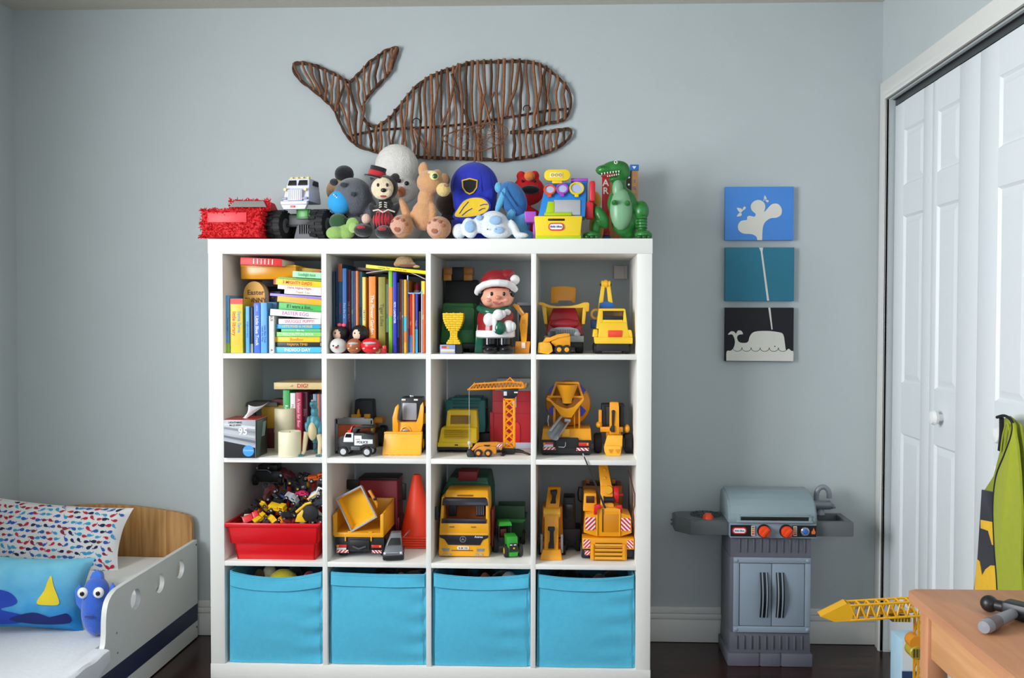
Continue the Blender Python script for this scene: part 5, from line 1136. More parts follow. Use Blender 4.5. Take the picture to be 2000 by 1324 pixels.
for a in ((745, 805), (1022, 1075)): q.hexa((a[0], a[1]+8, 30, 330, 950), (a[0]+25, a[1]-18 if a[1] > 1000 else a[1]+10, 70, 330, 735), 6)
q.hexa((800, 1035, 40, 330, 960), (805, 1030, 50, 330, 852), 6); q.B(772, 1050, 68, 330, 730, 758, 8); q.mat(pl('8f6a1c')).B(800, 1030, 200, 215, 755, 860)
t('dashboard', DK, q).B(815, 1025, 62, 160, 812, 856, 4)
q = t('hood', TY); q.hexa((760, 1100, -10, 300, 1045), (775, 1070, 20, 300, 880), 14); t('red_panel', pl('ee4a2c'), q).B(866, 1020, -14, 6, 965, 1038, 8)
q = t('bumper', TY); q.hexa((725, 1132, -30, 330, 1110), (715, 1132, -26, 330, 1038), 10); q.hexa((700, 760, 0, 300, 1040), (712, 760, 10, 300, 955), 12); q.hexa((1085, 1135, 0, 300, 1040), (1080, 1120, 10, 300, 960), 12)
for x in (760, 1075):
    for y in (70, 330): t.wheel(x, y, b-58, 58, 86, RUB, DK)
t('chassis', DK).B(745, 1095, 0, 400, 1085, b-30, 8)
q = t('boom', TY)
for s, x0, x1 in ((-1, 790, 830), (1, 920, 880)): q.hexa((x0-26, x0+26, 300, 345, 760), (x1-20, x1+20, 300, 345, 440), 4)
q.C((805, 322, 455), (905, 322, 455), 36, n=18); t('pulley', CYL, q).C((840, 322, 455), (870, 322, 455), 46, n=20)
t('pulley_pin', DK, q).C((790, 322, 462), (918, 322, 462), 12, n=10)
q = t('turntable', pl('1f5fb0')); q.P([(785, 730), (785, 668), (840, 660), (866, 645), (890, 662), (940, 668), (940, 730)], 280, 350, 'xz', 4); t('counter_block', pl('1f5fb0')).B(690, 780, 300, 380, 850, 950, 10)
k = t('hook_ring', TY); k.L([(62, -14), (62, 14), (36, 14), (36, -14), (62, -14)], (748, 330, 790), 'y', 18); t('hook_hub', GRY, k).C((748, 310, 790), (748, 350, 790), 26)
t = T('skid_loader', 'small yellow toy skid loader at the left front of the top right cube', 'toy loader', u=1082, Y=-.392, z=ZR[0]+.0005, ph=Z4); b = t.b
q = t('body', CY); q.P([(255, 1100), (280, 1040), (330, 1050), (420, 1010), (462, 1030), (462, 1140), (300, 1140)], 20, 90, 'xz', 4)
q = t('lift_arm', CY)
for y in (8, 96): q.P([(160, 1095), (200, 1040), (240, 1045), (320, 1010), (410, 998), (455, 1002), (455, 1028), (400, 1032), (330, 1045), (240, 1090)], y, y+10, 'xz', 2)
q = t('cab', DK); q.B(236, 300, 24, 86, 975, 1044, 4); q.B(300, 345, 28, 80, 1030, 1060, 2)
q = t('bucket', CYL); q.P([(112, 1205), (118, 1100), (160, 1092), (240, 1096), (262, 1130), (275, 1190), (230, b)], -30, 140, 'xz', 4)
for x in (342, 424):
    for y in (2, 108): t.wheel(x, y, b-50, 50, 30, RUB, CY, .5, 'y')
t = T('wall_bracket', 'small white plastic bracket fixed to the wall in the top right cube', 'bracket', loc=onY(1211, 545.5, -.003), ph=Z4)
q = t('plate', pl('d2c9c2')); q.B(930, 1072, -40, 0, 272, 414, 3); t('rib', pl('c2b9b2'), q).B(1040, 1050, -44, -36, 276, 410)
# ------------------------------------------------------------------ row 2, cell 1
Z5 = (410, 690, 6.017); r2 = ZR[1]+.0005
t = T('tissue_box', 'cube tissue box with silver and black racing print and a tissue pulled up', 'tissue box', u=468, v=894.3, z=r2, ph=Z5); b = t.b
TB = pl('a9adb4', .35); q = t('carton', TB); q.B(160, 540, 0, 400, 782, b, 3)
q.mat(pl('b3302f')).B(160, 540, 0, 400, 778, 782); q = t('print', pl('d5d7da', .3), q)
for i, (a, c) in enumerate(((820, 'd9dade'), (860, '8e939b'), (905, 'c3c7cc'), (950, '70757e'), (990, 'b8bcc4'))):
    q.mat(pl(c, .3)).P([(165, a+i*4), (165, a+26+i*4), (536, a+70+i*12), (536, a+40+i*12)], -2, 0, 'xz')
q.mat(pl('1b1c20', .3)).P([(165, 1030), (165, b-2), (536, b-2), (536, 1110), (400, 1075)], -2.5, 0, 'xz').mat(pl('2a2c30')).text('LIGHTNING', 22, 300, -4, 812, rx=-90, off=.03).text('McQUEEN', 22, 300, -4, 845, rx=-90, off=.03).mat(pl('eceef0')).text('95', 80, 390, -4, 920, rx=-90, off=.04)
q.mat(pl('16181c', .3)).B(540, 542.5, 4, 396, 786, b-2); q.mat(pl('3a5a5c', .3)).P([(40, 800), (250, 800), (120, b-10), (10, b-10)], 542.5, 544, 'yz').mat(pl('8aa0a0')).P([(250, 830), (360, 830), (300, 1000), (200, 1000)], 542.5, 544.5, 'yz')
q = t('sticker', pl('3aa0e8')); q.C((455, -5, 1145), (455, 0, 1145), 66, n=24); t('lettering', pl('cfe6f6'), q).text('Kleenex', 26, 455, -6, 1138, rx=-90)
q = t('tissue', mat('eef0f2', .9, var=.02)); 
def tis(s, tt): return (350+130*tt+ (s-.5)*(60+170*tt)+30*math.sin(6*s+2*tt), 180+50*math.sin(5*s+3*tt)+40*(s-.5), 785-60*s*tt-130*tt-25*math.sin(7*s)*tt)
q.grid(tis, 16, 12)
WAX = mat('d9cfae', .5, var=.05, scale=14); WAXL = mat('ece6c4', .45, var=.03)
t = T('tall_candle', 'tall cream pillar candle beside the tissue box', 'candle', u=551, v=884, z=r2, ph=Z5); b = t.b
t('wax', WAX).L([(0, b), (128, b), (130, b-10), (128, 668), (118, 655), (100, 652), (80, 662), (0, 668)], (850, 130, 0), 'z', 32); t('wick', DK).C((850, 130, 668), (852, 130, 650), 4, n=6)
t = T('short_candle', 'short pale yellow pillar candle in front of the tall one', 'candle', u=559, v=893.5, z=r2, ph=Z5); b = t.b
t('wax', WAXL).L([(0, b), (130, b), (133, b-10), (133, 940), (126, 930), (110, 934), (90, 945), (0, 950)], (898, 133, 0), 'z', 32); t('wick', DK).C((898, 133, 950), (900, 133, 934), 4, n=6)
# upright books with the DIG! book on top
G3 = 'books behind the candles'; Yd = -.27
for lab, u0, u1, v0, c, tx, tcx, yy in (('green upright book behind the tall candle', 553, 566, 760, '27a04a', 'Rescue', 'd8f0dc', 0), ('white upright book behind the tall candle', 566.5, 577.5, 766, 'e3dedd', 'Home Care', 'b07a8a', .004), ('crimson upright book with pink lettering', 578, 589.5, 765, 'b32048', 'A Visitor for Bear', 'f0b8c8', 0), ('maroon upright book beside the crimson one', 590, 601, 764, '5a1f34', 'Bible', 'b88a98', .02), ('black upright book near the blue dinosaur', 601.5, 611, 768, '26242a', '', '', .05), ('grey-blue slim upright book behind the dinosaur', 611.5, 619, 768, '6f93a8', '', '', .03), ('rust slim upright book at the right of the second-row left cube', 619.5, 625.5, 768, 'a85a34', '', '', .02), ('mauve slim upright book at the divider of the second-row left cube', 626, 633, 768, '6a5478', '', '', .02)):
    bk(lab, u0, u1, v0+1.5, 1, Yd+yy, c, dep=.16, spine=[(tx, tcx, .35, .5, 0, .5)] if tx else (), group=G3)
bl('tan flat book lettered DIG! lying on the upright books', 535, 632, onY(580, 759.8, Yd).z, (lambda: 13.5*(Yd-CAM.y)/FPX)(), Yd-.012, 'd8c08a', dep=.19, spine=[('DIG!', 'c02a22', .58, .62, 0, .3), ('->', 'c02a22', .36, .4, 0, .1)])
t = T('blue_dinosaur', 'teal and sand toy raptor standing in front of the upright books', 'toy dinosaur', u=606, v=891, z=r2, ph=Z5); b = t.b
DT = mat('3f8492', .4, var=.3, scale=30); DS = mat('cdbd96', .45, var=.15)
q = t('body', DT); q.E((1212, 40, 605), (46, 60, 48)).E((1212, -10, 590), (34, 50, 30)).E((1212, 70, 690), (44, 46, 80)).E((1205, 90, 830), (70, 70, 120)).E((1130, 60, 900), (26, 30, 90), (0, 14, 0)).E((1275, 60, 900), (24, 30, 90), (0, -10, 0)).E((1150, 50, 800), (24, 40, 60)).E((1258, 40, 830), (22, 34, 50)).E((1190, 170, 980), (50, 90, 110)).E((1190, 260, b-40), (26, 120, 30)); q.vox = 7
q = t('belly', DS); q.E((1195, 40, 920), (52, 60, 110)); q = t('leg', DS); q.Tu([(1120, 60, 930), (1105, 50, 1040), (1095, 30, b-50), (1085, 10, b-16)], [34, 30, 22, 20], 8); q = t('leg', DS); q.Tu([(1262, 60, 960), (1285, 50, 1040), (1280, 30, b-50), (1285, 10, b-16)], [34, 30, 22, 20], 8)
for x in (1078, 1285):
    for i in (-1, 0, 1): t('toe', DT).E((x+i*24, -16, b-11), (14, 30, 10))
t('crest', SIL).E((1205, 20, 556), (22, 30, 14))
t = T('yellow_lidded_box', 'mustard box with a dark grey lid at the back of the second-row left cube', 'box', u=515, Y=-.20, z=r2, ph=Z5); b = t.b
t('box', mat('b98a1e', .6)).B(545, 860, 0, 260, 610, 880, 3); t('crate', mat('5c1c22', .6)).B(560, 860, 10, 250, 880, b, 3); t('lid', mat('5d5c58', .6)).hexa((362, 740, -30, 260, 618), (380, 730, -20, 260, 572), 3); t('label_strip', pl('b8bcc4')).B(690, 720, -3, 0, 890, 930)
t('post', mat('5d5c58', .6)).B(380, 400, 200, 230, 610, b)
T('maroon_flat_book', 'maroon book lying on the grey lid at the back', 'book', loc=(XatY(545, -.19, 1.0), -.19, onY(545, 786, -.19).z), ph=Z5, one=mat('6a1c28', .5)).root.hexa((720, 865, 0, 200, 612), (735, 860, 0, 200, 540), 3)
# ------------------------------------------------------------------ row 2, cell 2
Z6 = (630, 690, 6.018)
t = T('police_truck', 'black and white toy police truck facing left', 'toy truck', u=695, v=892, z=r2, ph=Z6, rz=-4); b = t.b
q = t('body', DK); q.P([(165, 1110), (165, 1030), (185, 990), (250, 965), (365, 940), (460, 935), (600, 960), (612, 1080), (612, 1120), (590, 1120), (560, 1090), (490, 1090), (455, 1130), (315, 1140), (295, 1100), (210, 1100), (195, 1130)], 12, 190, 'xz', 5)
q = t('cab', pl('eef0f0', .3)); q.P([(238, 1045), (242, 1000), (268, 938), (358, 938), (358, 1045)], 6, 196, 'xz', 4); t('window', pl('15161a', .15), q).P([(258, 990), (272, 947), (335, 947), (335, 990)], 2, 200, 'xz')
q = t('side_panel', pl('eef0f0', .3)); q.P([(370, 1082), (370, 968), (458, 968), (458, 1010), (592, 1010), (592, 1062), (480, 1065), (455, 1082)], 8, 194, 'xz', 2); t('lettering', pl('17181c'), q).text('POLICE', 30, 468, 4, 1045, rx=-90, off=.02, maxw=180).text('STATE', 14, 412, 4, 1010, rx=-90, off=.02)
k = t('roof_rack', DK); k.P([(335, 935), (350, 880), (430, 862), (430, 852), (585, 852), (585, 880), (450, 890), (400, 890), (385, 938)], 30, 170, 'xz', 3)
t('light_bar', pl('e0332c', .2)).P([(278, 938), (280, 912), (305, 908), (330, 862), (342, 862), (318, 925), (312, 938)], 40, 160, 'xz', 2)
t('front_lamp', pl('d8332c', .2)).B(160, 176, 20, 60, 1040, 1065, 2); t('sill', mat('55565c', .5)).B(330, 440, 6, 196, 1095, 1140, 3)
for x in (240, 525):
    for y in (14, 188): t.wheel(x, y, b-58, 58, 44, RUB, pl('c4c6ca', .3), .6, 'y')
t = T('orange_crate', 'orange toy crate with grey frame behind the police truck', 'toy crate', u=688, v=886, z=r2, ph=Z6); b = t.b
q = t('frame', mat('6f7274', .45)); 
for a in ((130, 165, 770, b), (550, 582, 780, b), (140, 575, 765, 835), (140, 575, 1140, b)): q.B(a[0], a[1], 0, 40, a[2], a[3], 5)
q.B(220, 480, 10, 60, 756, 772, 4); t('panel', pl('b5501a', .5)).B(150, 565, 20, 60, 800, 1150); t('reflector', pl('d8b93a')).B(558, 580, -4, 4, 875, 905)
t = T('black_loader', 'black-cabbed yellow toy loader at the back left of the cube', 'toy loader', u=718, Y=-.14, z=r2, ph=Z6); b = t.b
t('cab', DK).hexa((352, 585, 60, 260, 820), (362, 572, 80, 250, 550), 14); q = t('linkage', CY); q.B(330, 440, 20, 60, 720, 765, 4).P([(390, 760), (410, 665), (425, 655), (440, 760)], 10, 40, 'xz', 3); q.B(485, 555, 10, 60, 715, 775, 6)
t('fender', CYD).hexa((575, 700, 60, 260, 830), (590, 690, 80, 260, 760), 16); t('chassis', CYD).B(360, 600, 80, 300, 815, 1010, 8)
for x in (335, 665):
    for y in (70, 250): t.wheel(x, y, b-112, 112, 90, RUB, pl('9a2a22'))
t = T('yellow_bucket_loader', 'yellow toy loader with a broad front bucket and grey windscreen', 'toy loader', u=787, v=887.5, z=r2, ph=Z6); b = t.b
q = t('bucket', CYL); q.hexa((708, 1162, -60, 20, b), (730, 1170, -20, 70, 926), 8); q.B(728, 1170, -34, 60, 922, 940, 6)
for i in range(6): t('bucket_tooth', CY, q).B(722+i*76, 770+i*76, -72, -50, b-8, b, 2)
q = t('nose', CY); q.hexa((820, 1130, 60, 300, 960), (830, 1120, 80, 320, 818), 8); t('nose_cap', SIL, q).E((968, 56, 908), (46, 14, 14)); t('nose_arch', CYL, q).Tu([(908, 58, 918), (930, 56, 880), (968, 56, 866), (1005, 56, 880), (1030, 58, 918)], 9, 6)
q = t('cab', DK); q.hexa((862, 1130, 180, 420, 820), (885, 1140, 200, 420, 535), 16); t('windscreen', mat('9da0a8', .25), q).B(905, 1080, 168, 196, 597, 806, 30)
for a in (895, 1042): t('roof_lamp', pl('f0eee8', .3), q).B(a, a+48, 186, 205, 552, 572, 4)
t('beacon', SIL, q).B(985, 1028, 240, 280, 512, 536, 5)
q = t('lift_arm', CY); q.P([(815, 930), (812, 760), (845, 640), (880, 600), (888, 640), (862, 770), (880, 820), (880, 930)], 40, 90, 'xz', 4)
q = t('lift_arm', CY); q.P([(1120, 930), (1090, 820), (1120, 760), (1142, 620), (1172, 575), (1180, 640), (1170, 840), (1150, 930)], 40, 90, 'xz', 4)
for x in (850, 1120):
    for y in (180, 420): t.wheel(x, y, b-105, 105, 80, RUB, CY)
t = T('yellow_truck_edge', 'yellow toy truck partly hidden behind the right divider', 'toy truck', u=831, Y=-.2, z=r2, ph=Z6); b = t.b
t('cab', CY).hexa((1150, 1290, 0, 200, 830), (1165, 1280, 20, 200, 560), 12); t('window', DK).B(1195, 1260, -4, 20, 620, 700, 6); t('chassis', DK).B(1150, 1290, 0, 300, 830, b-40, 6)
for x in (1180, 1270): t.wheel(x, 60, b-88, 88, 60, RUB, GRY)
# ------------------------------------------------------------------ row 2, cell 3
Z7 = (830, 690, 6.017)
t = T('garbage_truck', 'yellow toy truck with a teal box body', 'toy truck', u=890, v=884, z=r2, ph=Z7); b = t.b
TE = pl('1d6f70', .45); YY = pl('edc81c', .4)
q = t('box_body', TE).dp(t, 330); q.hexa((215, 690, 0, 370, 930), (222, 690, 10, 370, 545), 22); q.B(290, 640, 0, 360, 520, 560, 12)
for i in range(3): t('rib', pl('1a6364', .45), q).dp(t, 322).B(310, 620, 0, 12, 575+i*45, 592+i*45, 4)
q = t('cab', YY); 
q.hexa((205, 256, 140, 330, 900), (222, 262, 170, 330, 690), 5); q.hexa((494, 585, 140, 330, 900), (498, 570, 170, 330, 690), 5); q.hexa((228, 572, 165, 330, 748), (240, 560, 178, 330, 682), 10); q.B(215, 580, 150, 330, 850, 900, 5)
t('windscreen', mat('9a7a1c', .4), q).B(250, 500, 200, 214, 740, 860)
q = t('hood', YY); q.hexa((135, 592, 0, 300, 1060), (165, 585, 60, 320, 880), 18); 
for i in range(5): t('hood_rib', pl('dcb818', .4), q).B(200, 500, 12+i*3-14, 60, 985-i*22, 993-i*22, 2)
q = t('bumper', YY); q.B(130, 540, -14, 300, 1048, 1100, 8); t('plate_slot', DK, q).B(332, 372, -18, -8, 1068, 1082, 2)
t('chassis', DK).B(125, 560, 0, 660, 1095, b-26, 10)
for x in (165, 520):
    for y in (90, 540): t.wheel(x, y, b-64, 64, 74, RUB, DK)
t = T('toy_barn', 'red toy building with grey roof and arched door', 'toy building', u=1003, Y=-.16, z=r2, ph=Z7); b = t.b
RB_ = pl('b8202c', .45); q = t('wall', RB_); q.B(815, 1290, 0, 260, 425, b-70, 5)
for z in (700, 560): t('wall_seam', pl('9c1a26', .5), q).B(815, 1290, -3, 2, z, z+6)
t('side_pillar', RB_).B(785, 830, -10, 40, 690, b-60, 8)
q = t('roof', mat('8a8b86', .5)); q.hexa((845, 1300, -20, 270, 440), (870, 1300, 10, 250, 296), 8); t('roof_lamp', CY, q).P([(1180, 400), (1200, 350), (1225, 345), (1215, 395), (1195, 410)], -30, -16, 'xz', 2)
q = t('door', pl('e0202a')); q.P([(1030, 1075), (1030, 850), (1050, 815), (1085, 802), (1120, 812), (1142, 850), (1142, 1075)], -14, 4, 'xz', 4); t('door_slot', pl('7c141c'), q).B(1052, 1072, -18, -8, 880, 1010, 3)
t('window', pl('d8d6dc')).B(1040, 1098, -8, 4, 480, 632, 3); t('base', pl('c6c5d4')).B(800, 1290, -30, 270, b-72, b, 4)
t = T('red_toy_pole', 'thin red toy lamp post between the truck and the red building', 'toy', u=948, Y=-.13, z=r2, ph=Z7); b = t.b
q = t('post', pl('a3242a')); q.Tu([(712, 0, b-30), (712, 0, 660), (720, 0, 636), (750, 0, 640)], 9, 8); t('foot', DK).B(640, 780, -40, 120, 930, b, 10)
t = T('tower_crane', 'orange toy tower crane with a long jib and hanging string', 'toy crane', u=995, v=888, z=r2, ph=Z7); b = t.b
OR = pl('f59b14', .35); q = t('mast', OR)
for x in (936, 1050):
    for y in (0, 114): q.B(x-12, x+12, y-8, y+12, 540, 1115, 3)
for i in range(6):
    z0 = 548+i*95
    for y in (0, 114): q.Tu([(940, y, z0 if i % 2 else z0+90), (1046, y, z0+90 if i % 2 else z0)], 9, 5); q.Tu([(940, y, z0+90 if i % 2 else z0), (1046, y, z0 if i % 2 else z0+90)], 7, 5)
    for x in (936, 1050): q.Tu([(x, 0, z0), (x, 114, z0+90)], 9, 5)
q.B(926, 1060, -8, 126, 534, 556, 3).B(926, 1060, -8, 126, 1100, 1118, 3)
q = t('jib', OR)
def jz(x): return 432-(x-510)*.038
for y in (20, 90):
    q.Tu([(500, y, 432), (1160, y, 404)], 11, 6); q.Tu([(520, y, 425), (575, y, 368), (1000, y, 338), (1150, y, 352), (1160, y, 400)], 9, 6)
    for i in range(14): x = 560+i*42; q.Tu([(x, y, jz(x)), (x+21, y, 362-(x-560)*.06), (x+42, y, jz(x+42))], 6, 5)
    q.Tu([(945, y, 346), (1002, 55, 292), (1052, y, 342)], 10, 6)
for x in (580, 700, 820): q.E((x, 55, 358-(x-580)*.05), (10, 10, 10)); q.Tu([(x, 20, 366-(x-580)*.05), (x, 90, 366-(x-580)*.05)], 7, 5)
q.Tu([(505, 20, 430), (505, 90, 430)], 10, 6).Tu([(1160, 20, 402), (1160, 90, 402)], 10, 6)
q = t('cabin', DK); q.P([(905, 425), (1100, 425), (1088, 500), (1060, 527), (935, 527), (915, 500)], 0, 110, 'xz', 5); t('cabin_decal', pl('d6d8dc'), q).B(930, 968, -5, 2, 450, 500, 3).B(1052, 1095, -5, 2, 452, 470, 2)
t('string', mat('cfd2d8', .6)).Tu([(517, 55, 436), (517, 55, 1045)], 3.5, 6); q = t('hook', pl('e6e6ea')); q.E((517, 55, 1068), (22, 16, 26)).Tu([(517, 55, 1090), (520, 55, 1130), (512, 55, 1145)], 8, 6)
q = t('base', DK); q.B(905, 1062, -10, 130, 1116, b-8, 10)
for a in (((1040, 20, 1150), (1150, 0, 1160), (1235, -30, b-8)), ((940, 0, 1170), (935, -60, b-10), (925, -110, b-8)), ((930, 80, 1160), (830, 100, 1170), (790, 120, b-8)), ((1030, 110, 1160), (1090, 200, 1170), (1130, 240, b-8))): t('outrigger', DK, q).Tu(a, [22, 16, 12], 8); t('foot_pad', DK, q).E((a[2][0], a[2][1], b-8), (26, 22, 8))
t = T('mini_loader', 'tiny yellow toy loader with black bucket at the foot of the tower crane', 'toy loader', u=941, v=892.5, z=r2, ph=Z7); b = t.b
q = t('body', CYD); q.P([(570, 1170), (600, 1105), (680, 1090), (800, 1080), (840, 1100), (835, 1180), (600, 1190)], 10, 90, 'xz', 4); q.P([(560, 1150), (545, 1130), (590, 1070), (620, 1060), (830, 1050), (905, 1060), (905, 1130), (880, 1135), (870, 1085), (640, 1085), (600, 1110)], 0, 14, 'xz', 3); q.P([(560, 1150), (545, 1130), (590, 1070), (620, 1060), (830, 1050), (905, 1060), (905, 1130), (880, 1135), (870, 1085), (640, 1085), (600, 1110)], 90, 104, 'xz', 3)
hazard(t, 845, 905, -4, 1062, 1100, 3); t('decal', DK).P([(690, 1074), (770, 1074), (750, 1094), (700, 1090)], -3, 0, 'xz')
t('bucket', DK).P([(488, 1180), (500, 1140), (540, 1130), (575, 1170), (590, 1215), (540, b), (500, 1215)], -20, 120, 'xz', 4)
for x in (628, 742):
    for y in (0, 100): t.wheel(x, y, b-46, 46, 30, RUB, pl('e88a2a'), .5, 'y')
# ------------------------------------------------------------------ row 2, cell 4
Z8 = (1030, 690, 6.019)
t = T('cement_mixer', 'yellow toy cement mixer seen from behind with silver chute and blue diamonds', 'toy truck', u=1106, v=890, z=r2, ph=Z8); b = t.b
q = t('drum', CYD); q.L([(0, 150), (150, 160), (262, 260), (278, 380), (240, 560), (150, 620)], (478, 0, 620), 'y', 28)
for x0, z0, s in ((255, 690, 1), (670, 690, -1), (260, 450, 1), (668, 445, -1)):
    t('blue_diamond', pl('2f3fc0', .3), q).P([(x0-22*s, z0), (x0+48*s, z0-72), (x0+48*s, z0+66), (x0+20*s, z0+60)], 150, 215, 'xz')
q = t('rear_frame', CY)
for a in (((268, 540), (340, 345)), ((655, 540), (590, 345))): q.P([(a[0][0]-14, a[0][1]), (a[1][0]-12, a[1][1]), (a[1][0]+14, a[1][1]), (a[0][0]+14, a[0][1])], 90, 130, 'xz', 3)
q.B(328, 600, 88, 132, 340, 366, 4).B(230, 660, 80, 130, 505, 530, 4)
q = t('hopper', CY); q.L([(56, 640-50), (62, 540), (100, 450), (124, 385), (128, 368), (112, 368), (90, 450), (50, 540)], (465, 60, 0), 'z', 24)
t('hopper_mouth', DK).P([(390, 540), (545, 540), (520, 600), (465, 628), (410, 600)], 120, 150, 'xz')
q = t('chute_funnel', CY); q.P([(218, 525), (245, 520), (330, 600), (390, 640), (465, 660), (545, 640), (620, 560), (660, 520), (668, 550), (560, 690), (520, 760), (400, 760), (370, 700), (270, 565), (225, 560)], 40, 80, 'xz', 5)
for a in ((300, 330), (545, 560), (600, 620)): t('upright', CYD).B(a[0], a[1], 70, 120, 640, 940, 3)
q = t('chute', mat('a9adb3', .3, .3)); 
ax = Vector((300, -130, 950)); bx_ = Vector((430, 40, 790)); d = (bx_-ax).normalized(); sx_ = d.cross(Vector((0, -1, 0))).normalized(); nn = d.cross(sx_)
def ch(r): return lambda s, tt: tuple(ax+(bx_-ax)*s+(sx_*math.cos(R_(-50+280*tt))+nn*math.sin(R_(-50+280*tt)))*(r-8*s))
q.grid(ch(76), 6, 20).grid(ch(68), 6, 20)
q.grid(lambda s, tt: tuple(Vector(ch(76)(0, tt))*(1-s)+Vector(ch(68)(0, tt))*s), 1, 20); q.C((430, 40, 790), (500, 60, 800), 24)
q = t('fender', CY); q.hexa((165, 755, 20, 640, 1035), (180, 745, 60, 640, 890), 12); q.mat(CYL).B(405, 495, 0, 40, 890, 985, 5)
q = t('chassis', DK); q.B(165, 748, -5, 700, 1020, 1180, 6); q.B(330, 600, -20, 20, 990, 1110, 14)
for x0, x1 in ((185, 305), (600, 722)): l_ = t('tail_light', pl('d8332c', .2), q); l_.B(x0, x1, -10, -2, 1046, 1084, 4); l_.mat(pl('eca33a', .2)).B(x0+4 if x0 < 300 else x1-24, x0+24 if x0 < 300 else x1-4, -13, -8, 1050, 1080, 3)
t('number_plate', pl('dcdce4'), q).B(192, 302, -12, -2, 1070, 1100); hazard(t, 185, 332, -10, 1104, 1134, 4, 1, q); hazard(t, 575, 722, -10, 1108, 1142, 4, -1, q)
t('tow_hook', SIL, q).Tu([(365, -30, 1095), (430, -34, 1100), (448, -34, 1080), (448, -30, 1040)], 5, 6)
t('ladder', SIL).Tu([(248, 60, 735), (240, 50, 800), (250, 50, 860)], 9, 6)
for x in (205, 700):
    for y in (50, 240, 560): t.wheel(x, y+40, b-72, 72, 90, RUB, GRY)
t = T('tractor_loader', 'yellow toy tractor with raised front bucket beside the cement mixer', 'toy tractor', u=1196, v=889, z=r2, ph=Z8); b = t.b
q = t('boom', CY); q.P([(968, 960), (970, 585), (985, 578), (1072, 580), (1078, 640), (1082, 960)], 60, 130, 'xz', 5); k = t('ram', DK, q); k.C((1012, 56, 690), (1006, 56, 880), 20, 12).C((1006, 52, 860), (1006, 52, 930), 24).E((1012, 58, 690), (22, 14, 20)); k.B(970, 1030, 44, 64, 880, 918, 8)
q = t('bucket', CYL); q.P([(900, 1100), (940, 960), (1118, 962), (1112, 1080), (1092, b), (925, b), (905, 1150)], -30, 40, 'xz', 6); q.P([(925, 1080), (1095, 1080), (1088, b), (930, b)], -60, -28, 'xz', 4)
for x in (950, 1030): t('bucket_mark', CYD, q).P([(x, 1120), (x+60, 1120), (x+40, 1165), (x+22, 1165)], -64, -58, 'xz')
q = t('cab', DK)
for x in (880, 1095): q.hexa((x-4, x+56, 160, 420, 890), (x, x+50, 180, 400, 622), 10)
q.B(880, 1150, 180, 400, 616, 646, 10); q = t('hood', CYD); q.B(930, 1110, 140, 420, 880, 1010, 10)
q = t('fender', CY); q.E((1180, 180, 905), (34, 60, 52)).E((850, 180, 860), (40, 60, 40)).B(842, 880, 150, 240, 680, 880, 8).B(860, 1130, 120, 160, 880, 940, 6)
for x in (835, 1195): t.wheel(x, 190, b-120, 120, 90, RUB, GRY); t.wheel(x, 480, b-100, 100, 80, RUB, GRY)
# ------------------------------------------------------------------ row 3, cell 1: red tub of small cars
Z9 = (410, 890, 5.757); r3 = ZR[2]+.0005
t = T('red_tub', 'red plastic tub heaped with little toy cars', 'storage tub', u=533, v=1092.5, z=r3, ph=Z9); b = t.b
RT = pl('d8101c', .3)
def wallbox(q, a, c, th):
    """open box: bottom rect a=(x0,x1,y0,y1,z), top rect c"""
    for i in (0, 1):
        q.hexa((a[i]-(th if i else 0), a[i]+(0 if i else th), a[2], a[3], a[4]), (c[i]-(th if i else 0), c[i]+(0 if i else th), c[2], c[3], c[4]), 3)
    for i in (2, 3): q.hexa((a[0], a[1], a[i]-(th if i == 3 else 0), a[i]+(0 if i == 3 else th), a[4]), (c[0], c[1], c[i]-(th if i == 3 else 0), c[i]+(0 if i == 3 else th), c[4]), 3)
q = t('tub_body', RT); wallbox(q, (305, 1185, 0, 1150, b), (272, 1200, -25, 1170, 965), 22); wallbox(q, (242, 1225, -45, 1190, 970), (215, 1240, -60, 1210, 770), 22); q.B(300, 1190, 5, 1145, b-22, b); q.B(250, 1220, -40, -10, 962, 976)
q = t('rim', RT)
for a in ((186, 1246, -74, -40), (186, 1246, 1190, 1240)): q.B(a[0], a[1], a[2], a[3], 742, 790, 10)
for a in ((186, 225), (1212, 1246)): q.B(a[0], a[1], -70, 1235, 742, 790, 10)
tub = t
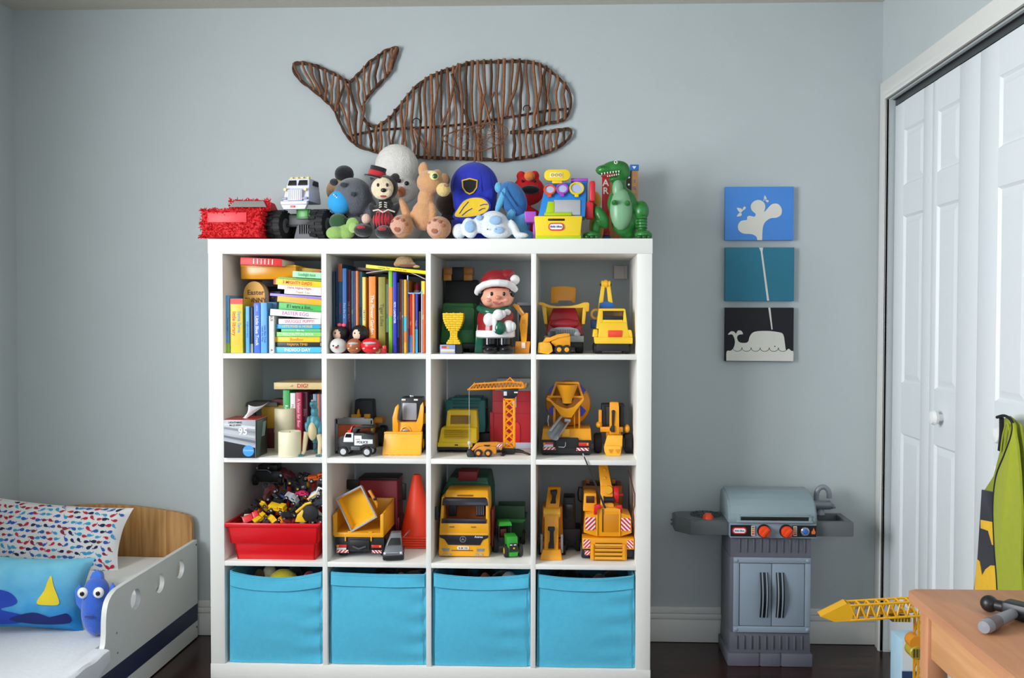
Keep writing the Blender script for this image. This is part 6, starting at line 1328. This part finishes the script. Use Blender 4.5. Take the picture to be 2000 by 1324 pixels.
# a heap of little cars, each its own thing; rough height field rising to the back
CARC = ['e9b818', '1d1d20', 'c01f28', '2b2b30', 'e9b818', '3a3d44', 'b8bcc0', 'd8641c', 'd0d4d8', '2a4f9c']
CN = ['yellow', 'black', 'red', 'charcoal', 'amber', 'dark grey', 'silver', 'orange', 'white', 'blue']
def minicar(label, x, y, z, L, col, kind, rot, group='little toy cars heaped in the red tub'):
    """x,y,z crop pixels relative to tub; L length in crop pixels"""
    f = tub.base[0][0]*tub.k; o = tub.o.location; p = tub.base @ Vector((x, y, z)); loc = o+p*tub.k
    t = T('toy_car', label, 'toy car', loc=loc, k=f, rot=rot, group=group); W = L*.46; m = pl(col, .3)
    q = t('body', m)
    if kind == 0: q.P([(-L/2, L*.1), (-L/2, L*.22), (-L*.25, L*.27), (-L*.1, L*.4), (L*.22, L*.4), (L*.34, L*.27), (L/2, L*.24), (L/2, L*.1)], -W/2, W/2, 'xz', L*.02)
    elif kind == 1: q.B(-L/2, L/2, -W/2, W/2, L*.1, L*.22, L*.02); q.B(L*.12, L*.46, -W/2, W/2, L*.2, L*.46, L*.03); q.P([(-L/2, L*.24), (-L/2-4, L*.4), (L*.08, L*.36), (L*.08, L*.24)], -W/2, W/2, 'xz', L*.02)
    else: q.B(-L/2, L/2, -W*.3, W*.3, L*.12, L*.24, L*.03); q.B(-L*.2, L*.15, -W*.4, W*.4, L*.2, L*.42, L*.05)
    t('window', pl('15161a', .15), q).B(-L*.06 if kind == 0 else L*.2, L*.2 if kind == 0 else L*.4, -W*.51, W*.51, L*.29, L*.37, L*.01)
    hubc = pl('d8c020' if col in ('1d1d20', '2b2b30') else 'b8bcc2', .3)
    for sx in (-.3, .3):
        for sy in (-1, 1):
            w = t('wheel', RUB); r = L*(.13 if kind < 2 else .2); w.L([(0, -L*.05), (r*.8, -L*.05), (r, -L*.03), (r, L*.03), (r*.8, L*.05), (0, L*.05)], (sx*L, sy*W*.52, L*.12), 'y', 12); w.mat(hubc).L([(0, -L*.056), (r*.5, -L*.053), (r*.5, L*.053), (0, L*.056)], (sx*L, sy*W*.52, L*.12), 'y', 10)
    return t
rr = random.Random(21); spots = [(450, 70, 690, 180, 'd8232c', 1, (60, -22, 20)), (570, 20, 700, 150, 'e9b818', 1, (15, -30, 40)), (690, 40, 705, 140, 'f0c020', 0, (30, 20, -40)), (800, 0, 715, 120, 'e88a1a', 1, (20, 60, 10)), (860, 60, 680, 170, '26262b', 0, (35, 20, 30)), (730, 120, 610, 190, 'ecbc1c', 1, (20, 8, -10)), (555, 130, 600, 150, 'eab41a', 1, (10, 50, 60)), (960, 120, 620, 190, '222226', 2, (20, -40, 10)), (720, 220, 520, 150, '1b1b1e', 0, (100, 10, 20)), (850, 210, 500, 170, 'b9bec4', 0, (30, 40, 10)), (960, 260, 470, 150, 'e0356a', 0, (10, 5, 10)), (1000, 60, 690, 130, 'c42a20', 2, (40, 30, 60)), (400, 110, 690, 120, 'c8cc9a', 0, (60, 10, 30)), (440, 180, 590, 170, '232327', 2, (30, -20, 80)), (610, 260, 450, 200, '4a2024', 0, (30, -50, 10)), (800, 420, 380, 200, '2b2b30', 0, (20, 40, 30)), (930, 500, 330, 210, '1c1c20', 2, (10, 20, 60)), (1100, 420, 320, 190, 'd8581c', 1, (10, -10, 0)), (1180, 300, 420, 170, '1d1d21', 2, (20, 40, 20)), (1200, 130, 560, 170, '3a3f48', 0, (40, -40, 0)), (1120, 250, 480, 150, 'c8ccd0', 0, (30, -30, 0)), (690, 560, 320, 220, '5c2226', 0, (20, 40, 0)), (540, 420, 430, 190, '38383e', 2, (20, 10, 30)), (1060, 90, 600, 140, 'e8b61c', 0, (10, 50, 70)), (500, 60, 740, 130, '3b3d42', 0, (30, 0, 10)), (640, 10, 742, 120, '2e3036', 0, (10, 0, 80)), (1190, 40, 720, 140, '26272c', 1, (10, 0, 20)), (900, 10, 740, 140, '7a1f22', 1, (10, 10, 10)), (750, 0, 748, 120, '1f2024', 0, (0, 0, 90)), (330, 200, 720, 160, '2a2c30', 0, (10, 0, 90))]
look2 = {'d8232c': 'red flatbed', 'e9b818': 'yellow', 'f0c020': 'bright yellow', 'e88a1a': 'orange', '26262b': 'black', 'ecbc1c': 'long yellow', 'eab41a': 'upended yellow', '222226': 'black wheeled', '1b1b1e': 'black upturned', 'b9bec4': 'silver', 'e0356a': 'pink', 'c42a20': 'red wheeled', 'c8cc9a': 'pale green', '232327': 'dark wheeled', '4a2024': 'maroon', '2b2b30': 'charcoal', '1c1c20': 'jet black', 'd8581c': 'orange-red', '1d1d21': 'black tall', '3a3f48': 'slate', 'c8ccd0': 'light grey', '5c2226': 'deep maroon', '38383e': 'grey wheeled', 'e8b61c': 'amber', '3b3d42': 'dark grey', '2e3036': 'graphite', '26272c': 'black truck', '7a1f22': 'dark red', '1f2024': 'coal black', '2a2c30': 'black saloon'}
for i, (x, y, z, L, c, kd, ro) in enumerate(spots):
    minicar('%s toy car %s the heap in the red tub' % (look2[c], 'at the front of' if y < 110 else ('in the middle of' if y < 300 else 'at the back of')), x, y, z+30, L, c, kd, ro)
# filler layer of older cars below the visible ones
q = tub('loose_cars', pl('2a2b2f', .5)); q.o['kind'] = 'stuff'; q.ang = 30
for i in range(150):
    x = rr.uniform(300, 1180); y = rr.uniform(10, 1050); top = 770-min(330, y*.55)*(.55+.45*min(1, (x-250)/500)); z = rr.uniform(top+10, max(top+40, 900)); s = rr.uniform(30, 70)
    q.mat(pl(rr.choice(CARC+['1d1d20', '26272b', '1d1d20']), .4)); q.at(x, y, z, rr.uniform(0, 180), rr.uniform(0, 180), rr.uniform(0, 180)).B(-s, s, -s*.45, s*.45, -s*.25, s*.3, 4)
q.at()
t = T('black_toy_truck', 'black toy pickup truck on top of the heap at the back', 'toy truck', loc=tub.o.location+(tub.base @ Vector((620, 700, 330)))*tub.k, ph=Z9, rot=(0, 0, 0)); 
q = t('body', pl('141418', .35)); q.hexa((490, 800, 0, 260, 300), (500, 780, 10, 250, 170), 14); q.B(520, 740, 40, 220, 110, 180, 12); k = t('bull_bar', pl('7d8090', .3, )); k.Tu([(530, -10, 130), (535, -14, 158), (560, -16, 160), (640, -16, 160), (665, -14, 170), (690, -10, 190)], 7, 6)
for x in (530, 660): t('lamp', SIL, k).E((x, -12, 138), (12, 8, 12))
for x in (500, 790):
    for y in (30, 230): t.wheel(x, y, 280, 60, 50, RUB, GRY)
# yellow and black construction toy at the right front of the heap
t = T('yellow_roller', 'yellow and black toy drum wheel at the right front of the tub', 'toy roller', loc=tub.o.location+(tub.base @ Vector((1080, -10, 745)))*tub.k, ph=Z9)
t('wheel', RUB).L([(0, -10), (70, -8), (92, 6), (96, 40), (80, 60), (0, 62)], (1118, 0, 650), 'y', 24); q = t('frame', pl('e8b81c', .35)); q.P([(955, 745), (985, 660), (1040, 605), (1060, 620), (1035, 680), (1085, 745)], -10, 70, 'xz', 5)
k = t('arm', pl('e8b81c', .35)); k.Tu([(960, 30, 640), (1080, 20, 545), (1135, 20, 530)], 16, 8); k.Tu([(1080, 60, 500), (1190, 60, 430)], 10, 6)
t('hook_wire', pl('d8dade')).Tu([(1100, 80, 480), (1180, 80, 420), (1200, 80, 370), (1250, 80, 385)], 12, 8)
# ------------------------------------------------------------------ row 3, cell 2
Z10 = (630, 890, 5.755)
t = T('open_dump_truck', 'yellow toy dump truck seen from behind with a red cab', 'toy truck', u=694, v=1091, z=r3, ph=Z10); b = t.b
TBY = pl('f0a81c', .35); TBD = pl('e39a18', .4)
q = t('tipper_bed', TBY)
q.hexa((78, 635, -20, 640, 918), (78, 635, -20, 640, 868), 4)
q.P([(60, 672), (110, 640), (110, 905), (78, 912)], -22, 20, 'xz', 5); q.P([(600, 665), (638, 640), (638, 912), (600, 905)], -22, 20, 'xz', 5)
q.P([(-10, 905), (-10, 665), (640, 610), (640, 905)], 62, 84, 'yz', 4); q.P([(-10, 905), (-10, 660), (640, 600), (640, 905)], 614, 637, 'yz', 4); q.B(78, 637, 600, 640, 600, 910, 5)
for x in (205, 497): t('gate_hinge', TBY, q).B(x-6, x+8, -24, -8, 905, 962, 2)
for x in (235, 468): t('gate_catch', CYL, q).B(x, x+45, -26, -10, 852, 866, 2)
q = t('chassis', DK); q.B(90, 640, 0, 1100, 925, 1085, 8); q.B(250, 480, -20, 20, 950, 1070, 10); t('tow_bar', mat('3c3d40', .4), q).Tu([(290, -26, 1020), (360, -36, 1045), (440, -26, 1020)], 12, 8)
for x0, x1, s in ((98, 218, 1), (498, 615, -1)):
    l_ = t('tail_light', pl('dd352c', .2), q); l_.B(x0, x1, -14, -2, 1006, 1036, 4); l_.mat(pl('f0a83a', .2)).B(x0+8 if s > 0 else x1-28, x0+30 if s > 0 else x1-6, -17, -12, 1010, 1032, 3)
    hazard(t, x0+5, x1+22 if s > 0 else x1, -14, 1064, 1096, 4, s, q)
t('number_plate', pl('dcdce0'), q).B(105, 212, -14, -4, 1040, 1062)
for x in (115, 630):
    for y in (110, 320, 800): t.wheel(x+(35 if x < 300 else 0), y, b-78, 78, 95, RUB, GRY)
q = t('cab', RD).dp(t, 680); q.hexa((345, 800, 0, 350, 960), (352, 790, 20, 340, 275), 20); t('roof_edge', DK, q).dp(t, 680).B(350, 795, 0, 330, 250, 278, 10); t('cab_fender', pl('8c1822', .35), q).dp(t, 680).B(740, 815, 20, 300, 700, 960, 16)
for a in ((285, 330, 70, 55), (868, 405, 22, 95)): t('mirror', DK, q).dp(t, 680).B(a[0]-a[2], a[0]+a[2], 0, 30, a[1]-a[3], a[1]+a[3], 12)
t('mirror_arm', DK, q).dp(t, 680).Tu([(795, 20, 318), (868, 15, 318), (868, 15, 490), (800, 20, 510)], 6, 6)
# yellow open box tilted in the bed
t = T('yellow_crate', 'yellow toy crate with grey rim tipped into the dump truck bed', 'toy crate', loc=onY(690, 1040, -.352), ph=Z10)
A_, B_, C_, D_ = (112, 482), (402, 330), (585, 692), (290, 866)
def mix(p, q, f): return (p[0]+(q[0]-p[0])*f, p[1]+(q[1]-p[1])*f)
cc = (348, 592); ins = [mix(p, cc, .10) for p in (A_, B_, C_, D_)]; outp = [A_, B_, C_, D_]
q = t('rim', mat('a9abb2', .4))
for i in range(4): q.P([outp[i], outp[(i+1) % 4], ins[(i+1) % 4], ins[i]], -10, 16, 'xz', 3)
q = t('shell', pl('f7b818', .35)); bk_ = [mix(p, cc, .14) for p in ins]
for i in range(4):
    a, c, d, e = ins[i], ins[(i+1) % 4], bk_[(i+1) % 4], bk_[i]
    q.raw([(a[0], 14, a[1]), (c[0], 14, c[1]), (d[0], 95, d[1]), (e[0], 95, e[1])], [(0, 1, 2, 3)]); o1 = [mix(p, cc, -.0) for p in (a, c, d, e)]
q.P(bk_, 92, 99, 'xz'); q = t('outer_shell', pl('e8a212', .4)); oo = [mix(p, cc, .03) for p in outp]; ob = [mix(p, cc, .10) for p in outp]
for i in range(4): q.raw([(oo[i][0], 14, oo[i][1]), (oo[(i+1) % 4][0], 14, oo[(i+1) % 4][1]), (ob[(i+1) % 4][0], 100, ob[(i+1) % 4][1]), (ob[i][0], 100, ob[i][1])], [(3, 2, 1, 0)])
k = t('latch', CYD); k.P([(470, 400), (500, 390), (545, 470), (585, 540), (575, 600), (545, 520)], 20, 60, 'xz', 4); k.mat(DK).B(535, 572, 10, 40, 478, 505, 4)
# stack of orange cones
t = T('cone_stack', 'stack of orange toy traffic cones nested together', 'traffic cones', u=811, Y=-.23, z=r3, ph=Z10); b = t.b
OC = mat('f2401c', .5, var=.04); n = 5
for i in range(n):
    z1 = b-(i+1)*26; q = t('cone', OC); cx_ = 1062; w = 228-i*3
    q.B(cx_-w, cx_+w, 0, 2*w, z1, z1+22, 6)
    q.L([(190-i*2, z1+2), (178, z1-30), (48, 250+i*2-(n-1)*0 if i == n-1 else z1-320), (40, 244 if i == n-1 else z1-330), (0, 244 if i == n-1 else z1-330)], (cx_, w, 0), 'z', 28)
t = T('grey_toy_car', 'small grey die-cast toy car in front of the dump truck', 'toy car', u=768, v=1096, z=r3, ph=Z10, rz=10); b = t.b
GM = mat('7a7f86', .3, .3)
q = t('body', GM); q.hexa((682, 908, 0, 420, 1165), (690, 900, 0, 420, 1090), 10); q.hexa((690, 900, 0, 180, 1095), (712, 885, 60, 180, 1020), 10); q.hexa((712, 890, 60, 260, 1025), (770, 880, 130, 240, 895), 10)
t('windscreen', DK, q).hexa((728, 880, 52, 70, 1016), (775, 872, 118, 130, 925), 4); t('bonnet_light', SIL, q).B(715, 860, -6, 6, 1082, 1108, 5)
for x in (700, 880): t('headlight', pl('e8eef4', .15), q).B(x-14, x+14, -8, 4, 1080, 1106, 5)
t('bumper', DK, q).B(684, 906, -10, 30, 1120, 1172, 6); k = t('roll_bar', mat('8a5a5a', .4), q); k.Tu([(905, 160, 960), (950, 170, 910), (975, 300, 910), (940, 330, 990)], 6, 6)
for x in (694, 896):
    for y in (70, 350): t.wheel(x, y, b-42, 42, 36, RUB, SIL, .62)
# ------------------------------------------------------------------ row 3, cell 3
Z11 = (830, 890, 5.757)
t = T('yellow_lorry', 'yellow toy lorry with dark grille and a green load behind the cab', 'toy truck', u=902, v=1089, z=r3, ph=Z11); b = t.b
q = t('cab', TBY); q.hexa((130, 706, 0, 420, 1132), (138, 696, 0, 420, 860), 22); q.hexa((190, 690, 60, 420, 480), (205, 680, 110, 420, 402), 18)
q.hexa((138, 176, 10, 420, 880), (160, 192, 50, 420, 470), 8); q.hexa((662, 700, 10, 420, 880), (660, 690, 50, 420, 470), 8); q.hexa((140, 700, 6, 60, 880), (146, 694, 10, 60, 756), 8); q.mat(pl('a85a14', .5)).B(170, 670, 330, 350, 470, 880)
t('roof_slot', pl('8c5a14'), q).B(332, 510, 58, 90, 448, 462, 3)
q2 = t('windscreen_frame', pl('2c2a34', .2), q); q2.hexa((165, 690, 14, 40, 560), (178, 670, 40, 60, 478), 10); q2.hexa((160, 668, 2, 24, 758), (165, 666, 6, 26, 705), 8)
for x0, x1 in ((215, 310), (535, 635)):
    s_ = t('seat', pl('26242c', .4), q); s_.B(x0, x1, 180, 240, 565, 720, 10)
    for i in range(4): t('seat_rib', pl('8d90a0', .3) if x0 > 400 else pl('3a3a44', .3), s_).B(x0+8+i*24, x0+16+i*24, 172, 182, 575, 700, 3)
g_ = t('grille', pl('222028', .35), q); g_.P([(140, 888), (694, 888), (690, 915), (630, 935), (600, 1000), (240, 1000), (205, 935), (145, 915)], -8, 8, 'xz', 4)
lg = t('star_badge', SIL, g_); lg.L([(36, -14), (36, -8), (29, -8), (29, -14), (36, -14)], (408, 0, 932), 'y', 28)
for a in (90, 210, 330): lg.P([(408+32*math.cos(R_(a)), 932-32*math.sin(R_(a))), (408+6*math.cos(R_(a+60)), 932-6*math.sin(R_(a+60))), (408, 932), (408+6*math.cos(R_(a-60)), 932-6*math.sin(R_(a-60)))], -14, -9, 'xz')
t('lettering', pl('e6e8ec'), g_).text('Actros', 24, 585, -10, 905, rx=-90, off=.03)
n_ = t('number_plate', pl('eceff0'), q); n_.B(344, 476, -8, 4, 1016, 1050, 3); t('plate_text', DK, n_).text('B-IM 100', 20, 410, -10, 1033, rx=-90, off=.02)
for x in (212, 607): t('headlight', mat('8d929a', .2, .3), q).P([(x-45, 1040), (x+45, 1040), (x+38 if x < 400 else x+34, 1072), (x-30 if x < 400 else x-42, 1072)], -6, 6, 'xz', 3)
for x in (203, 255, 560, 612): t('fog_lamp', mat('a9a48c', .25), q).B(x-22, x+22, -8, 4, 1096, 1116, 5)
t('air_slot', pl('8c5a14'), q).B(275, 522, -4, 4, 1055, 1068, 4)
for x in (280, 525): t('wiper_slot', pl('8c5a14'), q).B(x-28, x+28, 0, 10, 792, 802, 3)
k = t('load_body', pl('14513a', .45)).dp(t, 430); k.hexa((150, 715, 0, 650, 1000), (160, 715, 10, 650, 420), 14); k.hexa((160, 715, 10, 650, 420), (250, 680, 30, 630, 240), 14)
for z in (290, 340): t('load_rib', pl('1b6448', .45), k).dp(t, 425).B(235-(z-290)*.6, 690+(z-290)*.3, 2, 22, z, z+22, 4)
t('load_box', pl('8c1a24', .45)).dp(t, 440).B(355, 567, 0, 260, 172, 278, 8)
for x in (330, 600): t('load_knob', DK).dp(t, 450).E((x, 20, 232), (16, 16, 18))
t('chassis', DK).B(150, 690, 10, 1050, 1120, b-18, 8); t('mirror', DK).B(85, 125, 40, 60, 580, 730, 8); t('side_step', pl('7a1c22')).B(705, 735, 200, 420, 640, 1070, 6)
for x in (175, 665):
    for y in (160, 700, 900): t.wheel(x, y, b-72, 72, 80, RUB, GRY)
t = T('green_tractor', 'green toy tractor with yellow wheel hubs', 'toy tractor', u=1002, v=1090, z=r3, ph=Z11, rz=14); b = t.b
GT_ = pl('2c9a2c', .35); q = t('hood', GT_); q.hexa((930, 1050, 0, 190, 1090), (920, 1045, 10, 200, 910), 10); q.hexa((950, 1040, -10, 40, 1132), (935, 1050, -6, 40, 1085), 8); t('grille', DK, q).B(950, 1045, -8, 6, 985, 1080, 8); t('badge', pl('e8c81c'), q).B(990, 1010, -12, -6, 1030, 1046, 2)
for x in (968, 1012): t('lamp', pl('e8ecec', .2), q).B(x-14, x+14, -10, -4, 995, 1006, 2)
q = t('cab', DK); 
for x in (862, 1000):
    for y in (190, 330): q.B(x-7, x+7, y, y+14, 815, 1010, 2)
q.B(850, 1010, 190, 350, 960, 1060, 8); t('cab_roof', GT_, q).hexa((850, 1015, 170, 360, 828), (868, 1000, 185, 350, 782), 10); t('driver_seat', pl('7c2a22'), q).B(890, 960, 260, 320, 880, 970, 8)
for x, r, w in ((835, 104, 64), (1035, 104, 64)): t.wheel(x, 300, b-r, r, w, RUB, pl('e8c01c'), .5)
for x in (920, 1085): t.wheel(x, 60, b-74, 74, 46, RUB, pl('e8c01c'), .5)
t = T('green_trailer', 'dark green toy trailer behind the tractor', 'toy trailer', u=1000, Y=-.20, z=r3, ph=Z11); b = t.b
q = t('hopper', pl('143d1c', .5)); q.hexa((820, 1080, 60, 300, 930), (785, 1135, 0, 340, 700), 8); q.hexa((785, 1120, 10, 30, 720), (782, 1120, 10, 30, 566), 4); q.hexa((800, 1110, 320, 340, 720), (800, 1110, 320, 340, 580), 4); t('hopper_lip', pl('1c6a28', .4), q).P([(795, 705), (1135, 712), (1100, 750), (850, 745)], -16, 6, 'xz', 3)
t('frame', DK).B(850, 1060, 60, 300, 925, b-50, 6)
for x in (830, 1090): t.wheel(x, 180, b-80, 80, 60, RUB, pl('e8c01c'))
# ------------------------------------------------------------------ row 3, cell 4
Z12 = (1030, 890, 5.758)
t = T('yellow_excavator', 'yellow toy excavator with its arm folded towards the viewer', 'toy excavator', u=1076, v=1093, z=r3, ph=Z12); b = t.b
q = t('boom', CY); q.hexa((195, 352, 150, 230, 640), (225, 372, 330, 400, 412), 8); k = t('ram', DK, q); k.P([(250, 590), (255, 560), (272, 530), (275, 490), (255, 460), (250, 440), (325, 432), (332, 455), (315, 485), (310, 530), (318, 560), (312, 592)], 200, 330, 'xz', 4)
q = t('joint', CYL); q.C((178, 130, 670), (368, 130, 670), 60, n=20)
q = t('dipper', CY); q.hexa((188, 345, 10, 90, 1165), (192, 352, 80, 170, 640), 8); k = t('ram', DK, q); k.P([(232, 1045), (238, 990), (255, 960), (258, 850), (228, 835), (230, 802), (305, 802), (308, 835), (290, 860), (298, 960), (302, 1045)], 0, 40, 'xz', 5)
q = t('bucket', CY); q.hexa((140, 392, -30, 110, b), (172, 372, 10, 120, 1060), 8)
q = t('fender', pl('d8641c')); q.B(150, 200, 90, 260, 985, 1060, 10).B(345, 398, 90, 260, 990, 1060, 10)
for x in (158, 388): t('link', GRY).B(x-14, x+14, 60, 120, 900, 1110, 6)
q = t('body', CYD); q.hexa((150, 400, 330, 620, 1000), (160, 390, 350, 620, 640), 12)
for x in (170, 380): t('track', RUB).P([(200, b), (170, b-50), (210, b-110), (620, b-110), (660, b-50), (620, b)], x-50, x+50, 'yz', 10)
t = T('black_toy_vehicle', 'black toy vehicle in the shadow behind the excavator', 'toy vehicle', u=1112, Y=-.24, z=r3, ph=Z12); b = t.b
t('cab', DK).hexa((395, 545, 0, 300, 830), (405, 535, 20, 280, 470), 14); t('window', pl('2c2d30', .2)).B(418, 520, -6, 20, 540, 700, 18); t('body', DK).B(390, 600, -10, 320, 820, b-60, 12)
for x in (420, 570):
    for y in (40, 260): t.wheel(x, y, b-72, 72, 60, RUB, GRY)
t = T('mobile_crane', 'yellow toy mobile crane seen from behind with red knobs and raised boom', 'toy crane', u=1190, v=1095, z=r3, ph=Z12); b = t.b
q = t('rear_bumper', CY); q.hexa((640, 1222, -10, 200, 1050), (640, 1222, -10, 200, 925), 8); q.hexa((730, 1140, -30, 40, 1165), (735, 1140, -20, 40, 1000), 8)
for z in (985, 1040, 1085, 1130): t('ladder_rung', CYL, q).C((780, -38, z+10), (1090, -38, z+10), 11, n=8); t('rung_gap', pl('7a4a10'), q).B(785, 1085, -34, -28, z-14, z-2, 2)
for x in (755, 1105): t('ladder_post', CY, q).B(x-16, x+16, -42, -20, 985, 1162, 5)
hazard(t, 655, 728, -14, 940, 1034, 4, 1, q); hazard(t, 1142, 1210, -14, 944, 1036, 4, -1, q); hazard(t, 668, 728, -14, 1064, 1116, 3, 1, q)
q = t('deck', CYD); q.B(640, 1210, 120, 1150, 985, 1070, 8); q = t('chassis', DK); q.B(660, 1200, 20, 1150, 1060, b-40, 8)
for x in (672, 1180):
    for y in (110, 330, 850): t.wheel(x, y, b-82, 82, 84, RUB, GRY)
q = t('superstructure', CY); q.P([(655, 870), (672, 690), (690, 660), (800, 640), (800, 600), (860, 590), (1010, 590), (1065, 600), (1070, 650), (1170, 665), (1190, 700), (1195, 870), (1070, 912), (800, 912)], 20, 330, 'xz', 6)
t('panel_recess', CYD, q).B(875, 1055, 14, 24, 660, 860, 6); t('panel_shadow_gap', pl('6e430c'), q).B(862, 876, 10, 24, 600, 860, 2)
for x in (802, 1056): t('rib', CYL, q).B(x-4, x+10, 4, 24, 600, 905, 3)
hazard(t, 675, 786, 10, 695, 838, 5, 1, q); hazard(t, 1076, 1182, 10, 700, 842, 5, -1, q)
q = t('operator_cab', CY); q.hexa((650, 810, 120, 420, 650), (665, 800, 150, 420, 450), 10); t('cab_window', pl('4a2a0c', .3), q).B(684, 778, 122, 160, 480, 556, 4)
q = t('driver_cab', pl('b9701a', .4)).dp(t, 800); q.hexa((632, 1098, 0, 350, 800), (640, 1090, 20, 350, 335), 20); t('roof_bar', DK, q).dp(t, 800).B(680, 1030, 0, 30, 300, 332, 8)
for x in (700, 990): t('roof_lamp', pl('b9701a'), q).dp(t, 790).B(x-20, x+20, 0, 30, 262, 310, 4)
t('mirror', DK, q).dp(t, 790).Tu([(635, 10, 365), (600, 0, 350), (590, 0, 420), (595, 0, 500), (630, 10, 520)], 9, 6)
q = t('boom', CY); q.hexa((848, 1000, 80, 170, 600), (848, 985, 170, 260, 365), 10); q.hexa((848, 980, 170, 260, 375), (826, 925, 330, 410, 105), 8)
for z in (200, 285): t('boom_mark', CYL, q).P([(885, z-16), (910, z-10), (912, z+14), (888, z+10)], 255-(z-200)*.55, 300, 'xz', 2)
t('boom_hub', CYL, q).C((940, 120, 405), (940, 190, 405), 44, n=18); k = t('cable_drum', DK); k.C((890, 90, 510), (990, 90, 510), 34, n=18).C((880, 90, 510), (896, 90, 510), 42, n=18).C((985, 90, 510), (1000, 90, 510), 42, n=18)
RK = pl('e0242c', .3); q = t('winch_wheel', RK); q.L([(0, -24), (88, -24), (96, 0), (88, 24), (0, 24)], (1025, 150, 460), 'x', 20); q.C((1040, 150, 465), (1105, 150, 465), 14); q = t('side_knob', RK); q.B(1030, 1088, 30, 80, 560, 660, 8)
q = t('side_knob', RK); q.P([(768, 660), (772, 560), (800, 545), (850, 548), (850, 585), (810, 590), (800, 660)], -10, 40, 'xz', 6)
# thin black wand leaning from the upper cube to the crane
a = onY(1141, 892, -.418); c = onY(1182, 992, -.40)
wd_ = T('black_wand', 'thin black plastic wand hanging from the cement mixer down to the crane', 'toy part', loc=c, k=1); q = wd_('rod', pl('2c2e32', .35)); q.Tu([(0, 0, 0), tuple((a-c)*.5+Vector((0, -.004, 0))), tuple(a-c)], [.0035, .003, .002], 8); wd_('tip', pl('b9bcc4', .3), q).Tu([tuple((a-c)), tuple((a-c)+Vector((-.004, .012, .008)))], .0022, 6)
t = T('brown_cable', 'brown cable lying against the right wall of the third-row right cube', 'cable', u=1238, Y=-.40, z=r3, ph=Z12, one=mat('5a2f20', .5)).root
t.Tu([(1160, 300, 210), (1190, 180, 330), (1215, 60, 440), (1212, 20, 560), (1185, 10, 660), (1200, 0, 800)], 7, 6)
# ------------------------------------------------------------------ small placement corrections so that everything rests inside its cube
for nm, dx, dy, dz_ in (('amber_plush', 0, 0, .012), ('car_pinata', 0, 0, .006), ('cone_stack', -.012, 0, 0), ('cub_plush', 0, 0, .002), ('dark_brown_plush', 0, 0, .003), ('garbage_truck', .0055, 0, 0), ('green_plush', 0, 0, .001), ('grey_plush.001', 0, 0, .007), ('mobile_crane', -.007, 0, 0), ('monkey_puppet', 0, 0, -.003), ('monster_truck', 0, 0, .001), ('open_dump_truck', .0145, .01, 0), ('orange_crate', .004, 0, 0), ('puppy_plush', 0, 0, .004), ('red_plush', 0, 0, .008), ('snowman_plush', 0, 0, .016), ('tower_crane', -.0015, 0, .001), ('toy_barn', -.0075, 0, 0), ('toy_forklift', .016, 0, 0), ('turtle_plush', 0, 0, .001), ('vinyl_toy', .005, .01, 0), ('vinyl_toy.002', 0, .012, 0), ('vinyl_toy.003', 0, .006, 0), ('vinyl_toy.004', 0, .010, 0), ('yellow_lidded_box', .02, 0, 0), ('yellow_lorry', .0065, -.003, 0), ('brown_cable', -.002, 0, 0), ('yellow_crate', .009, .006, 0)):
    bpy.data.objects[nm].location += Vector((dx, dy, dz_))
flush_all()
